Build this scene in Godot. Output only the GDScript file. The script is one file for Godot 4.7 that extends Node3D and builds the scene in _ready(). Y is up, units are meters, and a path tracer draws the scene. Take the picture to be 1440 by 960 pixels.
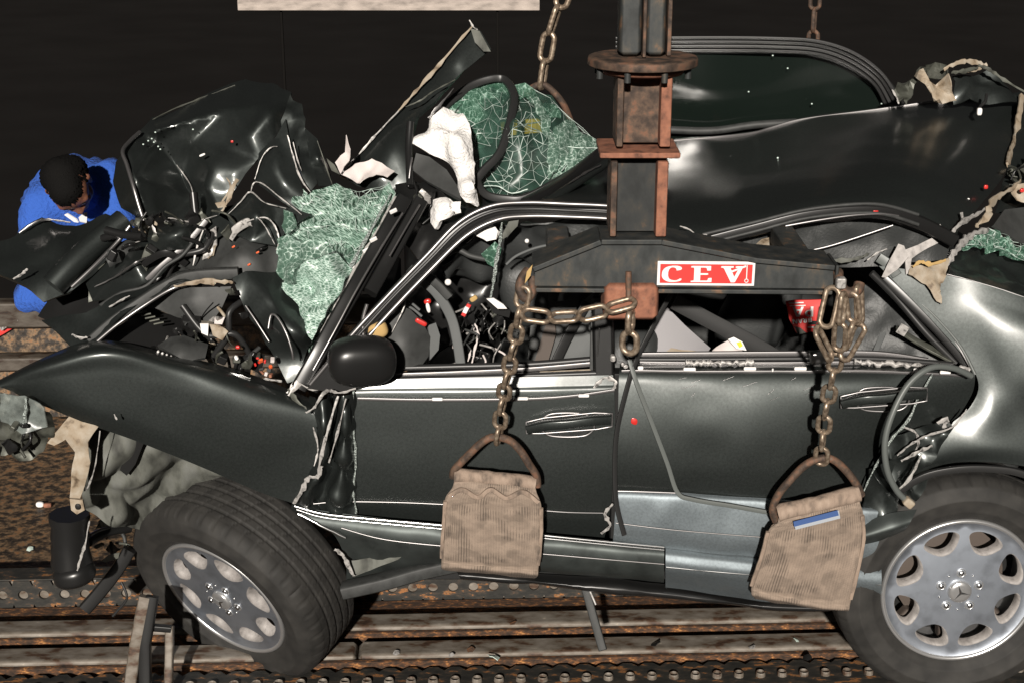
extends Node3D

# ---------------------------------------------------------------- lens, pixel rays
const PITCH := 19.0
const FOV := 25.6
const CAM := Vector3(0.0, 2.42, 3.75)
var ray_basis := Basis(Vector3.RIGHT, deg_to_rad(-PITCH))
var focal := 480.0 / tan(deg_to_rad(FOV * 0.5))
var M := {}

func _ready():
	var cam := Camera3D.new()
	cam.name = "camera"
	add_child(cam)
	cam.position = CAM
	cam.basis = ray_basis
	cam.fov = FOV
	cam.near = 0.1
	cam.far = 400.0
	cam.current = true

	var sky_mat := ProceduralSkyMaterial.new()
	sky_mat.sky_top_color = Color(0.012, 0.012, 0.012).linear_to_srgb()
	sky_mat.sky_horizon_color = Color(0.02, 0.0195, 0.019).linear_to_srgb()
	sky_mat.ground_horizon_color = Color(0.012, 0.0115, 0.011).linear_to_srgb()
	sky_mat.ground_bottom_color = Color(0.01, 0.01, 0.01).linear_to_srgb()
	sky_mat.sky_curve = 0.2
	var sky := Sky.new()
	sky.sky_material = sky_mat
	var env := Environment.new()
	env.background_mode = Environment.BG_SKY
	env.sky = sky
	env.tonemap_mode = Environment.TONE_MAPPER_LINEAR
	env.tonemap_exposure = 1.17
	env.sdfgi_enabled = true
	env.ssao_enabled = true
	env.ssil_enabled = true
	var we := WorldEnvironment.new()
	we.name = "environment"
	we.environment = env
	add_child(we)

	var sun := DirectionalLight3D.new()
	sun.name = "key_light"
	sun.rotation_degrees = Vector3(-21.2, -5.0, 0)
	sun.light_energy = 1.55
	sun.light_angular_distance = 1.2
	sun.light_color = Color(1.0, 0.97, 0.93)
	sun.shadow_enabled = true
	add_child(sun)

	make_materials()
	build_setting()
	build_flatbed()
	build_car_body()
	build_car_front()
	build_car_cabin()
	build_car_roof()
	build_wheels()
	build_yoke()
	build_chains()
	build_slings()
	build_debris()
	build_person()

# ---------------------------------------------------------------- points
func P(px: float, py: float, z: float) -> Vector3:
	var d := ray_basis * Vector3((px - 720.0) / focal, (480.0 - py) / focal, -1.0)
	return CAM + d * ((z - CAM.z) / d.z)

func G(px: float, py: float, y := 0.0) -> Vector3:
	var d := ray_basis * Vector3((px - 720.0) / focal, (480.0 - py) / focal, -1.0)
	return CAM + d * ((y - CAM.y) / d.y)

func L(a: Array) -> PackedVector3Array:
	var r := PackedVector3Array()
	for i in range(0, a.size() - 2, 3):
		r.append(P(a[i], a[i + 1], a[i + 2]))
	return r

# ---------------------------------------------------------------- mesh collector
class MB:
	var v := PackedVector3Array()
	var n := PackedVector3Array()
	var uv := PackedVector2Array()
	var ix := PackedInt32Array()
	func vert(p: Vector3, nn: Vector3, t := Vector2.ZERO) -> int:
		v.append(p); n.append(nn); uv.append(t)
		return v.size() - 1
	func tri(a: int, b: int, c: int) -> void:
		var g := (v[c] - v[a]).cross(v[b] - v[a])
		if g.dot(n[a] + n[b] + n[c]) < 0.0:
			ix.append(a); ix.append(c); ix.append(b)
		else:
			ix.append(a); ix.append(b); ix.append(c)
	func quad(a: int, b: int, c: int, d: int) -> void:
		tri(a, b, c); tri(a, c, d)
	func flat_tri(a: Vector3, b: Vector3, c: Vector3, out: Vector3) -> void:
		var g := (b - a).cross(c - a).normalized()
		if g.dot(out) < 0.0: g = -g
		tri(vert(a, g), vert(b, g), vert(c, g))
	func flat_quad(a: Vector3, b: Vector3, c: Vector3, d: Vector3, out: Vector3) -> void:
		var g := (b - a).cross(d - a)
		if g.length() < 1e-12: g = (c - b).cross(d - b)
		g = g.normalized()
		if g.dot(out) < 0.0: g = -g
		var i := vert(a, g, Vector2(0, 0)); vert(b, g, Vector2(1, 0)); vert(c, g, Vector2(1, 1)); vert(d, g, Vector2(0, 1))
		quad(i, i + 1, i + 2, i + 3)
	func mesh() -> ArrayMesh:
		var a := []
		a.resize(Mesh.ARRAY_MAX)
		a[Mesh.ARRAY_VERTEX] = v
		a[Mesh.ARRAY_NORMAL] = n
		a[Mesh.ARRAY_TEX_UV] = uv
		a[Mesh.ARRAY_INDEX] = ix
		var m := ArrayMesh.new()
		if ix.size() > 2:
			m.add_surface_from_arrays(Mesh.PRIMITIVE_TRIANGLES, a)
		return m

func put(parent: Node, called: String, mesh: Mesh, mat: Material, at := Transform3D()) -> MeshInstance3D:
	var o := MeshInstance3D.new()
	o.name = called
	o.mesh = mesh
	o.material_override = mat
	o.transform = at
	parent.add_child(o, true)
	return o

var taken := {}
func numbered(called: String) -> String:
	var k: int = taken.get(called, 0)
	taken[called] = k + 1
	return called if k == 0 else "%s_%03d" % [called, k]

func thing(called: String, label: String, category: String, group := "", at := Vector3.ZERO) -> Node3D:
	var o := Node3D.new()
	o.name = numbered(called)
	add_child(o)
	o.position = at
	tag(o, label, category, group)
	return o

func tag(o: Node, label: String, category: String, group := "") -> void:
	o.set_meta("label", label)
	o.set_meta("category", category)
	if group != "": o.set_meta("group", group)

func structure(o: Node) -> Node:
	o.set_meta("kind", "structure")
	return o

# a piece whose mesh was made in world coordinates, under a thing that stands elsewhere
func local(parent: Node3D) -> Transform3D:
	var t := Transform3D()
	var p: Node = parent
	while p is Node3D and p != self:
		t = p.transform * t
		p = p.get_parent()
	return t.affine_inverse()

# ---------------------------------------------------------------- curves and sheets
func cr(a: Vector3, b: Vector3, c: Vector3, d: Vector3, t: float) -> Vector3:
	return b + 0.5 * t * ((c - a) + t * ((2.0 * a - 5.0 * b + 4.0 * c - d) + t * (3.0 * (b - c) + d - a)))

func resample(p: PackedVector3Array, count: int, closed := false, straight := false) -> PackedVector3Array:
	var r := PackedVector3Array()
	var m := p.size()
	var spans := m if closed else m - 1
	for i in count:
		var f := float(i) / float(count if closed else count - 1) * spans
		var k := mini(int(f), spans - 1)
		var t := f - k
		if straight:
			r.append(p[k].lerp(p[(k + 1) % m], t))
		elif closed:
			r.append(cr(p[(k - 1 + m) % m], p[k], p[(k + 1) % m], p[(k + 2) % m], t))
		else:
			r.append(cr(p[maxi(k - 1, 0)], p[k], p[k + 1], p[mini(k + 2, m - 1)], t))
	return r

func noise(sd: int, freq: float, oct := 2) -> FastNoiseLite:
	var f := FastNoiseLite.new()
	f.noise_type = FastNoiseLite.TYPE_SIMPLEX
	f.seed = sd
	f.frequency = freq
	f.fractal_octaves = oct
	return f

# a skin through rows of points [px, py, z, ...]; t is its thickness; amp/freq dent it, ridge creases it
func sheet_mesh(rows: Array, o := {}) -> ArrayMesh:
	var nu: int = o.get("nu", 40)
	var nv: int = o.get("nv", 24)
	var t: float = o.get("t", 0.004)
	var amp: float = o.get("amp", 0.0)
	var ridge: float = o.get("ridge", 0.0)
	var straight: bool = o.get("straight", false)
	var nz := noise(o.get("seed", 1), o.get("freq", 4.0))
	var rz := noise(o.get("seed", 1) + 77, o.get("rfreq", 6.0), 2)
	var cols := []
	for r in rows:
		var pts: PackedVector3Array = L(r) if r is Array else r
		cols.append(resample(pts, nu, false, straight))
	var g := []
	for j in nv: g.append(PackedVector3Array())
	for i in nu:
		var c := PackedVector3Array()
		for r in cols: c.append(r[i])
		var rs := resample(c, nv, false, straight)
		for j in nv: g[j].append(rs[j])
	var ns := grid_normals(g)
	if amp > 0.0 or ridge > 0.0:
		for j in nv:
			for i in nu:
				var p: Vector3 = g[j][i]
				var h := amp * nz.get_noise_3dv(p)
				if ridge > 0.0: h += ridge * (0.35 - absf(rz.get_noise_3dv(p)) * 2.0)
				g[j][i] = p + ns[j][i] * h
		ns = grid_normals(g)
	var c0 := Vector3.ZERO
	var n0 := Vector3.ZERO
	for j in range(0, nv, 3):
		for i in range(0, nu, 3):
			c0 += g[j][i]; n0 += ns[j][i]
	var flip := 1.0 if n0.dot(CAM * float(((nv + 2) / 3) * ((nu + 2) / 3)) - c0) >= 0.0 else -1.0
	var mb := MB.new()
	for side in [1.0, -1.0]:
		var base := mb.v.size()
		for j in nv:
			for i in nu:
				var q: Vector3 = ns[j][i] * flip * side
				mb.vert(g[j][i] + q * t * 0.5, q, Vector2(float(i) / (nu - 1), float(j) / (nv - 1)))
		for j in nv - 1:
			for i in nu - 1:
				var a := base + j * nu + i
				mb.quad(a, a + 1, a + nu + 1, a + nu)
	# rim
	var loop := []
	for i in nu: loop.append(i)
	for j in range(1, nv): loop.append(j * nu + nu - 1)
	for i in range(nu - 2, -1, -1): loop.append((nv - 1) * nu + i)
	for j in range(nv - 2, 0, -1): loop.append(j * nu)
	rim_strip(mb, loop, nu * nv)
	return mb.mesh()

func rim_strip(mb: MB, loop: Array, off: int) -> void:
	var c := Vector3.ZERO
	for k in loop: c += mb.v[k]
	c /= loop.size()
	for k in loop.size():
		var a: int = loop[k]
		var b: int = loop[(k + 1) % loop.size()]
		mb.flat_quad(mb.v[a], mb.v[b], mb.v[b + off], mb.v[a + off], (mb.v[a] + mb.v[b]) * 0.5 - c)

func grid_normals(g: Array) -> Array:
	var nv := g.size()
	var nu: int = g[0].size()
	var out := []
	for j in nv:
		var row := PackedVector3Array()
		for i in nu:
			var du: Vector3 = g[j][mini(i + 1, nu - 1)] - g[j][maxi(i - 1, 0)]
			var dv: Vector3 = g[mini(j + 1, nv - 1)][i] - g[maxi(j - 1, 0)][i]
			var q := du.cross(dv)
			row.append(q.normalized() if q.length() > 1e-12 else Vector3(0, 0, 1))
		out.append(row)
	return out

func sheet(parent: Node3D, called: String, mat: Material, rows: Array, o := {}) -> MeshInstance3D:
	return put(parent, called, sheet_mesh(rows, o), mat, local(parent))

# a flat-ish piece with a free outline [px, py, z, ...]; its inside follows the outline's and the extra points' depth
func panel_mesh(outline: Array, o := {}) -> ArrayMesh:
	var step: float = o.get("step", 8.0)
	var t: float = o.get("t", 0.004)
	var amp: float = o.get("amp", 0.0)
	var ridge: float = o.get("ridge", 0.0)
	var nz := noise(o.get("seed", 1), o.get("freq", 8.0))
	var rz := noise(o.get("seed", 1) + 77, o.get("rfreq", 8.0), 2)
	var rng := RandomNumberGenerator.new()
	rng.seed = o.get("seed", 1)
	var corner := PackedVector2Array()
	var ctrl := []
	for i in range(0, outline.size() - 2, 3):
		corner.append(Vector2(outline[i], outline[i + 1]))
		ctrl.append(Vector3(outline[i], outline[i + 1], outline[i + 2]))
	var extra: Array = o.get("ctrl", [])
	for i in range(0, extra.size() - 2, 3): ctrl.append(Vector3(extra[i], extra[i + 1], extra[i + 2]))
	var pts := PackedVector2Array()
	var ragged: float = o.get("ragged", 0.0)
	for i in corner.size():
		var a := corner[i]
		var b := corner[(i + 1) % corner.size()]
		var m := maxi(1, int(a.distance_to(b) / step))
		for k in m:
			var q := a.lerp(b, float(k) / m)
			if ragged > 0.0 and k > 0: q += Vector2(rng.randf_range(-1, 1), rng.randf_range(-1, 1)) * ragged
			pts.append(q)
	var nb := pts.size()
	var edge := pts.duplicate()
	var lo := corner[0]
	var hi := corner[0]
	for q in corner: lo = lo.min(q); hi = hi.max(q)
	var y := lo.y + step * 0.5
	var odd := 0.0
	while y < hi.y:
		var x := lo.x + step * (0.3 + odd)
		odd = 0.5 - odd
		while x < hi.x:
			var q := Vector2(x, y)
			if Geometry2D.is_point_in_polygon(q, edge):
				var near := 1e9
				for e in nb:
					var cl := Geometry2D.get_closest_point_to_segment(q, edge[e], edge[(e + 1) % nb])
					near = minf(near, cl.distance_to(q))
				if near > step * 0.45: pts.append(q)
			x += step
		y += step
	var tris := Geometry2D.triangulate_delaunay(pts)
	var pos := PackedVector3Array()
	var plate := plate_fit(ctrl, o.get("soft", 0.02))
	var crease: float = o.get("crease", 0.0)
	var cpts := PackedVector2Array()
	for c in ctrl: cpts.append(Vector2(c.x, c.y))
	var ctri := Geometry2D.triangulate_delaunay(cpts) if crease > 0.0 else PackedInt32Array()
	for q in pts:
		var z := plate_at(plate, q)
		if crease > 0.0:
			for i in range(0, ctri.size(), 3):
				var a := cpts[ctri[i]]
				var b := cpts[ctri[i + 1]]
				var d := cpts[ctri[i + 2]]
				var area := (b - a).cross(d - a)
				if absf(area) < 1e-6: continue
				var wb := (q - a).cross(d - a) / area
				var wd := (b - a).cross(q - a) / area
				if wb >= -1e-4 and wd >= -1e-4 and wb + wd <= 1.0002:
					z = lerpf(z, ctrl[ctri[i]].z * (1.0 - wb - wd) + ctrl[ctri[i + 1]].z * wb + ctrl[ctri[i + 2]].z * wd, crease)
					break
		pos.append(P(q.x, q.y, z))
	var keep := PackedInt32Array()
	for i in range(0, tris.size(), 3):
		var cen := (pts[tris[i]] + pts[tris[i + 1]] + pts[tris[i + 2]]) / 3.0
		if Geometry2D.is_point_in_polygon(cen, edge):
			keep.append_array([tris[i], tris[i + 1], tris[i + 2]])
	var ns := tri_normals(pos, keep)
	if amp > 0.0 or ridge > 0.0:
		for i in pos.size():
			var h := amp * nz.get_noise_3dv(pos[i])
			if ridge > 0.0: h += ridge * (0.35 - absf(rz.get_noise_3dv(pos[i])) * 2.0)
			pos[i] += ns[i] * h
		ns = tri_normals(pos, keep)
	var mb := MB.new()
	var facet: bool = o.get("facet", false)
	for side in [1.0, -1.0]:
		if facet:
			for i in range(0, keep.size(), 3):
				var s: Vector3 = (ns[keep[i]] + ns[keep[i + 1]]) * side
				mb.flat_tri(pos[keep[i]] + ns[keep[i]] * side * t * 0.5, pos[keep[i + 1]] + ns[keep[i + 1]] * side * t * 0.5, pos[keep[i + 2]] + ns[keep[i + 2]] * side * t * 0.5, s)
		else:
			var base := mb.v.size()
			for i in pos.size(): mb.vert(pos[i] + ns[i] * side * t * 0.5, ns[i] * side, Vector2(pos[i].x, pos[i].y).rotated(o.get("uvrot", 0.0)))
			for i in range(0, keep.size(), 3): mb.tri(base + keep[i], base + keep[i + 1], base + keep[i + 2])
	var c := Vector3.ZERO
	for e in nb: c += pos[e]
	c /= nb
	for e in nb:
		var f := (e + 1) % nb
		mb.flat_quad(pos[e] + ns[e] * t * 0.5, pos[f] + ns[f] * t * 0.5, pos[f] - ns[f] * t * 0.5, pos[e] - ns[e] * t * 0.5, (pos[e] + pos[f]) * 0.5 - c)
	return mb.mesh()

# a thin plate bent through control points (px, py, depth): smooth, without bumps at the points
func plate_fit(ctrl: Array, soft: float) -> Array:
	var n := ctrl.size()
	var m := n + 3
	var A := []
	for i in m:
		var row := PackedFloat64Array()
		row.resize(m + 1)
		A.append(row)
	for i in n:
		var ci: Vector3 = ctrl[i]
		for j in n: A[i][j] = plate_k(Vector2(ci.x - ctrl[j].x, ci.y - ctrl[j].y).length_squared() / 10000.0) + (soft if i == j else 0.0)
		A[i][n] = 1.0; A[i][n + 1] = ci.x / 100.0; A[i][n + 2] = ci.y / 100.0
		A[n][i] = 1.0; A[n + 1][i] = ci.x / 100.0; A[n + 2][i] = ci.y / 100.0
		A[i][m] = ci.z
	for c in m:
		var best := c
		for r in range(c + 1, m):
			if absf(A[r][c]) > absf(A[best][c]): best = r
		var t: PackedFloat64Array = A[c]
		A[c] = A[best]
		A[best] = t
		var piv: PackedFloat64Array = A[c]
		if absf(piv[c]) < 1e-12: continue
		for r in range(c + 1, m):
			var row: PackedFloat64Array = A[r]
			var k := row[c] / piv[c]
			if k == 0.0: continue
			for q in range(c, m + 1): row[q] -= k * piv[q]
			A[r] = row
	var x := PackedFloat64Array()
	x.resize(m)
	for c in range(m - 1, -1, -1):
		var v: float = A[c][m]
		for q in range(c + 1, m): v -= A[c][q] * x[q]
		x[c] = v / A[c][c] if absf(A[c][c]) > 1e-12 else 0.0
	return [ctrl, x]

func plate_k(r2: float) -> float:
	return r2 * log(r2 + 1e-9) * 0.5

func plate_at(p: Array, q: Vector2) -> float:
	var c: Array = p[0]
	var x: PackedFloat64Array = p[1]
	var n := c.size()
	var v := x[n] + x[n + 1] * q.x / 100.0 + x[n + 2] * q.y / 100.0
	for i in n: v += x[i] * plate_k(Vector2(q.x - c[i].x, q.y - c[i].y).length_squared() / 10000.0)
	return v

func tri_normals(pos: PackedVector3Array, tris: PackedInt32Array) -> PackedVector3Array:
	var ns := PackedVector3Array()
	ns.resize(pos.size())
	for i in range(0, tris.size(), 3):
		var a := pos[tris[i]]
		var g := (pos[tris[i + 1]] - a).cross(pos[tris[i + 2]] - a)
		if g.dot(CAM - a) < 0.0: g = -g
		for k in 3: ns[tris[i + k]] += g
	for i in ns.size(): ns[i] = ns[i].normalized() if ns[i].length() > 1e-14 else Vector3(0, 0, 1)
	return ns

func panel(parent: Node3D, called: String, mat: Material, outline: Array, o := {}) -> MeshInstance3D:
	return put(parent, called, panel_mesh(outline, o), mat, local(parent))

# a rod, hose or trim along points; w and h are its half sizes (a round rod when h is 0); rough makes it ragged
func tube_mesh(path: PackedVector3Array, w: float, o := {}) -> ArrayMesh:
	var h: float = o.get("h", 0.0)
	var seg: int = o.get("seg", 10 if h == 0.0 else 4)
	var closed: bool = o.get("closed", false)
	var per: int = o.get("per", 6)
	var rough: float = o.get("rough", 0.0)
	var taper: float = o.get("taper", 0.0)
	var jitter: float = o.get("jitter", rough * 0.8)
	var straight: bool = o.get("straight", false)
	var up: Vector3 = o.get("up", Vector3(0, 0, 1))
	var rng := RandomNumberGenerator.new()
	rng.seed = o.get("seed", 5)
	var n := path.size() * per if closed else (path.size() - 1) * per + 1
	var p := resample(path, n, closed, straight)
	var mb := MB.new()
	var rings := n + 1 if closed else n
	var ring_start := []
	var last_side := Vector3.ZERO
	for k in rings:
		var i := k % n
		var d: Vector3
		if closed: d = p[(i + 1) % n] - p[(i - 1 + n) % n]
		else: d = p[mini(i + 1, n - 1)] - p[maxi(i - 1, 0)]
		d = d.normalized()
		var s := d.cross(up)
		if s.length() < 0.05: s = last_side if last_side.length() > 0.5 else d.cross(Vector3(0.3, 1, 0.1))
		s = (s - d * s.dot(d)).normalized()
		last_side = s
		var u := s.cross(d).normalized()
		var f := 1.0
		if rough > 0.0: f = 1.0 + rough * rng.randf_range(-1, 1)
		if taper > 0.0: f *= 1.0 - taper * absf(2.0 * float(k) / maxf(1.0, rings - 1) - 1.0)
		var jit := Vector3.ZERO
		if rough > 0.0: jit = Vector3(rng.randf_range(-1, 1), rng.randf_range(-1, 1), rng.randf_range(-1, 1)) * jitter * w
		var ring := []
		if h == 0.0:
			for q in seg + 1:
				var a := TAU * q / seg
				var nn := s * cos(a) + u * sin(a)
				ring.append(mb.vert(p[i] + jit + nn * w * f, nn, Vector2(float(q) / seg, float(k) / rings)))
		else:
			# bevelled bar: 8 corners, each with its own smooth normal
			var b := minf(w, h) * 0.35
			var prof := [Vector2(w, h - b), Vector2(w - b, h), Vector2(b - w, h), Vector2(-w, h - b), Vector2(-w, b - h), Vector2(b - w, -h), Vector2(w - b, -h), Vector2(w, b - h)]
			for q in 9:
				var c: Vector2 = prof[q % 8]
				var flat := Vector2(signf(c.x), 0) if q % 8 in [0, 3, 4, 7] else Vector2(0, signf(c.y))
				flat = (flat + Vector2(signf(c.x), signf(c.y)) * 0.25).normalized()
				ring.append(mb.vert(p[i] + jit + (s * c.x + u * c.y) * f, s * flat.x + u * flat.y, Vector2(float(q) / 8, float(k) / rings)))
		ring_start.append(ring)
	for k in rings - 1:
		var A: Array = ring_start[k]
		var B: Array = ring_start[k + 1]
		for q in A.size() - 1: mb.quad(A[q], A[q + 1], B[q + 1], B[q])
	if not closed:
		for e in [0, rings - 1]:
			var A: Array = ring_start[e]
			var d := (p[1] - p[0]) if e > 0 else (p[0] - p[1])
			if e > 0: d = p[n - 1] - p[n - 2]
			d = d.normalized()
			var c := mb.vert(p[e], d)
			var first := mb.v.size()
			for q in A: mb.vert(mb.v[q], d)
			for q in A.size() - 1: mb.tri(c, first + q, first + q + 1)
	return mb.mesh()

func tube(parent: Node3D, called: String, mat: Material, pts: Variant, w: float, o := {}) -> MeshInstance3D:
	return put(parent, called, tube_mesh(L(pts) if pts is Array else pts, w, o), mat, local(parent))

# bright ragged torn edge of sheet metal
func torn(parent: Node3D, pts: Array, w := 0.004, sd := 3, mat: Material = null, called := "torn_edge") -> MeshInstance3D:
	return tube(parent, called, mat if mat else M.bare, pts, w * 0.6, {"h": w * 0.22, "rough": 0.5, "jitter": 0.22, "per": 5, "seed": sd, "taper": 0.5})

# a box with bevelled edges; size is full
func rbox_mesh(size: Vector3, bevel := 0.006) -> ArrayMesh:
	var mb := MB.new()
	var h := size * 0.5
	var b := minf(bevel, minf(h.x, minf(h.y, h.z)) * 0.9)
	for ax in 3:
		for s in [1.0, -1.0]:
			var nn := Vector3.ZERO
			nn[ax] = s
			var u := (ax + 1) % 3
			var w := (ax + 2) % 3
			var c := []
			for q in [[-1, -1], [1, -1], [1, 1], [-1, 1]]:
				var p := Vector3.ZERO
				p[ax] = s * h[ax]; p[u] = q[0] * (h[u] - b); p[w] = q[1] * (h[w] - b)
				var dn := nn
				c.append(mb.vert(p, dn, Vector2(q[0] * 0.5 + 0.5, q[1] * 0.5 + 0.5)))
			mb.quad(c[0], c[1], c[2], c[3])
	for ax in 3:   # twelve bevels
		var u := (ax + 1) % 3
		var w := (ax + 2) % 3
		for su in [1.0, -1.0]:
			for sw in [1.0, -1.0]:
				var pu := Vector3.ZERO
				pu[u] = su * h[u]; pu[w] = sw * (h[w] - b)
				var pw := Vector3.ZERO
				pw[u] = su * (h[u] - b); pw[w] = sw * h[w]
				var nu := Vector3.ZERO
				nu[u] = su
				var nw := Vector3.ZERO
				nw[w] = sw
				var e := Vector3.ZERO
				e[ax] = h[ax] - b
				mb.quad(mb.vert(pu - e, nu), mb.vert(pu + e, nu), mb.vert(pw + e, nw), mb.vert(pw - e, nw))
	for sx in [1.0, -1.0]:
		for sy in [1.0, -1.0]:
			for sz in [1.0, -1.0]:
				var s := Vector3(sx, sy, sz)
				var i := mb.vert(Vector3(sx * h.x, sy * (h.y - b), sz * (h.z - b)), Vector3(sx, 0, 0))
				mb.vert(Vector3(sx * (h.x - b), sy * h.y, sz * (h.z - b)), Vector3(0, sy, 0))
				mb.vert(Vector3(sx * (h.x - b), sy * (h.y - b), sz * h.z), Vector3(0, 0, sz))
				mb.tri(i, i + 1, i + 2)
	return mb.mesh()

# a wheel-like solid: profile of (radius, z), turned about z
func lathe_mesh(prof: Array, seg := 48) -> ArrayMesh:
	var mb := MB.new()
	var m := prof.size()
	var nrm := []
	for k in m:
		var d: Vector2 = prof[mini(k + 1, m - 1)] - prof[maxi(k - 1, 0)]
		nrm.append(Vector2(d.y, -d.x).normalized())
	for k in m:
		for q in seg + 1:
			var a := TAU * q / seg
			mb.vert(Vector3(cos(a) * prof[k].x, sin(a) * prof[k].x, prof[k].y), Vector3(cos(a) * nrm[k].x, sin(a) * nrm[k].x, nrm[k].y), Vector2(float(q) / seg, float(k) / m))
	for k in m - 1:
		for q in seg:
			var a := k * (seg + 1) + q
			mb.quad(a, a + 1, a + seg + 2, a + seg + 1)
	return mb.mesh()

func facing(n: Vector3, at: Vector3, roll := 0.0) -> Transform3D:
	var z := n.normalized()
	var x := Vector3.UP.cross(z)
	if x.length() < 0.01: x = Vector3.RIGHT
	x = x.normalized()
	var b := Basis(x, z.cross(x), z)
	return Transform3D(b * Basis(Vector3(0, 0, 1), roll), at)

# ---------------------------------------------------------------- materials
func lin(r: float, g: float, b: float, a := 1.0) -> Color:
	var c := Color(r, g, b).linear_to_srgb()
	c.a = a
	return c

func mat(called: String, c: Color, rough := 0.6, metal := 0.0, spec := 0.5) -> StandardMaterial3D:
	var m := StandardMaterial3D.new()
	m.resource_name = called
	m.albedo_color = c
	m.roughness = rough
	m.metallic = metal
	m.metallic_specular = spec
	return m

func tex(sd: int, freq: float, stops: Array, o := {}) -> NoiseTexture2D:
	var f := FastNoiseLite.new()
	f.seed = sd
	f.frequency = freq
	f.noise_type = o.get("type", FastNoiseLite.TYPE_SIMPLEX_SMOOTH)
	f.fractal_octaves = o.get("oct", 5)
	if o.has("gain"): f.fractal_gain = o.gain
	if o.has("ret"):
		f.cellular_return_type = o.ret
		f.fractal_type = FastNoiseLite.FRACTAL_NONE
	if o.has("warp"):
		f.domain_warp_enabled = true
		f.domain_warp_amplitude = o.warp
		f.domain_warp_frequency = 0.02
	var g := Gradient.new()
	var off := PackedFloat32Array()
	var col := PackedColorArray()
	for s in stops: off.append(s[0]); col.append(s[1])
	g.offsets = off
	g.colors = col
	var t := NoiseTexture2D.new()
	t.width = o.get("size", 512)
	t.height = o.get("size", 512)
	t.seamless = true
	t.normalize = true
	t.noise = f
	t.color_ramp = g
	return t

func tri(m: StandardMaterial3D, per_metre: Vector3) -> void:
	m.uv1_triplanar = true
	m.uv1_world_triplanar = true
	m.uv1_scale = per_metre
	m.uv1_triplanar_sharpness = 4.0

func grey(v: float) -> Color:
	return Color(v, v, v)

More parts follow.
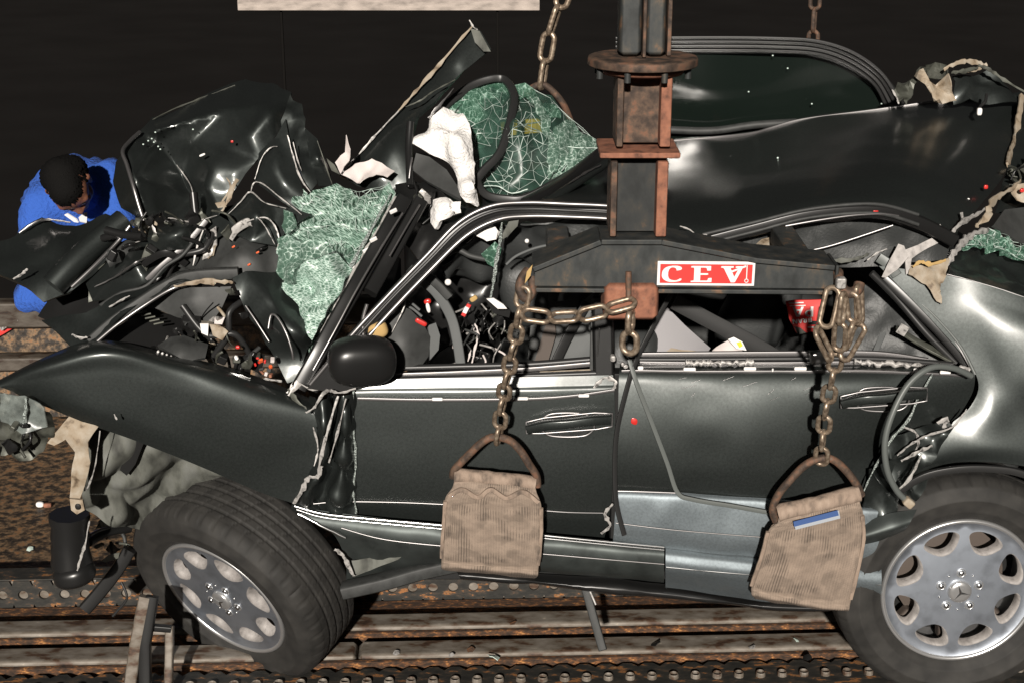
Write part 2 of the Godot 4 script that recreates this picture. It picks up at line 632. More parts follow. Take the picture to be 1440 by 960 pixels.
func make_materials() -> void:
	var fine := tex(11, 0.035, [[0.0, grey(0.30)], [1.0, grey(0.62)]], {"oct": 5})
	var bumps := tex(12, 0.03, [[0.0, grey(0.0)], [1.0, grey(1.0)]], {"oct": 4})
	var dust := tex(13, 0.012, [[0.0, grey(0.66)], [0.45, grey(0.86)], [1.0, grey(1.0)]], {"oct": 6, "gain": 0.6})

	# metallic dark green-black car paint under lacquer
	M.paint = mat("dark car paint", lin(0.042, 0.049, 0.047), 0.42, 0.72)
	M.paint.albedo_texture = tex(20, 0.09, [[0.0, grey(0.80)], [0.5, grey(0.93)], [1.0, grey(1.0)]], {"oct": 5, "gain": 0.75})
	tri(M.paint, Vector3.ONE * 2.3)
	M.paint.roughness = 1.0
	M.paint.roughness_texture = tex(14, 0.06, [[0.0, grey(0.44)], [1.0, grey(0.54)]], {"oct": 5, "gain": 0.7})
	M.paint.clearcoat_enabled = true
	M.paint.clearcoat = 0.6
	M.paint.clearcoat_roughness = 0.2
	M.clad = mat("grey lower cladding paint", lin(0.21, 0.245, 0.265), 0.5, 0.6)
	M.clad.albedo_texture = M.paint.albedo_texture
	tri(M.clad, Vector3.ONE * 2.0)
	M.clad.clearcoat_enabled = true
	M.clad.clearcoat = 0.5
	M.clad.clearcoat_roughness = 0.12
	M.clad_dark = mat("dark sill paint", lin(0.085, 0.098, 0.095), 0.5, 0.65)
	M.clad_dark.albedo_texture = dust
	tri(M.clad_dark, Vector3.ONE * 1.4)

	M.plastic = mat("black plastic", lin(0.012, 0.012, 0.012), 0.32)
	M.plastic_grey = mat("dark grey plastic", lin(0.046, 0.048, 0.047), 0.6)
	M.plastic_grey.albedo_texture = dust
	tri(M.plastic_grey, Vector3.ONE * 3.0)
	M.liner = mat("dusty grey wheel arch liner", lin(0.16, 0.165, 0.155), 0.75)
	M.liner.albedo_texture = tex(15, 0.012, [[0.0, Color(0.4, 0.4, 0.38)], [0.5, Color(0.85, 0.85, 0.82)], [1.0, Color(1, 1, 1)]], {"oct": 5})
	tri(M.liner, Vector3(2.4, 1.2, 2.4))
	M.seal = mat("rubber seal", lin(0.02, 0.02, 0.02), 0.4)
	M.hose = mat("grey rubber strip", lin(0.10, 0.11, 0.105), 0.45)
	M.tyre = mat("dusty tyre rubber", lin(0.033, 0.031, 0.028), 0.75)
	M.tyre.albedo_texture = tex(16, 0.01, [[0.0, grey(0.55)], [0.5, grey(0.8)], [1.0, grey(1.0)]], {"oct": 6})
	tri(M.tyre, Vector3.ONE * 2.2)
	M.alloy = mat("silver wheel paint", lin(0.55, 0.60, 0.68), 0.46, 0.95)
	M.alloy.albedo_texture = tex(19, 0.01, [[0.0, grey(0.80)], [0.5, grey(0.95)], [1.0, grey(1.0)]])
	tri(M.alloy, Vector3.ONE * 2.0)
	M.alloy_lip = mat("machined rim", lin(0.62, 0.62, 0.62), 0.3, 0.8)
	M.hole_wall = mat("pale cast wheel wall", lin(0.36, 0.335, 0.32), 0.6, 0.1)
	M.hole_wall.albedo_texture = dust
	tri(M.hole_wall, Vector3.ONE * 6.0)
	M.brake_dust = mat("brake dust brown", lin(0.075, 0.058, 0.048), 0.7, 0.1)
	M.chrome = mat("bright trim", lin(0.6, 0.6, 0.6), 0.28, 1.0)
	M.satin = mat("anodised window trim", lin(0.30, 0.29, 0.29), 0.38, 0.9)
	M.bare = mat("torn bare metal", lin(0.50, 0.48, 0.46), 0.45, 0.25)
	M.bare.albedo_texture = tex(17, 0.03, [[0.0, grey(0.35)], [0.4, grey(0.85)], [1.0, grey(1.0)]])
	tri(M.bare, Vector3.ONE * 4.0)
	M.primer = mat("beige primed metal", lin(0.40, 0.36, 0.30), 0.7, 0.0)
	M.primer.albedo_texture = tex(18, 0.014, [[0.0, Color(0.42, 0.36, 0.3)], [0.35, Color(0.85, 0.8, 0.74)], [1.0, Color(1, 1, 1)]], {"oct": 6})
	tri(M.primer, Vector3.ONE * 3.0)
	M.inside_metal = mat("dull inner metal", lin(0.14, 0.145, 0.13), 0.5, 0.35)
	M.inside_metal.albedo_texture = M.liner.albedo_texture
	tri(M.inside_metal, Vector3.ONE * 2.5)
	M.fabric = mat("white airbag cloth", lin(0.80, 0.78, 0.76), 0.9)
	M.fabric.heightmap_enabled = true
	M.fabric.heightmap_texture = bumps
	M.fabric.heightmap_scale = 0.35
	tri(M.fabric, Vector3.ONE * 5.0)
	M.paper = mat("pale paper", lin(0.62, 0.56, 0.54), 0.85)
	M.leather = mat("dark leather", lin(0.030, 0.032, 0.032), 0.5)
	M.leather.heightmap_enabled = true
	M.leather.heightmap_texture = bumps
	M.leather.heightmap_scale = 0.04
	tri(M.leather, Vector3.ONE * 6.0)
	M.trim_grey = mat("grey interior trim", lin(0.10, 0.105, 0.105), 0.7)
	M.carpet = mat("dark carpet", lin(0.014, 0.014, 0.014), 0.95)
	M.light_trim = mat("light grey trim board", lin(0.30, 0.29, 0.30), 0.8)

	# crazed safety glass: pale cracks over green, the pieces between see-through
	M.crazed = mat("crazed green glass", lin(1, 1, 1), 0.35)
	M.crazed.transparency = BaseMaterial3D.TRANSPARENCY_ALPHA
	M.crazed.cull_mode = BaseMaterial3D.CULL_DISABLED
	M.crazed.albedo_texture = tex(21, 0.022, [[0.0, Color(0.76, 0.86, 0.81, 0.9)], [0.03, Color(0.62, 0.76, 0.70, 0.7)], [0.08, Color(0.30, 0.46, 0.38, 0.46)], [1.0, Color(0.17, 0.33, 0.26, 0.36)]],
		{"type": FastNoiseLite.TYPE_CELLULAR, "ret": FastNoiseLite.RETURN_DISTANCE2_SUB, "size": 1024, "warp": 40.0})
	tri(M.crazed, Vector3.ONE * 2.6)
	M.crazed_pale = mat("crazed pale glass", lin(1, 1, 1), 0.35)
	M.crazed_pale.transparency = BaseMaterial3D.TRANSPARENCY_ALPHA
	M.crazed_pale.cull_mode = BaseMaterial3D.CULL_DISABLED
	M.crazed_pale.albedo_texture = tex(23, 0.024, [[0.0, Color(0.88, 0.93, 0.90, 0.95)], [0.04, Color(0.72, 0.80, 0.76, 0.8)], [0.10, Color(0.36, 0.48, 0.42, 0.55)], [1.0, Color(0.24, 0.36, 0.30, 0.45)]],
		{"type": FastNoiseLite.TYPE_CELLULAR, "ret": FastNoiseLite.RETURN_DISTANCE2_SUB, "size": 1024, "warp": 40.0})
	tri(M.crazed_pale, Vector3(2.3, 2.9, 2.6))
	M.crazed_streak = M.crazed_pale.duplicate()
	M.crazed_streak.albedo_texture = tex(26, 0.034, [[0.0, Color(0.86, 0.92, 0.89, 0.95)], [0.04, Color(0.70, 0.80, 0.75, 0.85)], [0.12, Color(0.50, 0.62, 0.56, 0.62)], [0.5, Color(0.22, 0.35, 0.28, 0.5)], [1.0, Color(0.10, 0.20, 0.15, 0.45)]],
		{"type": FastNoiseLite.TYPE_CELLULAR, "ret": FastNoiseLite.RETURN_DISTANCE2_SUB, "size": 1024, "warp": 24.0})
	M.crazed_streak.uv1_triplanar = false
	M.crazed_streak.uv1_world_triplanar = false
	M.crazed_streak.uv1_scale = Vector3(1.3, 5.8, 1.0)
	M.crazed_mint = M.crazed_streak.duplicate()
	M.crazed_mint.albedo_texture = tex(27, 0.034, [[0.0, Color(0.86, 0.92, 0.89, 0.95)], [0.08, Color(0.70, 0.79, 0.75, 0.85)], [0.25, Color(0.50, 0.62, 0.56, 0.7)], [0.7, Color(0.36, 0.49, 0.42, 0.6)], [1.0, Color(0.26, 0.40, 0.33, 0.7)]],
		{"type": FastNoiseLite.TYPE_CELLULAR, "ret": FastNoiseLite.RETURN_DISTANCE2_SUB, "size": 1024, "warp": 30.0})
	M.crazed_mint.uv1_scale = Vector3(2.6, 6.4, 1.0)
	M.glass = mat("green tinted glass", lin(0.06, 0.14, 0.105, 0.42), 0.3)
	M.glass.transparency = BaseMaterial3D.TRANSPARENCY_ALPHA
	M.glass.cull_mode = BaseMaterial3D.CULL_DISABLED
	M.glass.albedo_texture = tex(22, 0.02, [[0.0, Color(0.7, 0.7, 0.7, 0.75)], [0.6, Color(0.9, 0.9, 0.9, 0.85)], [0.8, Color(1, 1, 1, 0.95)], [1.0, Color(1.0, 1.0, 1.0, 1.0)]])
	tri(M.glass, Vector3.ONE * 2.0)
	M.window = mat("dark tinted window", lin(0.007, 0.011, 0.009, 0.85), 0.12)
	M.window.transparency = BaseMaterial3D.TRANSPARENCY_ALPHA
	M.window.cull_mode = BaseMaterial3D.CULL_DISABLED
	M.crack = mat("glass crack edge", lin(0.52, 0.62, 0.57), 0.4)
	M.lamp_clear = mat("cloudy lamp plastic", lin(0.30, 0.34, 0.32, 0.45), 0.3)
	M.lamp_clear.transparency = BaseMaterial3D.TRANSPARENCY_ALPHA
	M.lamp_clear.albedo_texture = dust
	M.lamp_clear.cull_mode = BaseMaterial3D.CULL_DISABLED
	tri(M.lamp_clear, Vector3.ONE * 4.0)
	M.post = mat("black barrier post", lin(0.0090, 0.0083, 0.0078), 1.0, 0.0, 0.05)

	# lifting gear
	M.rust = mat("rusty steel", lin(1, 1, 1), 0.75, 0.25)
	M.rust.albedo_texture = tex(31, 0.012, [[0.0, Color(0.15, 0.13, 0.11)], [0.35, Color(0.27, 0.22, 0.19)], [0.58, Color(0.37, 0.30, 0.25)], [0.75, Color(0.46, 0.33, 0.26)], [1.0, Color(0.40, 0.38, 0.35)]], {"oct": 6, "gain": 0.6})
	tri(M.rust, Vector3.ONE * 3.0)
	M.rust_orange = mat("orange rusted steel", lin(1, 1, 1), 0.8, 0.1)
	M.rust_orange.albedo_texture = tex(32, 0.014, [[0.0, Color(0.28, 0.19, 0.15)], [0.35, Color(0.50, 0.33, 0.26)], [0.7, Color(0.60, 0.40, 0.31)], [1.0, Color(0.45, 0.37, 0.33)]], {"oct": 6, "gain": 0.6})
	tri(M.rust_orange, Vector3.ONE * 3.0)
	M.old_steel = mat("worn dark green steel", lin(1, 1, 1), 0.6, 0.3)
	M.old_steel.albedo_texture = tex(33, 0.010, [[0.0, Color(0.14, 0.15, 0.15)], [0.45, Color(0.22, 0.23, 0.23)], [0.68, Color(0.28, 0.27, 0.25)], [0.80, Color(0.42, 0.33, 0.26)], [1.0, Color(0.55, 0.42, 0.34)]], {"oct": 6, "gain": 0.62})
	tri(M.old_steel, Vector3(2.6, 1.6, 2.6))
	M.chain = mat("rusty chain steel", lin(1, 1, 1), 0.42, 0.6)
	M.chain.albedo_texture = tex(34, 0.02, [[0.0, Color(0.34, 0.29, 0.245)], [0.4, Color(0.53, 0.465, 0.40)], [0.7, Color(0.66, 0.595, 0.52)], [1.0, Color(0.78, 0.74, 0.68)]], {"oct": 5})
	tri(M.chain, Vector3.ONE * 5.0)
	M.canvas = mat("worn beige webbing", lin(1, 1, 1), 0.92)
	M.canvas.albedo_texture = tex(35, 0.010, [[0.0, Color(0.24, 0.21, 0.19)], [0.25, Color(0.42, 0.37, 0.33)], [0.55, Color(0.56, 0.49, 0.435)], [1.0, Color(0.64, 0.57, 0.51)]], {"oct": 6, "gain": 0.62})
	tri(M.canvas, Vector3(4.0, 1.6, 4.0))
	M.canvas.heightmap_enabled = true
	M.canvas.heightmap_texture = fine
	M.canvas.heightmap_scale = 0.2
	M.webbing = mat("ribbed beige webbing", lin(1, 1, 1), 0.92)
	M.webbing.albedo_texture = webbing_image()
	M.red = mat("red sign enamel", lin(0.62, 0.045, 0.04), 0.4)
	M.white = mat("white paint", lin(0.80, 0.78, 0.76), 0.5)
	M.black = mat("black print", lin(0.01, 0.01, 0.01), 0.6)
	M.blue_tag = mat("blue label", lin(0.05, 0.10, 0.26), 0.6)
	M.pale_tag = mat("faded label print", lin(0.35, 0.38, 0.42), 0.7)

	# flatbed and road
	M.road = mat("dark asphalt", lin(0.020, 0.0185, 0.0178), 1.0, 0.0, 0.08)
	M.road.albedo_texture = tex(41, 0.008, [[0.0, grey(0.90)], [1.0, grey(1.0)]], {"oct": 4})
	tri(M.road, Vector3.ONE * 0.13)
	M.floor = mat("dirty rusted deck", lin(1, 1, 1), 0.6)
	M.floor.albedo_texture = tex(42, 0.012, [[0.0, Color(0.07, 0.062, 0.055)], [0.36, Color(0.16, 0.135, 0.11)], [0.52, Color(0.33, 0.265, 0.20)], [0.66, Color(0.47, 0.39, 0.30)], [0.78, Color(0.53, 0.36, 0.22)], [0.9, Color(0.42, 0.36, 0.29)], [1.0, Color(0.66, 0.6, 0.5)]], {"oct": 6, "gain": 0.68, "size": 1024})
	tri(M.floor, Vector3(1.5, 1.5, 1.8))
	M.floor.heightmap_enabled = true
	M.floor.heightmap_texture = fine
	M.floor.heightmap_scale = 0.5
	M.deck_dark = mat("dark greasy deck", lin(1, 1, 1), 0.7)
	M.deck_dark.albedo_texture = tex(43, 0.016, [[0.0, Color(0.08, 0.08, 0.075)], [0.5, Color(0.16, 0.155, 0.14)], [0.68, Color(0.27, 0.22, 0.18)], [0.75, Color(0.62, 0.40, 0.21)], [0.83, Color(0.40, 0.29, 0.19)], [1.0, Color(0.66, 0.58, 0.45)]], {"oct": 6, "gain": 0.66})
	tri(M.deck_dark, Vector3(1.2, 3.0, 3.0))
	M.rail = mat("worn grey rail", lin(1, 1, 1), 0.6, 0.15)
	M.rail.albedo_texture = tex(44, 0.012, [[0.0, Color(0.14, 0.11, 0.09)], [0.24, Color(0.30, 0.22, 0.165)], [0.36, Color(0.38, 0.345, 0.305)], [0.6, Color(0.46, 0.43, 0.395)], [0.85, Color(0.51, 0.485, 0.45)], [0.93, Color(0.70, 0.65, 0.58)], [1.0, Color(0.85, 0.8, 0.73)]], {"oct": 6, "gain": 0.6})
	tri(M.rail, Vector3(1.1, 2.6, 2.6))
	M.rail_dark = M.rail.duplicate()
	M.rail_dark.albedo_color = lin(0.42, 0.40, 0.38)
	M.rust_edge = mat("flaking orange rust", lin(1, 1, 1), 0.9)
	M.rust_edge.albedo_texture = tex(45, 0.02, [[0.0, Color(0.10, 0.08, 0.065)], [0.42, Color(0.25, 0.18, 0.13)], [0.62, Color(0.38, 0.25, 0.15)], [0.78, Color(0.62, 0.42, 0.24)], [0.9, Color(0.84, 0.66, 0.40)], [1.0, Color(0.93, 0.85, 0.7)]], {"oct": 6, "gain": 0.7})
	tri(M.rust_edge, Vector3(2.0, 5.0, 5.0))
	M.board = mat("pale weathered board", lin(0.50, 0.43, 0.38), 0.85)
	M.board.albedo_texture = dust
	tri(M.board, Vector3(1.0, 3.0, 3.0))
	M.iron = mat("black iron", lin(0.007, 0.007, 0.007), 0.6, 0.2)

	# clothes and skin
	M.blue = mat("blue sweater knit", lin(0.028, 0.10, 0.43), 0.95)
	M.blue.heightmap_enabled = true
	M.blue.heightmap_texture = bumps
	M.blue.heightmap_scale = 0.4
	tri(M.blue, Vector3.ONE * 4.0)
	M.trousers = mat("dark trousers", lin(0.015, 0.016, 0.022), 0.9)
	M.skin = mat("brown skin", lin(0.20, 0.085, 0.052), 0.5)
	M.hair = mat("short black hair", lin(0.0045, 0.0042, 0.004), 0.8, 0.0, 0.25)
	M.hair.heightmap_enabled = true
	M.hair.heightmap_texture = fine
	M.hair.heightmap_scale = 0.6
	tri(M.hair, Vector3.ONE * 12.0)
	M.shirt = mat("white shirt collar", lin(0.75, 0.75, 0.76), 0.8)
	M.crumb = mat("crumbled glass", lin(0.62, 0.70, 0.66), 0.4)
	M.crumb.albedo_texture = tex(24, 0.06, [[0.0, grey(0.12)], [0.45, grey(0.45)], [0.7, grey(0.9)], [1.0, grey(1.0)]], {"oct": 5, "gain": 0.75})
	tri(M.crumb, Vector3.ONE * 6.0)
	M.frosted = mat("crumpled frosted glass", lin(0.46, 0.52, 0.485), 0.5)
	M.frosted.albedo_texture = tex(25, 0.03, [[0.0, grey(0.4)], [0.5, grey(0.8)], [1.0, grey(1.0)]], {"oct": 6, "gain": 0.7})
	tri(M.frosted, Vector3.ONE * 4.0)
	M.card = mat("dusty pale card", lin(0.52, 0.49, 0.47), 0.8)
	M.card.albedo_texture = dust
	tri(M.card, Vector3.ONE * 5.0)
	M.mast = mat("dark mast paint", lin(0.55, 0.55, 0.55), 0.65, 0.2)
	M.mast.albedo_texture = M.old_steel.albedo_texture
	tri(M.mast, Vector3(2.6, 1.6, 2.6))
	M.red_lens = mat("red lamp lens", lin(0.55, 0.02, 0.015), 0.2)
	M.red_lens.clearcoat_enabled = true
	M.orange = mat("orange amber piece", lin(0.75, 0.13, 0.04), 0.35)
	M.cork = mat("ochre foam", lin(0.45, 0.30, 0.12), 0.9)
	M.yellow = mat("yellow paper", lin(0.75, 0.58, 0.05), 0.8)

# woven ribs with dirt between them and long dark stains
func webbing_image() -> ImageTexture:
	var w := 960
	var h := 960
	var im := Image.create(w, h, false, Image.FORMAT_RGB8)
	var n1 := noise(301, 0.0022, 3)
	var n2 := noise(302, 0.03, 3)
	var n3 := noise(303, 0.3, 2)
	for y in h:
		for x in w:
			var yy := y * 3.2
			var rib := pow(absf(sin(PI * 40.0 * x / w)), 0.6)
			var weft := 0.5 + 0.5 * sin(yy * 0.42 + (PI if int(40.0 * x / w) % 2 == 1 else 0.0))
			var dirt := smoothstep(-0.1, 0.5, n1.get_noise_2d(x + 900, yy))
			var grease := smoothstep(0.12, 0.5, n1.get_noise_2d(x * 1.3 + 3000, yy * 1.1 + 700))
			var spot := smoothstep(0.42, 0.6, n2.get_noise_2d(x + 300, yy))
			var v := 0.90 + 0.08 * n1.get_noise_2d(x * 2.0, yy * 2.0) + 0.05 * n3.get_noise_2d(x, yy)
			v *= lerpf(1.0, lerpf(0.52, 1.0, rib), 0.15 + 0.75 * dirt) * (0.93 + 0.07 * weft) * (1.0 - 0.10 * grease) * (1.0 - 0.06 * spot)
			var edge := smoothstep(0.0, 0.03, float(x) / w) * smoothstep(0.0, 0.03, 1.0 - float(x) / w)
			v *= lerpf(0.8, 1.0, edge)
			im.set_pixel(x, y, Color(0.625 * v, 0.555 * v, 0.495 * v))
	return ImageTexture.create_from_image(im)

# ---------------------------------------------------------------- setting
func box(parent: Node3D, called: String, m: Material, lo: Vector3, hi: Vector3, bevel := 0.006) -> MeshInstance3D:
	return put(parent, called, rbox_mesh(hi - lo, bevel), m, local_to(parent, (lo + hi) * 0.5))

func local_to(parent: Node3D, at: Vector3) -> Transform3D:
	return Transform3D(Basis(), at)

func build_setting() -> void:
	var st := MB.new()
	var a := st.vert(Vector3(-200, -0.55, 40), Vector3.UP)
	st.vert(Vector3(200, -0.55, 40), Vector3.UP)
	st.vert(Vector3(200, -0.55, -300), Vector3.UP)
	st.vert(Vector3(-200, -0.55, -300), Vector3.UP)
	st.quad(a, a + 1, a + 2, a + 3)
	structure(put(self, "road", st.mesh(), M.road))
	# barrier far behind: a pale board on two dark iron posts
	var zb := -5.2
	var p0 := P(334, 7, zb)
	var p1 := P(759, 10, zb)
	var t := thing("road_barrier", "pale weathered board on two black posts in the dark behind the wreck", "barrier", "", Vector3((p0.x + p1.x) * 0.5, -0.55, zb))
	var lenx := p1.x - p0.x
	var hb := p0.y - t.position.y
	put(t, "board", rbox_mesh(Vector3(lenx, 0.062, 0.03), 0.004), M.board, Transform3D(Basis(), Vector3(0, hb, 0)))
	for s in [-1.0, 1.0]:
		put(t, "post", rbox_mesh(Vector3(0.016, hb + 0.02, 0.016), 0.003), M.post, Transform3D(Basis(), Vector3(s * lenx * 0.36, (hb + 0.02) * 0.5, -0.025)))
		put(t, "foot", rbox_mesh(Vector3(0.06, 0.05, 0.6), 0.004), M.post, Transform3D(Basis(), Vector3(s * lenx * 0.36 + 0.04, 0.025, -0.04)))
	
# a plate with a row of round holes (z faces +z); depth goes back
func perforated_mesh(count: int, pitch: float, h: float, r: float, ry: float, thick: float) -> ArrayMesh:
	var mb := MB.new()
	var seg := 20
	for c in count:
		var cx := (c - count * 0.5 + 0.5) * pitch
		var o := []
		var i := []
		for q in seg:
			var a := TAU * (q + 0.5) / seg
			var d := Vector2(cos(a), sin(a))
			var k := minf(pitch * 0.5 / maxf(absf(d.x), 1e-5), h * 0.5 / maxf(absf(d.y), 1e-5))
			o.append(Vector3(cx + d.x * k, d.y * k, 0))
			i.append(Vector3(cx + d.x * r, d.y * ry, 0))
		var back := Vector3(0, 0, -thick)
		for q in seg:
			var f := (q + 1) % seg
			mb.flat_quad(o[q], o[f], i[f], i[q], Vector3(0, 0, 1))
			mb.flat_quad(o[q] + back, o[f] + back, i[f] + back, i[q] + back, Vector3(0, 0, -1))
			mb.flat_quad(i[q], i[f], i[f] + back, i[q] + back, Vector3(cx, 0, 0) - i[q])
	return mb.mesh()

func build_flatbed() -> void:
	var bed := thing("flatbed_trailer", "rusty steel flatbed deck with grey rails and rows of punched holes under the wreck", "flatbed trailer", "", Vector3(0, 0, 0))
	bed.rotation_degrees.y = 2.2
	var x0 := -4.2
	var x1 := 4.2
	# deck floor behind the track, and the frame below it
	box(bed, "deck_plate", M.floor, Vector3(x0, -0.06, -2.5), Vector3(x1, 0.0, -0.83))
	box(bed, "track_floor", M.deck_dark, Vector3(x0, -0.06, -0.826), Vector3(x1, -0.035, 0.75))
	box(bed, "chassis_beam", M.iron, Vector3(x0 + 0.2, -0.30, -2.0), Vector3(x1 - 0.2, -0.062, -1.8))
	box(bed, "chassis_beam", M.iron, Vector3(x0 + 0.2, -0.30, -0.4), Vector3(x1 - 0.2, -0.062, -0.2))
	for k in 4:
		var wh := lathe_mesh([Vector2(0.0, 0.1), Vector2(0.12, 0.1), Vector2(0.13, 0.13), Vector2(0.22, 0.13), Vector2(0.24, 0.1), Vector2(0.24, -0.1), Vector2(0.22, -0.13), Vector2(0.0, -0.13)], 32)
		put(bed, "road_wheel", wh, M.tyre, Transform3D(Basis(), Vector3(-2.2 + 1.4 * (k % 2) * 3.0, -0.31, -0.62 if k < 2 else -1.55)))
	# the upright web with its punched holes, a lip on top and the plate seen through the holes
	var pitch := 0.0675
	var n := 110
	put(bed, "punched_web", perforated_mesh(n, pitch, 0.104, 0.0165, 0.0165, 0.008), M.deck_dark, Transform3D(Basis(), Vector3(0, 0.018, -0.72)))
	box(bed, "web_lip", M.deck_dark, Vector3(x0, 0.071, -0.80), Vector3(x1, 0.079, -0.715))
	box(bed, "web_back", M.rail, Vector3(x0, -0.033, -0.745), Vector3(x1, 0.066, -0.7305))
	box(bed, "foot_angle", M.rust_edge, Vector3(x0, -0.034, -0.711), Vector3(x1, -0.022, -0.60), 0.003)
	# two worn rails with rust between them
	for r in [[-0.555, -0.465], [-0.385, -0.292]]:
		for s in 3:
			var a: float = [-4.2, -0.86, 2.7][s] + (0.4 if r[0] > -0.4 else 0.0)
			var b: float = [-0.864, 2.696, 4.2][s] + (0.4 if r[0] > -0.4 and s < 2 else 0.0)
			box(bed, "rail", M.rail, Vector3(a, -0.033, r[0]), Vector3(b, 0.022, r[1]), 0.014)
		box(bed, "rust_scale", M.rust_edge, Vector3(x0, -0.034, r[1] + 0.0015), Vector3(x1, 0.010, r[1] + 0.022), 0.006)
	# near strip: upright collars round holes in a dark plate
	var mb := MB.new()
	for c in 120:
		var cx := (c - 59.5) * 0.0655
		for k in 14:
			var a0 := TAU * k / 14
			var a1 := TAU * (k + 1) / 14
			var prof := [Vector2(0.0155, -0.002), Vector2(0.0145, 0.010), Vector2(0.0125, 0.013), Vector2(0.0105, 0.010), Vector2(0.0105, -0.03)]
			for e in 4:
				var d0 := Vector3(cos(a0), 0, sin(a0))
				var d1 := Vector3(cos(a1), 0, sin(a1))
				var up0: Vector3 = Vector3.UP * prof[e].y
				var up1: Vector3 = Vector3.UP * prof[e + 1].y
				var o := Vector3(cx, 0, 0)
				var nn := (d0 + d1) * (0.5 if e < 2 else -0.5) + Vector3.UP * (0.6 if e in [1, 2] else 0.0)
				mb.flat_quad(o + d0 * prof[e].x + up0, o + d1 * prof[e].x + up0, o + d1 * prof[e + 1].x + up1, o + d0 * prof[e + 1].x + up1, nn)
	put(bed, "punched_plate", perforated_mesh(120, 0.0655, 0.17, 0.0150, 0.0150, 0.006), M.deck_dark, Transform3D(Basis(Vector3.RIGHT, -PI / 2), Vector3(0, 0.004, -0.16)))
	var col := put(bed, "hole_collar", mb.mesh(), M.rail, Transform3D(Basis(), Vector3(0, 0.004, -0.16)))
	col.set_meta("kind", "stuff")
	box(bed, "front_rail", M.rail, Vector3(x0, -0.033, 0.02), Vector3(x1, 0.022, 0.11), 0.014)
	# far side boards
	box(bed, "side_board", M.floor, Vector3(x0, 0.002, -2.40), Vector3(x1, 0.22, -2.34))
	box(bed, "side_rail", M.rail_dark, Vector3(x0, 0.222, -2.39), Vector3(x1, 0.29, -2.31), 0.014)
	box(bed, "side_board", M.floor, Vector3(x0, 0.292, -2.40), Vector3(x1, 0.41, -2.36))
	box(bed, "side_rail", M.rail_dark, Vector3(x0, 0.412, -2.39), Vector3(x1, 0.53, -2.31), 0.014)

# ---------------------------------------------------------------- lifting yoke
const YZ := 0.30   # distance of the yoke's near face in front of the door line

func extrude(outline: PackedVector3Array, depth: float) -> ArrayMesh:
	# a flat plate: outline in one z plane, going back by depth
	var mb := MB.new()
	var flat := PackedVector2Array()
	for p in outline: flat.append(Vector2(p.x, p.y))
	var t := Geometry2D.triangulate_polygon(flat)
	for i in range(0, t.size(), 3):
		mb.flat_tri(outline[t[i]], outline[t[i + 1]], outline[t[i + 2]], Vector3(0, 0, 1))
		mb.flat_tri(outline[t[i]] - Vector3(0, 0, depth), outline[t[i + 1]] - Vector3(0, 0, depth), outline[t[i + 2]] - Vector3(0, 0, depth), Vector3(0, 0, -1))
	var ccw := not Geometry2D.is_polygon_clockwise(flat)
	for i in outline.size():
		var a := outline[i]
		var b := outline[(i + 1) % outline.size()]
		var o := Vector3(b.y - a.y, a.x - b.x, 0) * (1.0 if ccw else -1.0)
		mb.flat_quad(a, b, b - Vector3(0, 0, depth), a - Vector3(0, 0, depth), o)
	return mb.mesh()

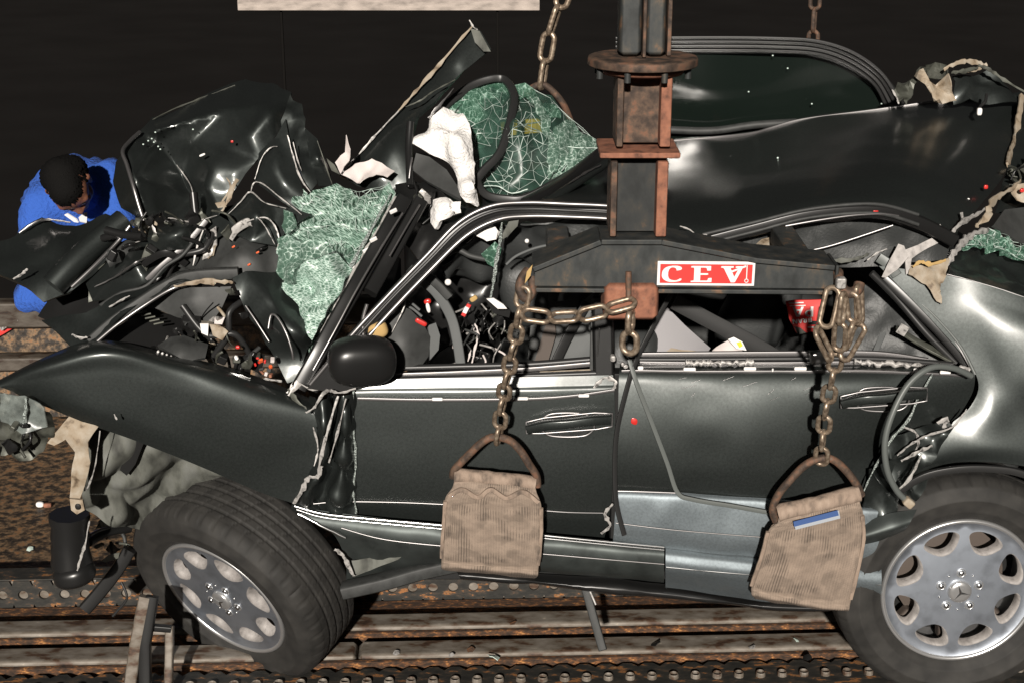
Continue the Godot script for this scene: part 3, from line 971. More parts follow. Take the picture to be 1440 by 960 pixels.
func build_yoke() -> void:
	var y := thing("lifting_yoke", "dark steel lifting beam with rusty mast and round flange hanging before the wreck", "lifting beam", "", P(895, 404, YZ))
	# the trapezoid cheek plates, the wide top plate, the bottom plate
	var cheek := L([752, 381, YZ, 752, 402, YZ, 1172, 406, YZ, 1172, 379, YZ, 1064, 369, YZ, 930, 343, YZ, 846, 343, YZ])
	put(y, "cheek_plate", extrude(cheek, 0.012), M.old_steel, local(y))
	var back := cheek.duplicate()
	for i in back.size(): back[i].z -= 0.098
	put(y, "cheek_plate", extrude(back, 0.012), M.old_steel, local(y))
	var tops := [[752, 381], [846, 343], [930, 343], [1064, 369], [1172, 379]]
	for k in 4:
		var a := P(tops[k][0], tops[k][1], YZ)
		var b := P(tops[k + 1][0], tops[k + 1][1], YZ)
		var mid := (a + b) * 0.5
		var ang := atan2(b.y - a.y, b.x - a.x)
		put(y, "top_plate", rbox_mesh(Vector3(a.distance_to(b) + 0.004, 0.014, 0.135), 0.003), M.old_steel, local(y) * Transform3D(Basis(Vector3(0, 0, 1), ang), mid + Vector3(-sin(ang), cos(ang), 0) * 0.0068 + Vector3(0, 0, -0.055)))
	var bl := P(752, 404, YZ)
	var br := P(1172, 407, YZ)
	put(y, "bottom_plate", rbox_mesh(Vector3(br.x - bl.x - 0.002, 0.012, 0.12), 0.003), M.old_steel, local(y) * Transform3D(Basis(Vector3(0, 0, 1), -0.009), (bl + br) * 0.5 + Vector3(0, -0.007, -0.055)))
	put(y, "end_plate", rbox_mesh(Vector3(0.008, 0.062, 0.11), 0.002), M.old_steel, local(y) * Transform3D(Basis(), P(1175, 391, YZ) + Vector3(0.004, 0, -0.055)))
	# cross arms that carry the far pair of chains
	for px in [790, 1140]:
		var q := P(px, 395, YZ) + Vector3(0, 0, -0.11)
		put(y, "cross_arm", rbox_mesh(Vector3(0.06, 0.05, 0.3), 0.006), M.old_steel, local(y) * Transform3D(Basis(), q + Vector3(0, 0.005, -0.15)))
	# mast: an upright H section in three lengths
	var segs := [[857, 936, 332, 226, 0], [866, 942, 206, 104, 1]]
	for s in segs:
		var b0 := P(s[0], s[2], YZ - 0.005)
		var b1 := P(s[1], s[2], YZ - 0.005)
		var t0 := P(s[0], s[3], YZ - 0.005)
		var hgt := t0.y - b0.y
		var cx := (b0.x + b1.x) * 0.5
		var w := b1.x - b0.x
		var cy := b0.y + hgt * 0.5
		var m: Material = M.mast if s[4] == 0 else M.rust
		put(y, "mast_web", rbox_mesh(Vector3(w - 0.02, hgt, 0.014), 0.003), m, local(y) * Transform3D(Basis(), Vector3(cx, cy, YZ - 0.05)))
		put(y, "mast_flange", rbox_mesh(Vector3(0.016, hgt, 0.13), 0.003), M.rust, local(y) * Transform3D(Basis(), Vector3(cx - w * 0.5 + 0.008, cy, YZ - 0.06)))
		put(y, "mast_flange", rbox_mesh(Vector3(0.026, hgt, 0.13), 0.003), M.rust_orange, local(y) * Transform3D(Basis(), Vector3(cx + w * 0.5 - 0.012, cy, YZ - 0.06)))
	var cl := P(843, 216, YZ)
	var crr := P(956, 216, YZ)
	put(y, "collar_plate", rbox_mesh(Vector3(crr.x - cl.x, 0.014, 0.17), 0.003), M.rust_orange, local(y) * Transform3D(Basis(), (cl + crr) * 0.5 + Vector3(0, 0, -0.06)))
	# the round flange with its bolts and the column above
	var fc := P(904, 84, YZ - 0.06)
	var fl := lathe_mesh([Vector2(0.0, 0.010), Vector2(0.118, 0.010), Vector2(0.126, 0.008), Vector2(0.128, 0.003), Vector2(0.128, -0.009), Vector2(0.125, -0.012), Vector2(0.0, -0.012)], 56)
	put(y, "round_flange", fl, M.rust, local(y) * Transform3D(Basis(Vector3.RIGHT, -PI / 2), fc))
	put(y, "lower_flange", lathe_mesh([Vector2(0.0, 0.006), Vector2(0.094, 0.006), Vector2(0.098, 0.0), Vector2(0.094, -0.010), Vector2(0.0, -0.010)], 48), M.rust_orange, local(y) * Transform3D(Basis(Vector3.RIGHT, -PI / 2), fc - Vector3(0, 0.020, 0)))
	var hexm := CylinderMesh.new()
	hexm.top_radius = 0.008
	hexm.bottom_radius = 0.008
	hexm.height = 0.03
	hexm.radial_segments = 6
	for k in 8:
		var a := TAU * (k + 0.5) / 8.0
		put(y, "bolt", hexm, M.old_steel, local(y) * Transform3D(Basis(), fc + Vector3(cos(a) * 0.110, -0.022, sin(a) * 0.110)))
	for s in [[-0.032, 0.027, M.old_steel], [0.026, 0.024, M.old_steel]]:
		put(y, "column_plate", rbox_mesh(Vector3(s[1] * 2.0, 1.2, 0.075), 0.012), s[2], local(y) * Transform3D(Basis(), fc + Vector3(s[0], 0.612, 0)))
	put(y, "column_rib", rbox_mesh(Vector3(0.008, 1.2, 0.07), 0.002), M.rust, local(y) * Transform3D(Basis(), fc + Vector3(-0.001, 0.612, 0.015)))
	put(y, "column_rib", rbox_mesh(Vector3(0.010, 1.2, 0.07), 0.002), M.rust, local(y) * Transform3D(Basis(), fc + Vector3(0.058, 0.612, -0.01)))
	# orange block with a slot and a pin
	var kb := P(888, 426, YZ + 0.012)
	var k0 := P(850, 400, YZ + 0.012)
	var k1 := P(927, 452, YZ + 0.012)
	put(y, "shackle_block", rbox_mesh(Vector3(k1.x - k0.x, k0.y - k1.y, 0.12), 0.014), M.rust_orange, local(y) * Transform3D(Basis(), kb + Vector3(0, 0, -0.055)))
	tube(y, "shackle_pin", M.rust, [884, 382, YZ + 0.012, 884, 420, YZ + 0.016], 0.0075)
	# hooks at both ends
	tube(y, "end_hook", M.rust, [742, 380, YZ - 0.02, 733, 393, YZ, 731, 409, YZ + 0.012, 740, 420, YZ + 0.014, 749, 410, YZ, 748, 390, YZ - 0.02], 0.011)
	panel(y, "hook_latch", M.cork, [741, 382, YZ + 0.02, 749, 372, YZ + 0.02, 746, 388, YZ + 0.022, 738, 399, YZ + 0.022], {"step": 5.0, "t": 0.004})
	tube(y, "end_hook", M.rust, [1178, 383, YZ - 0.03, 1180, 395, YZ, 1186, 408, YZ + 0.012, 1196, 412, YZ + 0.014, 1206, 408, YZ + 0.01, 1209, 399, YZ], 0.014)
	# sign
	var sign := thing("company_sign", "red enamel sign with a white border reading CEV on the lifting beam", "sign")
	var a0 := P(925, 368, YZ + 0.006)
	var a1 := P(1061, 402, YZ + 0.006)
	var c := (a0 + a1) * 0.5
	sign.position = c
	sign.rotation.z = -0.008
	var sw := a1.x - a0.x
	var sh := a0.y - a1.y
	put(sign, "plate", rbox_mesh(Vector3(sw, sh, 0.004), 0.001), M.white, Transform3D(Basis(), Vector3(0, 0, -0.002)))
	put(sign, "face", rbox_mesh(Vector3(sw - 0.013, sh - 0.013, 0.002), 0.0005), M.red, Transform3D(Basis(), Vector3(0, 0, 0.0012)))
	var font := SystemFont.new()
	font.font_names = PackedStringArray(["Droid Serif"])
	font.font_weight = 700
	var xs := [-0.085, -0.013, 0.062]
	for k in 3:
		var tm := TextMesh.new()
		tm.text = "CEV"[k]
		tm.font = font
		tm.font_size = 32
		tm.pixel_size = 0.00165
		tm.depth = 0.0015
		var lt := put(sign, "letter", tm, M.white, Transform3D(Basis().scaled(Vector3(1.5, 1.0, 1.0)), Vector3(xs[k], -0.002, 0.0032)))
		# thicken strokes with a second offset copy fused in one part
		var tm2 := put(lt, "stroke", tm, M.white, Transform3D(Basis(), Vector3(0.0018, 0.0004, -0.0003)))
	# crane emblem: jib over the V and a hook line
	tube(sign, "crane_jib", M.white, PackedVector3Array([c + Vector3(0.060, 0.006, 0.004), c + Vector3(0.094, 0.020, 0.004)]), 0.0022, {"h": 0.001, "straight": true})
	tube(sign, "hook_line", M.white, PackedVector3Array([c + Vector3(0.0965, 0.022, 0.004), c + Vector3(0.0965, -0.012, 0.004)]), 0.0012, {"h": 0.0008, "straight": true})
	var hk := PackedVector3Array()
	for q in 8: hk.append(c + Vector3(0.0965 + cos(TAU * q / 8) * 0.0042, -0.0165 + sin(TAU * q / 8) * 0.0042, 0.004))
	tube(sign, "hook_eye", M.white, hk, 0.0011, {"closed": true, "per": 2})

# ---------------------------------------------------------------- chains
var link_meshes := {}
func link_mesh(len: float, wid: float, r: float) -> ArrayMesh:
	var key := "%.4f %.4f %.4f" % [len, wid, r]
	if link_meshes.has(key): return link_meshes[key]
	# stadium in the x (long) - y plane
	var pts := PackedVector3Array()
	var h := wid * 0.5 - r
	var s := len * 0.5 - r - h
	for k in 7:
		var a := -PI / 2 + PI * k / 6
		pts.append(Vector3(s + cos(a) * h, sin(a) * h, 0))
	for k in 7:
		var a := PI / 2 + PI * k / 6
		pts.append(Vector3(-s + cos(a) * h, sin(a) * h, 0))
	link_meshes[key] = tube_mesh(pts, r, {"closed": true, "per": 2, "seg": 8})
	return link_meshes[key]

# places links of one size along a path, each turned a quarter against the last
func chain(called: String, label: String, group: String, path: PackedVector3Array, len := 0.082, wid := 0.048, r := 0.0072, first := 0, m: Material = null, twist := 0.35) -> Node3D:
	var t := thing(called, label, "chain", group, path[0])
	lay_links(t, path, len, wid, r, first, m, twist)
	return t

func lay_links(t: Node3D, path: PackedVector3Array, len: float, wid: float, r: float, first := 0, m: Material = null, twist := 0.35) -> void:
	var fine := resample(path, path.size() * 24)
	var step := len - 2.0 * r
	var acc := step * 0.5
	var total := 0.0
	for i in fine.size() - 1: total += fine[i].distance_to(fine[i + 1])
	var n := maxi(1, int(round(total / step)))
	var inv := local(t)
	for k in n:
		var c := along(fine, (k + 0.5) / n * total)
		var a := along(fine, maxf(0.0, (k + 0.5) / n * total - step * 0.4))
		var b := along(fine, minf(total, (k + 0.5) / n * total + step * 0.4))
		var x := (b - a).normalized()
		var z := Vector3(0, 0, 1) - x * x.z
		if z.length() < 0.1: z = Vector3(0, 1, 0) - x * x.y
		z = z.normalized()
		var basis := Basis(x, z.cross(x), z) * Basis(Vector3.RIGHT, twist + (PI / 2 if (k + first) % 2 == 1 else 0.0))
		var st := total / n / step
		put(t, "link", link_mesh(len * st, wid, r), m if m else M.chain, inv * Transform3D(basis, c))

func along(p: PackedVector3Array, d: float) -> Vector3:
	for i in p.size() - 1:
		var l := p[i].distance_to(p[i + 1])
		if d <= l: return p[i].lerp(p[i + 1], d / maxf(l, 1e-6))
		d -= l
	return p[p.size() - 1]

func build_chains() -> void:
	chain("hanging_chain", "rusty chain hanging from the beam's left hook to the left sling", "", L([738, 404, YZ + 0.014, 731, 440, YZ + 0.012, 724, 480, YZ - 0.01, 713, 530, YZ - 0.06, 706, 570, YZ - 0.11, 700, 622, YZ - 0.15]), 0.064, 0.044, 0.0068)
	chain("cross_chain", "rusty chain strung sideways from the left hook to the orange block", "", L([734, 441, YZ + 0.025, 775, 446, YZ + 0.03, 820, 443, YZ + 0.04, 858, 434, YZ + 0.04, 893, 424, YZ + 0.035]), 0.084, 0.048, 0.0066, 0)
	chain("chain_end", "short rusty chain end dangling below the orange block", "", L([887, 436, YZ + 0.03, 885, 497, YZ + 0.025]), 0.082, 0.052, 0.0082, 1)
	chain("hanging_chain", "rusty chain hanging from the beam's right hook to the right sling", "", L([1177, 497, YZ - 0.02, 1170, 535, YZ - 0.05, 1162, 575, YZ - 0.09, 1158, 610, YZ - 0.12, 1155, 652, YZ - 0.15]), 0.064, 0.044, 0.0068)
	# the slack gathered on the right hook in four long loops
	var g := thing("slack_chain", "slack loops of bright worn chain bunched on the beam's right hook", "chain", "", P(1190, 410, YZ))
	lay_links(g, L([1172, 405, YZ + 0.02, 1165, 440, YZ + 0.03, 1156, 478, YZ + 0.035, 1176, 497, YZ + 0.02]), 0.098, 0.046, 0.0068, 0, M.chain, 0.5)
	lay_links(g, L([1187, 412, YZ + 0.03, 1183, 450, YZ + 0.03, 1180, 492, YZ + 0.01]), 0.098, 0.042, 0.0068, 1, M.chain, 0.6)
	lay_links(g, L([1196, 412, YZ + 0.02, 1201, 450, YZ + 0.02, 1190, 490, YZ + 0.005]), 0.098, 0.042, 0.0068, 0, M.chain, 0.5)
	lay_links(g, L([1207, 402, YZ + 0.01, 1209, 440, YZ + 0.01, 1205, 470, YZ + 0.01, 1184, 503, YZ]), 0.098, 0.040, 0.0068, 1, M.chain, 0.7)
	put(g, "hook_pin", rbox_mesh(Vector3(0.026, 0.03, 0.02), 0.006), M.bare, local(g) * Transform3D(Basis(), P(1183, 398, YZ + 0.03)))
	# far side chains
	var zf := -1.15
	var fc := chain("far_chain", "thin rusty chain rising behind the broken windscreen to the picture's top", "", L([835, -190, zf, 815, -100, zf, 795, -12, zf, 785, 10, zf, 774, 45, zf, 768, 75, zf, 761, 124, zf]), 0.105, 0.058, 0.0095, 0, M.chain)
	tube(fc, "bow_shackle", M.rust, [740, 136, zf, 748, 124, zf, 762, 119, zf, 775, 126, zf, 792, 146, zf, 803, 172, zf - 0.03], 0.011)
	chain("far_chain", "thin rusty chain hanging above the far rear door in the background", "", L([1150, -180, zf - 0.72, 1148, -90, zf - 0.72, 1147, -14, zf - 0.72, 1146, 10, zf - 0.72, 1144, 50, zf - 0.72, 1143, 90, zf - 0.72, 1143, 165, zf - 0.72]), 0.095, 0.05, 0.008, 1, M.rust)

# ---------------------------------------------------------------- slings
func sling_cloth(rows: Array, ribs: float, sd: int) -> ArrayMesh:
	# ribbed webbing: fine ridges run down the belt
	var nu := 150
	var nv := 60
	var g := []
	var cols := []
	for r in rows: cols.append(resample(L(r), nu))
	for j in nv: g.append(PackedVector3Array())
	for i in nu:
		var c := PackedVector3Array()
		for r in cols: c.append(r[i])
		var rs := resample(c, nv)
		for j in nv: g[j].append(rs[j])
	var ns := grid_normals(g)
	var nz := noise(sd, 9.0)
	var n2 := noise(sd + 1, 30.0)
	for j in nv:
		for i in nu:
			var p: Vector3 = g[j][i]
			var wear := clampf(0.5 + 1.6 * n2.get_noise_3dv(Vector3(p.x * 2.0, p.y * 0.3, 0)), 0.1, 1.0)
			var ss := -1.0 if ns[j][i].z < 0 else 1.0
			g[j][i] = p + ns[j][i] * ss * (0.004 * nz.get_noise_3dv(p) + 0.0007 * absf(sin(ribs * PI * i / (nu - 1.0))) * smoothstep(0.12, 0.3, j / (nv - 1.0)))
	ns = grid_normals(g)
	var mb := MB.new()
	for side in [1.0, -1.0]:
		var base := mb.v.size()
		for j in nv:
			for i in nu:
				var q: Vector3 = ns[j][i] * (1.0 if ns[j][i].z > 0 else -1.0) * side
				mb.vert(g[j][i] + q * 0.005, q, Vector2(float(i) / nu, float(j) / nv))
		for j in nv - 1:
			for i in nu - 1:
				var a := base + j * nu + i
				mb.quad(a, a + 1, a + nu + 1, a + nu)
	var loop := []
	for i in nu: loop.append(i)
	for j in range(1, nv): loop.append(j * nu + nu - 1)
	for i in range(nu - 2, -1, -1): loop.append((nv - 1) * nu + i)
	for j in range(nv - 2, 0, -1): loop.append(j * nu)
	rim_strip(mb, loop, nu * nv)
	return mb.mesh()

func build_slings() -> void:
	var a := thing("lifting_sling", "worn beige webbing sling with a rusty bow under the front door, left one", "lifting sling", "webbing slings under the sill", P(690, 800, 0.1))
	put(a, "belt", sling_cloth([[640, 668, 0.135, 696, 671, 0.14, 752, 678, 0.135], [637, 684, 0.155, 695, 687, 0.165, 754, 692, 0.155], [627, 702, 0.15, 690, 706, 0.16, 760, 712, 0.15], [624, 745, 0.135, 690, 750, 0.14, 760, 757, 0.135], [622, 786, 0.11, 690, 791, 0.115, 756, 798, 0.11], [624, 798, 0.05, 690, 803, 0.055, 754, 809, 0.05], [640, 800, -0.5, 700, 806, -0.5, 745, 810, -0.5]], 34.0, 3), M.webbing, local(a))
	tube(a, "top_roll", M.canvas, [639, 668, 0.14, 696, 672, 0.145, 753, 679, 0.14], 0.019, {"rough": 0.06})
	tube(a, "hem_fold", M.canvas, [632, 697, 0.163, 650, 688, 0.17, 672, 699, 0.172, 690, 688, 0.175, 712, 700, 0.174, 735, 691, 0.17, 757, 706, 0.163], 0.006, {"h": 0.004, "rough": 0.1})
	tube(a, "bow", M.rust, [756, 683, 0.135, 754, 668, 0.14, 744, 652, 0.145, 731, 632, 0.148, 715, 618, 0.15, 694, 614, 0.15, 677, 622, 0.15, 656, 642, 0.147, 639, 660, 0.142, 637, 670, 0.135], 0.0105)
	tube(a, "edge_stitching", M.canvas, [626, 704, 0.156, 623, 745, 0.142, 621, 784, 0.118], 0.005, {"h": 0.004, "rough": 0.15})
	tube(a, "edge_stitching", M.canvas, [761, 714, 0.156, 761, 752, 0.142, 757, 794, 0.118], 0.005, {"h": 0.004, "rough": 0.15})
	var b := thing("lifting_sling", "worn beige webbing sling with a faded blue tag under the rear door, right one", "lifting sling", "webbing slings under the sill", P(1140, 840, 0.1))
	put(b, "belt", sling_cloth([[1096, 718, 0.135, 1150, 706, 0.14, 1208, 692, 0.135], [1094, 735, 0.155, 1150, 722, 0.165, 1209, 708, 0.155], [1082, 745, 0.15, 1148, 734, 0.16, 1212, 722, 0.15], [1072, 785, 0.135, 1142, 780, 0.14, 1213, 768, 0.135], [1058, 825, 0.11, 1125, 836, 0.115, 1195, 845, 0.11], [1062, 838, 0.05, 1125, 849, 0.055, 1192, 856, 0.05], [1075, 838, -0.5, 1130, 845, -0.5, 1180, 850, -0.5]], 34.0, 9), M.webbing, local(b))
	tube(b, "top_roll", M.canvas, [1094, 721, 0.145, 1150, 708, 0.15, 1209, 693, 0.145], 0.023, {"rough": 0.06})
	tube(b, "bow", M.rust, [1092, 733, 0.135, 1087, 716, 0.14, 1095, 695, 0.145, 1112, 674, 0.148, 1132, 654, 0.15, 1151, 645, 0.15, 1170, 645, 0.15, 1187, 658, 0.147, 1203, 678, 0.142, 1212, 696, 0.135], 0.0105)
	tube(b, "edge_stitching", M.canvas, [1080, 747, 0.156, 1070, 785, 0.142, 1057, 823, 0.118], 0.005, {"h": 0.004, "rough": 0.15})
	tube(b, "edge_stitching", M.canvas, [1213, 724, 0.156, 1214, 766, 0.142, 1197, 842, 0.118], 0.005, {"h": 0.004, "rough": 0.15})
	panel(b, "tag", M.pale_tag, [1116, 734, 0.182, 1180, 717, 0.182, 1182, 728, 0.180, 1119, 744, 0.180], {"step": 6.0, "t": 0.003})
	panel(b, "tag_band", M.blue_tag, [1116, 733, 0.186, 1178, 717, 0.186, 1180, 724, 0.184, 1117, 740, 0.184], {"step": 6.0, "t": 0.002})

# ---------------------------------------------------------------- wheels
func rim_face_mesh() -> ArrayMesh:
	var R := 0.212
	var pts := PackedVector2Array()
	for q in 96: pts.append(Vector2.from_angle(TAU * q / 96) * R)
	var holes := []
	for h in 8:
		var th := TAU * (h + 0.5) / 8.0 + PI / 2
		var poly := PackedVector2Array()
		for q in 36: poly.append(hole_point(th, TAU * q / 36, 1.2))
		holes.append(poly)
		pts.append_array(poly)
		for q in 36: pts.append(hole_point(th, TAU * q / 36, 1.27))
	for r in [0.012, 0.03, 0.045, 0.06, 0.075, 0.09, 0.105]:
		var n := int(8 + r * 400)
		for q in n: pts.append(Vector2.from_angle(TAU * (q + 0.37) / n) * r)
	for q in 8:
		for k in 6:
			var rr: float = 0.118 + k * 0.015
			pts.append(Vector2.from_angle(TAU * q / 8.0 + PI / 2) * rr)
	for q in 96: pts.append(Vector2.from_angle(TAU * (q + 0.5) / 96) * 0.2075)
	var t := Geometry2D.triangulate_delaunay(pts)
	var mb := MB.new()
	for p in pts:
		var e := 0.0012
		var n := Vector3(rim_z(p - Vector2(e, 0)) - rim_z(p + Vector2(e, 0)), rim_z(p - Vector2(0, e)) - rim_z(p + Vector2(0, e)), 2 * e).normalized()
		mb.vert(Vector3(p.x, p.y, rim_z(p)), n)
	for i in range(0, t.size(), 3):
		var c := (pts[t[i]] + pts[t[i + 1]] + pts[t[i + 2]]) / 3.0
		var inside := false
		for h in holes:
			if Geometry2D.is_point_in_polygon(c, h): inside = true
		if not inside: mb.tri(t[i], t[i + 1], t[i + 2])
	return mb.mesh()

# one opening's rounded lip and the wall that goes back from it
func rim_wall_mesh(k: int) -> ArrayMesh:
	var mb := MB.new()
	var th := TAU * (k + 0.5) / 8.0 + PI / 2
	var prof := [[1.2, 0.0], [1.165, -0.002], [1.12, -0.006], [1.085, -0.012], [1.06, -0.020], [1.04, -0.036]]
	var cen := Vector2.from_angle(th) * 0.156
	var n := 36
	for r in prof.size():
		for q in n:
			var p := hole_point(th, TAU * q / n, prof[r][0])
			var out := (p - cen).normalized()
			var f: float = r / (prof.size() - 1.0)
			mb.vert(Vector3(p.x, p.y, rim_z(p) + prof[r][1]), Vector3(-out.x * sin(f * 1.45), -out.y * sin(f * 1.45), cos(f * 1.45)))
	for r in prof.size() - 1:
		for q in n:
			var a := r * n + q
			var b := r * n + (q + 1) % n
			mb.quad(a, b, b + n, a + n)
	return mb.mesh()

func hole_point(th: float, a: float, s: float) -> Vector2:
	var c := cos(a)
	var d := sin(a)
	var x := signf(c) * pow(absf(c), 0.85)
	var rr := 0.156 + x * (0.031 if c < 0 else 0.025) * s
	var tt := signf(d) * pow(absf(d), 0.8) * (0.041 + 0.010 * x) * s
	return Vector2.from_angle(th + tt / 0.165) * rr

func rim_z(p: Vector2) -> float:
	var r := p.length()
	var z := 0.010 * (1.0 - r * r / 0.045) - 0.012
	z += 0.010 * smoothstep(0.196, 0.209, r)
	return z

func tyre_mesh() -> ArrayMesh:
	var prof := [Vector2(0.216, -0.016), Vector2(0.222, -0.004), Vector2(0.234, 0.004), Vector2(0.246, 0.012), Vector2(0.249, 0.0155), Vector2(0.252, 0.014), Vector2(0.272, 0.020), Vector2(0.285, 0.021), Vector2(0.288, 0.0235), Vector2(0.291, 0.0205), Vector2(0.306, 0.016), Vector2(0.318, 0.009), Vector2(0.321, 0.009), Vector2(0.325, 0.004), Vector2(0.334, -0.006), Vector2(0.340, -0.018), Vector2(0.3425, -0.029)]
	var kinds := []
	for k in prof.size(): kinds.append(0)
	var nt := 34
	for k in nt:
		var z := -0.034 - 0.152 * k / (nt - 1.0)
		var u := (z + 0.11) / 0.076
		prof.append(Vector2(0.346 - 0.004 * u * u, z))
		kinds.append(2 if k % 7 == 6 else 1)
	var back := [Vector2(0.3415, -0.190), Vector2(0.333, -0.204), Vector2(0.318, -0.216), Vector2(0.285, -0.226), Vector2(0.24, -0.22), Vector2(0.216, -0.20)]
	for p in back: prof.append(p); kinds.append(0)
	var seg := 336
	var g := []
	for k in prof.size():
		var row := PackedVector3Array()
		for q in seg + 1:
			var a := TAU * q / seg
			var r: float = prof[k].x
			if kinds[k] == 2: r -= 0.005
			elif kinds[k] == 1 and (q + int(k / 7.0) * 3 + (k % 7) / 3) % 7 == 0: r -= 0.002
			elif kinds[k] == 0 and k in [14, 15, 16] and q % 7 == 0: r -= 0.004
			row.append(Vector3(cos(a) * r, sin(a) * r, prof[k].y))
		g.append(row)
	var ns := grid_normals(g)
	var mb := MB.new()
	for k in prof.size():
		for q in seg + 1:
			var p: Vector3 = g[k][q]
			var n: Vector3 = ns[k][q]
			var out := Vector3(p.x, p.y, 0).normalized() * (p.length() - 0.28) + Vector3(0, 0, p.z + 0.117)
			if n.dot(out) < 0: n = -n
			mb.vert(p, n, Vector2(float(q) / seg * 8.0, float(k) / prof.size()))
	for k in prof.size() - 1:
		for q in seg:
			var a := k * (seg + 1) + q
			mb.quad(a, a + 1, a + seg + 2, a + seg + 1)
	return mb.mesh()

func make_wheel(parent: Node3D, at: Transform3D, hub_roll: float) -> void:
	var w := Node3D.new()
	w.name = "wheel"
	parent.add_child(w, true)
	w.transform = local(parent) * at
	put(w, "tyre", tyre_mesh(), M.tyre)
	var roll := Transform3D(Basis(Vector3(0, 0, 1), hub_roll), Vector3.ZERO)
	put(w, "rim_face", rim_face_mesh(), M.alloy, roll)
	for k in 8: put(w, "wheel_opening", rim_wall_mesh(k), M.hole_wall, roll)
	put(w, "rim_lip", lathe_mesh([Vector2(0.206, -0.012), Vector2(0.2085, -0.002), Vector2(0.213, 0.003), Vector2(0.219, 0.003), Vector2(0.222, -0.004), Vector2(0.220, -0.018), Vector2(0.207, -0.03), Vector2(0.205, -0.20)], 96), M.alloy_lip)
	put(w, "brake_disc", lathe_mesh([Vector2(0.0, -0.10), Vector2(0.155, -0.10), Vector2(0.155, -0.12), Vector2(0.0, -0.12)], 48), M.brake_dust)
	put(w, "rim_barrel", lathe_mesh([Vector2(0.2045, -0.16), Vector2(0.0, -0.165)], 48), M.iron)
	for k in 3:
		var a := 4.0 + k * 0.75
		put(w, "caliper", rbox_mesh(Vector3(0.05, 0.06, 0.04), 0.01), M.brake_dust, Transform3D(Basis(Vector3(0, 0, 1), a), Vector3(cos(a) * 0.17, sin(a) * 0.17, -0.09)))
	# hub cap with a three-pointed star, five bolts
	put(w, "hub_cap", lathe_mesh([Vector2(0.0, 0.012), Vector2(0.02, 0.0115), Vector2(0.030, 0.009), Vector2(0.0335, 0.004), Vector2(0.0345, -0.006)], 40), M.alloy_lip)
	var star := MB.new()
	for k in 3:
		var a := PI / 2 + TAU * k / 3 + 0.35
		var tip := Vector3(cos(a) * 0.026, sin(a) * 0.026, 0.0125)
		for s in [1.0, -1.0]:
			var b: float = a + s * PI / 3
			var inn := Vector3(cos(b) * 0.0045, sin(b) * 0.0045, 0.0125)
			var ctr := Vector3(0, 0, 0.0165)
			star.flat_tri(tip, inn, ctr, Vector3(cos(b), sin(b), 1.0))
			star.flat_quad(tip, inn, inn - Vector3(0, 0, 0.004), tip - Vector3(0, 0, 0.004), Vector3(cos(b), sin(b), 0))
	put(w, "star_emblem", star.mesh(), M.chrome, roll)
	for k in 5:
		var a := PI / 2 + TAU * k / 5
		var c := Vector3(cos(a) * 0.056, sin(a) * 0.056, 0)
		put(w, "bolt_seat", lathe_mesh([Vector2(0.0135, -0.004), Vector2(0.0135, -0.0008), Vector2(0.0115, 0.0), Vector2(0.010, -0.003)], 20), M.alloy_lip, roll * Transform3D(Basis(), c))
		put(w, "wheel_bolt", lathe_mesh([Vector2(0.0, 0.006), Vector2(0.0065, 0.005), Vector2(0.0085, 0.001), Vector2(0.0085, -0.008)], 12), M.chrome, roll * Transform3D(Basis(), c))
		var a2 := a + TAU / 10
		put(w, "rivet", lathe_mesh([Vector2(0.0, 0.003), Vector2(0.003, 0.002), Vector2(0.0035, -0.004)], 10), M.chrome, roll * Transform3D(Basis(), Vector3(cos(a2) * 0.058, sin(a2) * 0.058, -0.003)))

func build_wheels() -> void:
	make_wheel(car, Transform3D(Basis(Vector3.UP, 0.03) * Basis(Vector3(0, 0, 1), 0.0), P(1350, 831, 0.0)), 0.0)
	# the broken front wheel leans over, its face turned down and to the left
	var n := ray_basis * Vector3(-0.485, -0.60, 0.635)
	make_wheel(car, facing(n, P(312, 843, -0.22), 0.4), 0.3)

# ---------------------------------------------------------------- the wreck
var car: Node3D

func blob_mesh(size: Vector3, e1 := 0.6, e2 := 0.6, nu := 36, nv := 20) -> ArrayMesh:
	var mb := MB.new()
	for j in nv + 1:
		var v := -PI / 2 + PI * j / nv
		for i in nu + 1:
			var u := TAU * i / nu
			var cv := signf(cos(v)) * pow(absf(cos(v)), e1)
			var sv := signf(sin(v)) * pow(absf(sin(v)), e1)
			var cu := signf(cos(u)) * pow(absf(cos(u)), e2)
			var su := signf(sin(u)) * pow(absf(sin(u)), e2)
			var n := Vector3(signf(cos(v)) * pow(absf(cos(v)), 2 - e1) * signf(cos(u)) * pow(absf(cos(u)), 2 - e2) / size.x, signf(sin(v)) * pow(absf(sin(v)), 2 - e1) / size.y, pow(absf(cos(v)), 2 - e1) * signf(sin(u)) * pow(absf(sin(u)), 2 - e2) / size.z)
			var p := Vector3(cv * cu * size.x, sv * size.y, cv * su * size.z) * 0.5
			mb.vert(p, n.normalized() if n.length() > 1e-6 else p.normalized(), Vector2(float(i) / nu, float(j) / nv))
	for j in nv:
		for i in nu:
			var a := j * (nu + 1) + i
			mb.quad(a, a + 1, a + nu + 2, a + nu + 1)
	return mb.mesh()

func blob(parent: Node3D, called: String, m: Material, at: Vector3, size: Vector3, turn := Vector3.ZERO, e1 := 0.6, e2 := 0.6) -> MeshInstance3D:
	return put(parent, called, blob_mesh(size, e1, e2), m, local(parent) * Transform3D(Basis.from_euler(turn), at))

func brick(parent: Node3D, called: String, m: Material, px: float, py: float, z: float, w: float, h: float, d: float, turn := Vector3.ZERO, bevel := 0.005) -> MeshInstance3D:
	return put(parent, called, rbox_mesh(Vector3(w, h, d), bevel), m, local(parent) * Transform3D(Basis.from_euler(turn), P(px, py, z)))

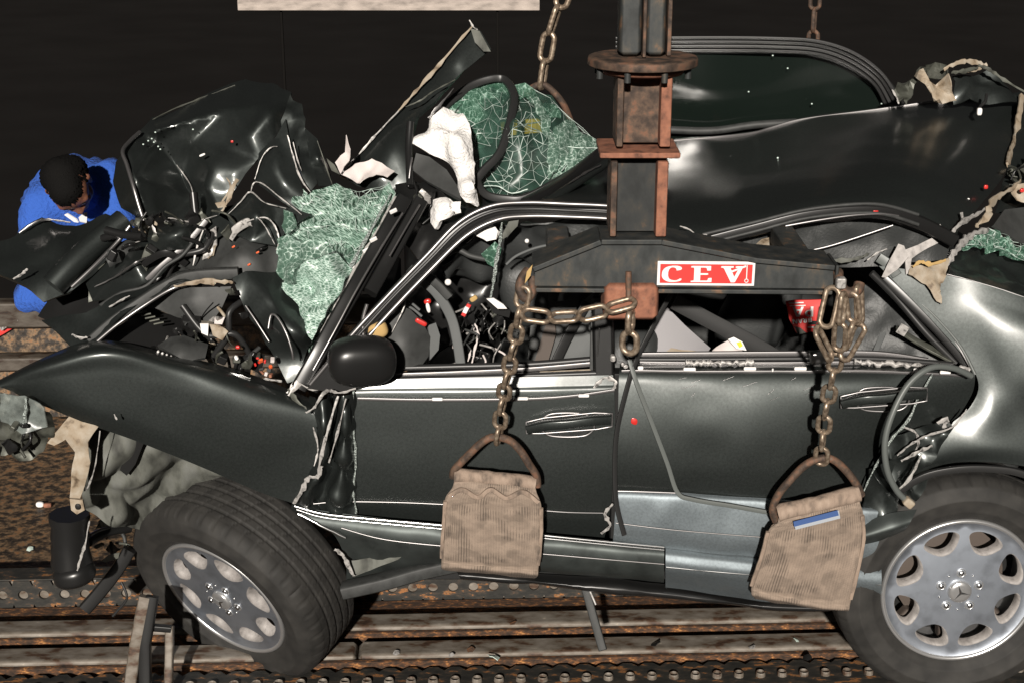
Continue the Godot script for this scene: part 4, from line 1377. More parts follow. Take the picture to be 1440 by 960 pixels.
func build_car_body() -> void:
	car = thing("wrecked_car", "crushed dark grey-black saloon with its roof torn and folded, side on, in lifting slings", "car", "", Vector3(0, 0, -0.8))
	# --- front door: rounded shoulder, skin, lower part
	var fd := sheet(car, "front_door", M.paint, [
		[500, 534, -0.0245, 600, 532, -0.0245, 730, 530, -0.0245, 862, 527, -0.026],
		[498, 546, -0.0160, 600, 544, -0.0160, 730, 543, -0.0160, 863, 540, -0.0180],
		[497, 558, -0.0085, 600, 558, -0.0075, 730, 557, -0.0075, 864, 553, -0.0095],
		[497, 600, -0.003, 600, 603, -0.001, 730, 605, -0.001, 865, 602, -0.005],
		[498, 655, 0.000, 600, 660, 0.003, 730, 664, 0.003, 863, 665, -0.004],
		[500, 704, -0.008, 620, 708, -0.006, 750, 716, -0.006, 857, 724, -0.02],
		[500, 724, -0.026, 620, 737, -0.026, 750, 750, -0.026, 850, 755, -0.04]], {"nu": 90, "nv": 60, "amp": 0.0015, "freq": 3.0, "seed": 4})
	tube(fd, "belt_moulding", M.satin, [503, 560, 0.004, 600, 562, 0.006, 730, 561, 0.006, 800, 557, 0.005, 864, 548, -0.002], 0.0045, {"h": 0.004})
	for q in [[615, 561], [735, 560], [821, 556]]:
		brick(fd, "trim_clip", M.white, q[0], q[1], 0.010, 0.030, 0.010, 0.006)
	tube(fd, "lower_crease", M.satin, [440, 708, 0.004, 480, 705, 0.0, 560, 706, -0.002, 628, 709, -0.002], 0.0022)
	tube(fd, "lower_crease", M.satin, [758, 717, -0.002, 800, 720, -0.004, 848, 721, -0.012], 0.0022)
	tube(fd, "window_sill_trim", M.satin, [556, 527, -0.075, 640, 524, -0.075, 740, 519, -0.075, 832, 511, -0.075], 0.007, {"h": 0.005})
	tube(fd, "window_sill_trim", M.seal, [556, 533, -0.062, 640, 531, -0.062, 740, 528, -0.062, 845, 524, -0.062], 0.009)
	tube(fd, "window_sill_trim", M.seal, [556, 517, -0.09, 640, 515, -0.09, 740, 512, -0.09, 832, 505, -0.09], 0.009)
	brick(fd, "light_strip", M.primer, 795, 523, -0.068, 0.14, 0.012, 0.004, Vector3(0, 0, 0.05))
	torn(fd, [835, 545, -0.01, 850, 531, -0.02, 866, 536, -0.015, 862, 548, 0.0], 0.010, 8)
	torn(fd, [846, 750, 0.0, 858, 738, 0.008, 851, 722, 0.01, 862, 708, 0.012], 0.009, 9)
	tube(fd, "cracked_edge", M.crumb, [497, 548, 0.004, 495, 585, 0.008, 500, 640, 0.008, 497, 690, 0.006, 501, 722, 0.0], 0.0028, {"rough": 0.7, "per": 10})
	handle(fd, 800, 597, 0.004, 0.0)
	# --- crumpled seam between fender and door
	sheet(car, "fender_fold", M.paint, [
		[438, 556, -0.05, 452, 562, 0.03, 466, 553, -0.05, 482, 556, 0.025, 499, 552, -0.01],
		[446, 600, -0.03, 455, 598, 0.06, 468, 600, -0.03, 484, 600, 0.05, 499, 600, 0.0],
		[438, 660, -0.02, 452, 655, 0.06, 464, 660, -0.03, 480, 660, 0.04, 500, 660, 0.0],
		[412, 706, -0.02, 430, 700, 0.05, 448, 702, -0.02, 474, 704, 0.03, 501, 706, 0.0],
		[418, 720, -0.03, 436, 722, 0.0, 452, 728, -0.03, 474, 728, 0.0, 501, 728, -0.02]], {"nu": 60, "nv": 50, "amp": 0.006, "ridge": 0.012, "freq": 8.0, "rfreq": 6.0, "seed": 6})
	torn(car, [430, 580, 0.06, 442, 572, 0.06, 452, 556, 0.06, 462, 549, 0.04, 478, 552, 0.03, 500, 546, 0.02], 0.007, 4)
	torn(car, [475, 556, 0.055, 462, 600, 0.07, 452, 640, 0.075, 447, 668, 0.07], 0.008, 5)
	torn(car, [486, 560, 0.06, 474, 610, 0.06, 462, 650, 0.06], 0.005, 6)
	torn(car, [412, 708, 0.06, 424, 690, 0.07, 434, 672, 0.07, 448, 668, 0.07, 452, 655, 0.07], 0.011, 7)
	torn(car, [440, 600, 0.05, 447, 630, 0.05, 441, 655, 0.06], 0.005, 8)
	# --- sill and lower cladding
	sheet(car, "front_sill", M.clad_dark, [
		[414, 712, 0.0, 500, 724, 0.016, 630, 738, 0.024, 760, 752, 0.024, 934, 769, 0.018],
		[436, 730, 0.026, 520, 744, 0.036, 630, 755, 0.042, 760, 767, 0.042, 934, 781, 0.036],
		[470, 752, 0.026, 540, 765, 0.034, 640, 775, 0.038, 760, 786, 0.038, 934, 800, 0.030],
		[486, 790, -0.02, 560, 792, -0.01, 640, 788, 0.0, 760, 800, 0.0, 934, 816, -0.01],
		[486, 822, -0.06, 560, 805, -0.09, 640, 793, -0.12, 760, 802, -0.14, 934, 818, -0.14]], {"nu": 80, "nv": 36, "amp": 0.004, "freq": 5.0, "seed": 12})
	tube(car, "sill_strip", M.chrome, [414, 711, 0.018, 455, 722, 0.028, 520, 729, 0.036, 630, 739, 0.042, 760, 752, 0.042, 870, 763, 0.038, 934, 769, 0.034], 0.0035)
	tube(car, "sill_strip", M.chrome, [417, 716, 0.016, 455, 727, 0.028, 520, 734, 0.036, 630, 744, 0.042, 760, 756, 0.042, 870, 767, 0.038, 934, 773, 0.034], 0.0025)
	tube(car, "sill_strip", M.satin, [480, 742, 0.04, 540, 758, 0.045, 630, 768, 0.05, 757, 778, 0.050, 850, 786, 0.048, 934, 793, 0.042], 0.0022)
	tube(car, "sill_strip", M.chrome, [418, 722, 0.03, 450, 738, 0.04, 486, 756, 0.04], 0.004, {"rough": 0.3})
	tube(car, "underbody_beam", M.plastic_grey, [482, 830, -0.02, 540, 817, -0.02, 590, 803, -0.04, 640, 792, -0.06], 0.020, {"h": 0.026})
	panel(car, "torn_floor_sheet", M.liner, [492, 788, 0.0, 572, 776, 0.01, 560, 786, 0.01, 498, 810, 0.01], {"step": 8.0, "ridge": 0.006})
	torn(car, [470, 772, 0.03, 482, 780, 0.03, 490, 796, 0.03, 498, 810, 0.03], 0.010, 14)
	sheet(car, "underbody_tray", M.plastic, [
		[640, 795, -0.1, 760, 806, -0.1, 934, 822, -0.1, 1100, 842, -0.1, 1240, 850, -0.1],
		[650, 812, -0.12, 760, 822, -0.12, 934, 838, -0.12, 1100, 856, -0.12, 1240, 850, -0.12],
		[660, 780, -0.9, 760, 790, -0.9, 934, 800, -0.9, 1100, 815, -0.9, 1240, 820, -0.9]], {"nu": 40, "nv": 16, "amp": 0.01})
	sheet(car, "rear_door_cladding", M.clad, [
		[866, 690, 0.014, 940, 692, 0.016, 1020, 697, 0.016, 1100, 702, 0.016, 1240, 716, 0.010],
		[866, 700, 0.026, 940, 704, 0.030, 1020, 709, 0.030, 1100, 714, 0.030, 1240, 726, 0.022],
		[864, 738, 0.032, 940, 748, 0.036, 1020, 755, 0.036, 1100, 762, 0.036, 1240, 772, 0.026],
		[862, 762, 0.016, 940, 771, 0.020, 1020, 778, 0.020, 1100, 785, 0.020, 1240, 795, 0.012]], {"nu": 70, "nv": 30, "amp": 0.005, "freq": 5.0, "seed": 15})
	tube(car, "cladding_line", M.satin, [866, 690, 0.022, 905, 691, 0.024, 958, 693, 0.024], 0.003)
	tube(car, "cladding_line", M.satin, [866, 735, 0.040, 940, 744, 0.044, 1020, 751, 0.044, 1100, 757, 0.044], 0.0018)
	sheet(car, "rear_sill", M.clad, [
		[936, 770, 0.012, 1020, 778, 0.014, 1100, 786, 0.014, 1240, 796, 0.006],
		[936, 782, 0.034, 1020, 791, 0.036, 1100, 799, 0.036, 1240, 808, 0.026],
		[936, 800, 0.030, 1020, 810, 0.032, 1100, 818, 0.032, 1240, 826, 0.022],
		[936, 826, -0.06, 1020, 836, -0.06, 1100, 846, -0.06, 1240, 850, -0.06]], {"nu": 50, "nv": 24, "amp": 0.004, "seed": 16})
	tube(car, "sill_strip", M.chrome, [937, 797, 0.040, 1000, 803, 0.041, 1060, 808, 0.041, 1240, 822, 0.030], 0.0022)
	# --- rear door
	var rd := sheet(car, "rear_door", M.paint, [
		[872, 512, -0.075, 980, 513, -0.075, 1100, 513, -0.075, 1230, 512, -0.075, 1366, 516, -0.08],
		[871, 522, -0.030, 980, 523, -0.030, 1100, 523, -0.030, 1230, 522, -0.032, 1371, 526, -0.05],
		[870, 548, -0.008, 980, 550, -0.004, 1100, 552, 0.000, 1230, 552, -0.004, 1366, 555, -0.05],
		[869, 600, 0.014, 980, 604, 0.018, 1100, 606, 0.022, 1220, 606, -0.012, 1335, 600, -0.05],
		[868, 650, 0.018, 980, 655, 0.022, 1100, 658, 0.022, 1210, 655, -0.02, 1280, 650, -0.06],
		[868, 692, 0.008, 980, 697, 0.010, 1100, 703, 0.010, 1190, 708, 0.0, 1240, 710, -0.03]], {"nu": 110, "nv": 60, "amp": 0.004, "freq": 3.0, "seed": 18})
	tube(rd, "window_sill_trim", M.satin, [884, 499, -0.085, 980, 498, -0.085, 1100, 497, -0.085, 1230, 497, -0.085, 1305, 507, -0.085], 0.008, {"h": 0.005})
	tube(rd, "window_sill_trim", M.seal, [884, 505, -0.075, 980, 505, -0.075, 1100, 504, -0.075, 1230, 504, -0.075, 1340, 512, -0.075], 0.008)
	tube(rd, "window_sill_trim", M.satin, [900, 510, -0.066, 980, 511, -0.066, 1100, 511, -0.066, 1230, 510, -0.066, 1350, 518, -0.07], 0.006, {"h": 0.004})
	tube(rd, "glue_residue", M.bare, [965, 509, -0.052, 1000, 511, -0.052, 1062, 509, -0.052], 0.006, {"rough": 0.8, "per": 18, "seed": 4})
	tube(rd, "glue_residue", M.bare, [1200, 509, -0.052, 1260, 512, -0.052, 1366, 519, -0.055], 0.006, {"rough": 0.8, "per": 20, "seed": 5})
	tube(rd, "belt_moulding", M.satin, [874, 521, -0.030, 980, 522, -0.028, 1100, 522, -0.028, 1230, 522, -0.03, 1368, 528, -0.045], 0.004, {"h": 0.004, "rough": 0.2})
	for q in [[901, 517, 0.016], [970, 519, 0.034], [1055, 518, 0.034], [1126, 518, 0.034], [1087, 520, 0.006], [1290, 520, 0.02], [1330, 523, 0.03]]:
		brick(rd, "trim_clip", M.white, q[0], q[1], -0.024, q[2], 0.011, 0.006)
	blob(rd, "bent_clip", M.chrome, P(1150, 502, -0.05), Vector3(0.045, 0.036, 0.03), Vector3(0, 0, 0.1), 0.5, 0.5)
	handle(rd, 1243, 561, 0.012, -0.05)
	blob(rd, "paint_spot", M.red_lens, P(892, 592, 0.018), Vector3(0.018, 0.022, 0.004), Vector3(0, 0, 0.5), 1.3, 1.2)
	var rng := RandomNumberGenerator.new()
	rng.seed = 15
	for k in 16:
		var x: float = rng.randf_range(940, 1150) if k < 11 else rng.randf_range(560, 700)
		var y: float = rng.randf_range(526, 560) if k < 11 else rng.randf_range(600, 690)
		tube(rd if k < 11 else fd, "scratch", M.satin, [x, y, 0.006 + (y - 526) * 0.0001 if k < 11 else -0.001, x - rng.randf_range(4, 22), y + rng.randf_range(2, 9), 0.007 + (y - 526) * 0.0002 if k < 11 else 0.0], 0.0006, {"seg": 4, "per": 2})
	# crumpled rear lower corner of the rear door
	panel(car, "door_corner_fold", M.paint, [1216, 712, 0.03, 1224, 660, 0.04, 1262, 612, 0.02, 1330, 588, 0.0, 1342, 600, 0.03, 1316, 640, 0.03, 1300, 690, 0.03, 1262, 742, 0.03, 1228, 738, 0.03], {"step": 7.0, "ridge": 0.035, "rfreq": 5.0, "amp": 0.012, "seed": 31, "ctrl": [1255, 660, -0.02, 1290, 640, 0.05]})
	torn(car, [1262, 640, 0.06, 1285, 622, 0.07, 1310, 610, 0.06, 1340, 600, 0.05, 1360, 575, 0.03], 0.006, 31)
	torn(car, [1268, 648, 0.07, 1290, 636, 0.07, 1312, 626, 0.06], 0.009, 32)
	torn(car, [1262, 690, 0.07, 1280, 672, 0.07, 1296, 640, 0.07], 0.007, 33)
	torn(car, [1215, 690, 0.06, 1232, 655, 0.06, 1252, 620, 0.05, 1278, 590, 0.03, 1292, 560, 0.01, 1312, 525, -0.02], 0.006, 34, M.crumb)
	torn(car, [1270, 600, 0.03, 1288, 608, 0.03, 1292, 625, 0.03, 1284, 636, 0.03], 0.006, 35)
	torn(car, [1320, 595, 0.03, 1330, 588, 0.03, 1328, 602, 0.03], 0.014, 36)
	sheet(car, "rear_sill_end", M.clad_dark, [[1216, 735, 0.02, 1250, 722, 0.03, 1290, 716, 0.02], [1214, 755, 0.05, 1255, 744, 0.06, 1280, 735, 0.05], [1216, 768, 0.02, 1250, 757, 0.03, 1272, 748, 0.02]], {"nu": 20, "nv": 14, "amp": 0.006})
	# hanging rubber seal loop
	tube(car, "hanging_seal", M.hose, [1366, 528, 0.0, 1340, 517, 0.03, 1308, 517, 0.06, 1278, 540, 0.08, 1256, 580, 0.1, 1245, 620, 0.11, 1248, 660, 0.11, 1262, 690, 0.1, 1279, 706, 0.09], 0.0085)
	blob(car, "seal_end", M.primer, P(1278, 706, 0.1), Vector3(0.03, 0.024, 0.024), Vector3(0, 0, -0.7), 0.4, 0.4)
	# --- rear quarter
	var rq := sheet(car, "rear_quarter_panel", M.paint, [
		[1236, 374, -0.145, 1330, 387, -0.124, 1400, 405, -0.100, 1500, 436, -0.08],
		[1262, 400, -0.128, 1342, 408, -0.109, 1410, 427, -0.085, 1500, 460, -0.056],
		[1318, 458, -0.09, 1368, 454, -0.078, 1422, 466, -0.054, 1500, 486, -0.026],
		[1373, 526, -0.045, 1396, 524, -0.040, 1432, 530, -0.022, 1500, 540, 0.0],
		[1366, 570, -0.03, 1396, 580, -0.012, 1432, 586, -0.010, 1500, 592, -0.010],
		[1318, 612, -0.01, 1370, 624, 0.012, 1424, 628, 0.018, 1500, 634, 0.018],
		[1268, 674, 0.02, 1332, 652, 0.045, 1400, 650, 0.050, 1500, 664, 0.050]], {"nu": 70, "nv": 80, "amp": 0.003, "freq": 3.0, "seed": 21})
	tube(rq, "arch_lip", M.seal, [1262, 692, 0.04, 1300, 669, 0.05, 1350, 659, 0.055, 1400, 659, 0.055, 1440, 666, 0.055, 1500, 690, 0.055], 0.010, {"h": 0.007})
	sheet(car, "quarter_top", M.paint, [
		[1332, 388, -0.127, 1390, 403, -0.106, 1440, 417, -0.093, 1500, 436, -0.082],
		[1344, 355, -0.30, 1396, 375, -0.30, 1446, 396, -0.30, 1500, 415, -0.30],
		[1362, 335, -0.40, 1405, 345, -0.40, 1450, 368, -0.40, 1500, 390, -0.40]], {"nu": 40, "nv": 30, "amp": 0.012, "freq": 6.0, "seed": 22})
	torn(car, [1332, 386, -0.122, 1370, 396, -0.109, 1440, 418, -0.088, 1500, 437, -0.076], 0.0035, 22, M.satin)
	sheet(car, "wheel_arch_liner", M.iron, [
		[1190, 690, -0.05, 1260, 650, -0.05, 1350, 640, -0.03, 1440, 645, -0.03, 1520, 690, -0.03],
		[1190, 690, -0.35, 1260, 640, -0.35, 1350, 620, -0.35, 1440, 630, -0.35, 1520, 680, -0.35],
		[1190, 830, -0.38, 1260, 830, -0.38, 1350, 830, -0.38, 1440, 830, -0.38, 1520, 830, -0.38]], {"nu": 30, "nv": 20})
	# rear door opening: pillar with double seal
	tube(car, "rear_pillar", M.plastic, [1240, 388, -0.16, 1280, 425, -0.13, 1325, 470, -0.10, 1360, 512, -0.08], 0.014, {"h": 0.012})
	tube(car, "pillar_seal", M.satin, [1250, 385, -0.15, 1290, 422, -0.12, 1335, 466, -0.085, 1370, 522, -0.05], 0.005, {"h": 0.004})
	tube(car, "pillar_seal", M.seal, [1226, 384, -0.15, 1262, 420, -0.14, 1305, 470, -0.11, 1345, 510, -0.09], 0.010)
	tube(car, "pillar_seal", M.hose, [1268, 404, -0.13, 1310, 440, -0.10, 1350, 485, -0.07, 1372, 526, -0.04], 0.0045)
	tube(car, "pillar_bracket", M.inside_metal, [1262, 462, -0.12, 1290, 480, -0.12, 1320, 496, -0.1, 1342, 508, -0.09], 0.012, {"h": 0.004, "up": Vector3(0, 1, 0.3)})
	brick(car, "pillar_bracket", M.bare, 1270, 464, -0.11, 0.028, 0.03, 0.004, Vector3(0, 0, -0.5))
	# B pillar
	brick(car, "centre_pillar", M.plastic, 848, 487, -0.09, 0.058, 0.27, 0.06, Vector3(-0.14, 0, 0.03), 0.01)
	tube(car, "pillar_trim", M.chrome, [843, 462, -0.05, 840, 500, -0.05], 0.0018)
	tube(car, "pillar_trim", M.plastic_grey, [834, 440, -0.09, 832, 525, -0.07], 0.006, {"h": 0.005})
	brick(car, "door_latch", M.bare, 862, 503, -0.03, 0.016, 0.02, 0.02)
	brick(car, "door_latch", M.bare, 876, 512, -0.03, 0.012, 0.016, 0.012, Vector3(0, 0, 0.4))
	brick(car, "pillar_base", M.iron, 867, 640, -0.06, 0.03, 0.5, 0.05)
	# straps and seat belts hanging out over the rear door
	tube(car, "hanging_strap", M.seal, [953, 398, -0.05, 925, 447, 0.0, 895, 506, 0.03, 878, 560, 0.045, 866, 620, 0.05, 866, 700, 0.055, 878, 752, 0.055], 0.0065, {"h": 0.003, "up": Vector3(0.3, 0, 1)})
	tube(car, "hanging_strap", M.hose, [885, 505, 0.03, 896, 540, 0.045, 916, 592, 0.05, 938, 650, 0.052, 953, 692, 0.055, 975, 702, 0.056, 1030, 711, 0.056, 1086, 721, 0.056], 0.0060, {"h": 0.003, "up": Vector3(0.2, 0, 1)})
	brick(car, "strap_buckle", M.bare, 880, 515, 0.045, 0.014, 0.014, 0.01, Vector3(0, 0, 0.5))
	# front window frame: black section with two bright lines
	var ff := tube(car, "front_window_frame", M.plastic, [440, 545, -0.03, 492, 482, -0.04, 545, 424, -0.06, 600, 368, -0.085, 648, 322, -0.11, 690, 300, -0.125, 740, 296, -0.135, 800, 298, -0.135, 858, 300, -0.135, 925, 308, -0.135], 0.017, {"h": 0.020})
	tube(ff, "bright_line", M.satin, [436, 540, -0.01, 490, 476, -0.015, 545, 416, -0.04, 600, 359, -0.065, 645, 313, -0.09, 690, 290, -0.105, 740, 285, -0.115, 800, 287, -0.115, 860, 290, -0.115, 925, 298, -0.115], 0.0062)
	tube(ff, "bright_line", M.satin, [505, 487, -0.015, 555, 432, -0.04, 605, 380, -0.065, 655, 332, -0.09, 700, 309, -0.105, 745, 304, -0.115, 800, 305, -0.115, 860, 308, -0.115, 925, 316, -0.115], 0.0062)
	tube(ff, "seal_line", M.seal, [500, 476, -0.012, 550, 421, -0.038, 603, 367, -0.062, 650, 320, -0.086, 695, 298, -0.10, 745, 294, -0.112, 800, 296, -0.112, 860, 299, -0.112], 0.004)
	panel(car, "mirror_sail", M.plastic, [432, 545, -0.01, 490, 482, -0.02, 512, 472, -0.02, 520, 478, -0.02, 530, 540, -0.01, 480, 552, -0.01], {"step": 10.0, "t": 0.01})
	tube(car, "quarter_post", M.satin, [512, 486, -0.02, 510, 452, -0.03, 516, 428, -0.035], 0.005)
	blob(car, "door_mirror", M.plastic, P(509, 507, 0.06), Vector3(0.178, 0.130, 0.11), Vector3(0.1, 0.25, -0.04), 0.75, 0.62)
	blob(car, "foam_lump", M.cork, P(531, 464, -0.04), Vector3(0.055, 0.045, 0.04), Vector3(0, 0, 0.3), 0.7, 0.8)

func handle(parent: Node3D, px: float, py: float, z: float, lean: float) -> void:
	var s := z + 0.004
	var h := 0.0
	# recess ring, bar and lock
	var ring := PackedVector3Array()
	for k in 16:
		var a := TAU * k / 16
		var cx := signf(cos(a)) * pow(absf(cos(a)), 0.6) * 38
		ring.append(P(px - 2 + cx, py + sin(a) * 17, s + lean * 0.3))
	var dish := sheet_mesh([[px - 26, py - 14, s, px, py - 16, s, px + 24, py - 14, s], [px - 34, py, s - 0.02, px, py, s - 0.03, px + 32, py, s - 0.02], [px - 26, py + 14, s, px, py + 16, s, px + 24, py + 14, s]], {"nu": 24, "nv": 16})
	var hn := put(parent, "door_handle", tube_mesh(L([px - 58, py + 6, s + 0.014, px - 30, py, s + 0.03, px, py - 2, s + 0.034, px + 30, py - 6, s + 0.03, px + 58, py - 8, s + 0.014]), 0.0125, {"h": 0.011}), M.paint, local(parent))
	put(parent, "handle_recess", dish, M.plastic_grey, local(parent))
	put(parent, "handle_frame", tube_mesh(ring, 0.0032, {"closed": true, "per": 3}), M.satin, local(parent))
	put(parent, "handle_frame", tube_mesh(L([px - 60, py - 4, s + 0.006, px - 34, py - 10, s + 0.006, px + 36, py - 17, s + 0.006, px + 61, py - 16, s + 0.006, px + 61, py + 2, s + 0.006, px + 40, py + 6, s + 0.006, px - 40, py + 12, s + 0.006, px - 60, py + 12, s + 0.006]), 0.0028, {"closed": true, "straight": true, "per": 3}), M.satin, local(parent))
	blob(parent, "handle_lock", M.chrome, P(px + 46, py - 6, s + 0.014), Vector3(0.016, 0.016, 0.014), Vector3.ZERO, 0.9, 0.9)

# loose broken pieces wedged in a region: rods, folded sheet, clips
func clutter(parent: Node3D, area: Array, z0: float, z1: float, count: int, sd: int, size := 1.0) -> void:
	var rng := RandomNumberGenerator.new()
	rng.seed = sd
	var poly := PackedVector2Array()
	for i in range(0, area.size(), 2): poly.append(Vector2(area[i], area[i + 1]))
	var lo := poly[0]
	var hi := poly[0]
	for q in poly: lo = lo.min(q); hi = hi.max(q)
	var made := 0
	var tries := 0
	while made < count and tries < count * 20:
		tries += 1
		var c := Vector2(rng.randf_range(lo.x, hi.x), rng.randf_range(lo.y, hi.y))
		if not Geometry2D.is_point_in_polygon(c, poly): continue
		made += 1
		var z := rng.randf_range(z0, z1)
		var a := rng.randf_range(0, TAU)
		var kind := rng.randf()
		var pick := rng.randf()
		var m: Material = M.plastic if pick < 0.48 else M.inside_metal if pick < 0.78 else M.bare if pick < 0.83 else M.plastic_grey if pick < 0.95 else M.primer
		var d := Vector2.from_angle(a) * rng.randf_range(8, 30) * size
		if kind < 0.4:
			var b := Vector2(-d.y, d.x) * rng.randf_range(-0.5, 0.5)
			tube(parent, "broken_pipe", m, [c.x - d.x, c.y - d.y, z, c.x + b.x, c.y + b.y, z + 0.02, c.x + d.x, c.y + d.y, z + rng.randf_range(-0.05, 0.05)], rng.randf_range(0.003, 0.008) * size, {"seg": 7, "per": 4})
		elif kind < 0.8:
			var out := []
			var n := rng.randi_range(4, 6)
			for k in n:
				var q := c + Vector2.from_angle(a + TAU * k / n + rng.randf_range(-0.3, 0.3)) * rng.randf_range(6, 20) * size
				out.append_array([q.x, q.y, z + rng.randf_range(-0.04, 0.04)])
			panel(parent, "bent_sheet", m, out, {"step": 5.0 * size, "ridge": 0.014, "rfreq": 12.0, "seed": sd + made, "t": 0.003})
		else:
			brick(parent, "broken_block", m, c.x, c.y, z, rng.randf_range(0.015, 0.05) * size, rng.randf_range(0.012, 0.035) * size, 0.03, Vector3(rng.randf_range(-0.5, 0.5), rng.randf_range(-0.6, 0.6), a), 0.004)

func build_car_front() -> void:
	# front fender, peeled forward
	var fe := sheet(car, "front_fender", M.paint, [
		[-14, 540, 0.0, 60, 504, -0.04, 140, 479, -0.08, 240, 498, -0.10, 340, 522, -0.10, 440, 562, -0.08],
		[-10, 540, 0.035, 66, 511, 0.066, 150, 490, 0.058, 246, 509, 0.018, 342, 534, -0.012, 443, 570, -0.03],
		[-2, 543, 0.055, 78, 530, 0.078, 166, 522, 0.070, 255, 543, 0.045, 346, 566, 0.030, 448, 588, 0.002],
		[16, 550, 0.050, 100, 567, 0.078, 192, 590, 0.064, 276, 618, 0.036, 356, 642, 0.022, 448, 645, 0.004],
		[30, 558, 0.035, 112, 590, 0.06, 204, 624, 0.046, 292, 660, 0.02, 362, 690, 0.008, 416, 708, 0.0]], {"nu": 100, "nv": 56, "amp": 0.003, "freq": 3.0, "seed": 41})
	torn(fe, [308, 522, -0.04, 330, 526, -0.03, 352, 532, -0.03], 0.006, 41, M.chrome)
	torn(fe, [370, 532, -0.04, 396, 536, -0.03], 0.007, 42)
	torn(fe, [160, 582, 0.12, 164, 590, 0.12], 0.004, 43)
	torn(fe, [404, 546, -0.03, 416, 562, -0.01, 430, 575, 0.0], 0.012, 44, M.inside_metal)
	torn(fe, [420, 538, -0.02, 440, 547, -0.01, 470, 540, -0.02, 500, 541, -0.02], 0.006, 45)
	# wheel arch liner and crumpled inner wing
	sheet(car, "arch_liner", M.liner, [
		[128, 580, -0.06, 200, 600, -0.10, 280, 640, -0.2, 360, 680, -0.3],
		[124, 640, -0.05, 172, 650, -0.06, 235, 670, -0.2, 330, 700, -0.4],
		[116, 695, -0.05, 160, 690, -0.10, 215, 705, -0.25, 300, 715, -0.45],
		[120, 716, -0.08, 165, 735, -0.15, 208, 747, -0.28, 290, 735, -0.5]], {"nu": 50, "nv": 40, "amp": 0.03, "ridge": 0.02, "freq": 4.0, "rfreq": 5.0, "seed": 46})
	panel(car, "liner_flap", M.plastic, [168, 660, -0.06, 188, 612, -0.06, 204, 616, -0.06, 190, 652, -0.06, 178, 668, -0.06], {"step": 7.0})
	torn(car, [124, 646, 0.05, 118, 690, 0.05, 132, 660, 0.06, 140, 605, 0.06], 0.004, 47)
	# beige bracket, its eye and the black damper below
	panel(car, "bumper_bracket", M.primer, [66, 622, 0.05, 84, 600, 0.06, 98, 583, 0.05, 116, 588, 0.06, 140, 596, 0.06, 122, 620, 0.06, 126, 650, 0.07, 119, 682, 0.07, 112, 700, 0.07, 98, 698, 0.07, 101, 664, 0.07, 106, 634, 0.06, 94, 616, 0.05, 76, 626, 0.05], {"step": 6.0, "t": 0.008, "amp": 0.008, "freq": 10.0, "ctrl": [110, 625, 0.09, 108, 660, 0.09]})
	panel(car, "bracket_eye", M.primer, [98, 700, 0.07, 116, 702, 0.07, 119, 716, 0.07, 108, 722, 0.07, 100, 716, 0.07], {"step": 5.0, "t": 0.008})
	blob(car, "eye_hole", M.iron, P(109, 712, 0.076), Vector3(0.016, 0.018, 0.006), Vector3.ZERO, 0.9, 0.9)
	torn(car, [125, 732, 0.07, 120, 760, 0.07, 113, 785, 0.07, 108, 802, 0.07], 0.006, 48)
	tube(car, "damper", M.plastic, [96, 722, -0.12, 98, 760, -0.12, 101, 800, -0.11], 0.056, {"rough": 0.10, "jitter": 0.03})
	blob(car, "damper_cap", M.plastic, P(104, 806, -0.10), Vector3(0.12, 0.07, 0.11), Vector3(0, 0, 0.2), 0.7, 0.9)
	tube(car, "suspension_arm", M.plastic, [182, 772, -0.3, 165, 800, -0.29, 140, 832, -0.28, 119, 856, -0.27], 0.020, {"h": 0.014})
	tube(car, "brake_hose", M.seal, [170, 818, -0.29, 178, 840, -0.28, 165, 858, -0.28, 158, 866, -0.28], 0.004)
	tube(car, "suspension_link", M.satin, [126, 752, -0.2, 140, 745, -0.25, 158, 741, -0.3], 0.005)
	tube(car, "suspension_link", M.plastic, [124, 762, -0.2, 150, 748, -0.28, 182, 742, -0.34], 0.014)
	panel(car, "link_plate", M.inside_metal, [142, 788, -0.28, 152, 780, -0.28, 168, 776, -0.28, 166, 784, -0.28, 148, 790, -0.28], {"step": 4.0})
	clutter(car, [130, 730, 185, 740, 180, 790, 140, 790], -0.42, -0.34, 8, 71, 0.8)
	# broken lamp unit at the very front
	sheet(car, "lamp_housing", M.inside_metal, [
		[-30, 556, 0.02, 0, 555, 0.03, 38, 560, 0.04, 72, 578, 0.03],
		[-30, 590, 0.05, 0, 588, 0.08, 36, 592, 0.09, 76, 600, 0.05],
		[-30, 640, 0.0, 0, 640, 0.0, 34, 638, 0.02, 60, 630, 0.02]], {"nu": 40, "nv": 30, "amp": 0.02, "ridge": 0.02, "seed": 51, "freq": 7.0, "rfreq": 9.0})
	panel(car, "lamp_glass", M.lamp_clear, [0, 552, 0.10, 34, 556, 0.11, 62, 572, 0.10, 66, 600, 0.10, 30, 610, 0.11, 0, 592, 0.10], {"step": 8.0, "t": 0.004, "ridge": 0.02})
	clutter(car, [-20, 590, 60, 590, 70, 630, 40, 640, -20, 640], 0.06, 0.12, 10, 72, 0.7)
	torn(car, [36, 558, 0.12, 35, 575, 0.12, 32, 595, 0.12], 0.006, 52, M.crumb)
	# nearside front corner: frame round the engine bay opening
	tube(car, "wing_rail", M.plastic_grey, [126, 482, -0.08, 160, 452, -0.12, 200, 424, -0.15, 238, 400, -0.18, 270, 388, -0.18, 335, 384, -0.18], 0.016, {"h": 0.012})
	tube(car, "wing_rail", M.satin, [136, 480, -0.06, 165, 456, -0.09, 205, 428, -0.12, 240, 407, -0.15, 262, 401, -0.15], 0.005)
	torn(car, [245, 403, -0.12, 275, 397, -0.12, 305, 396, -0.12, 328, 398, -0.12], 0.013, 53, M.primer)
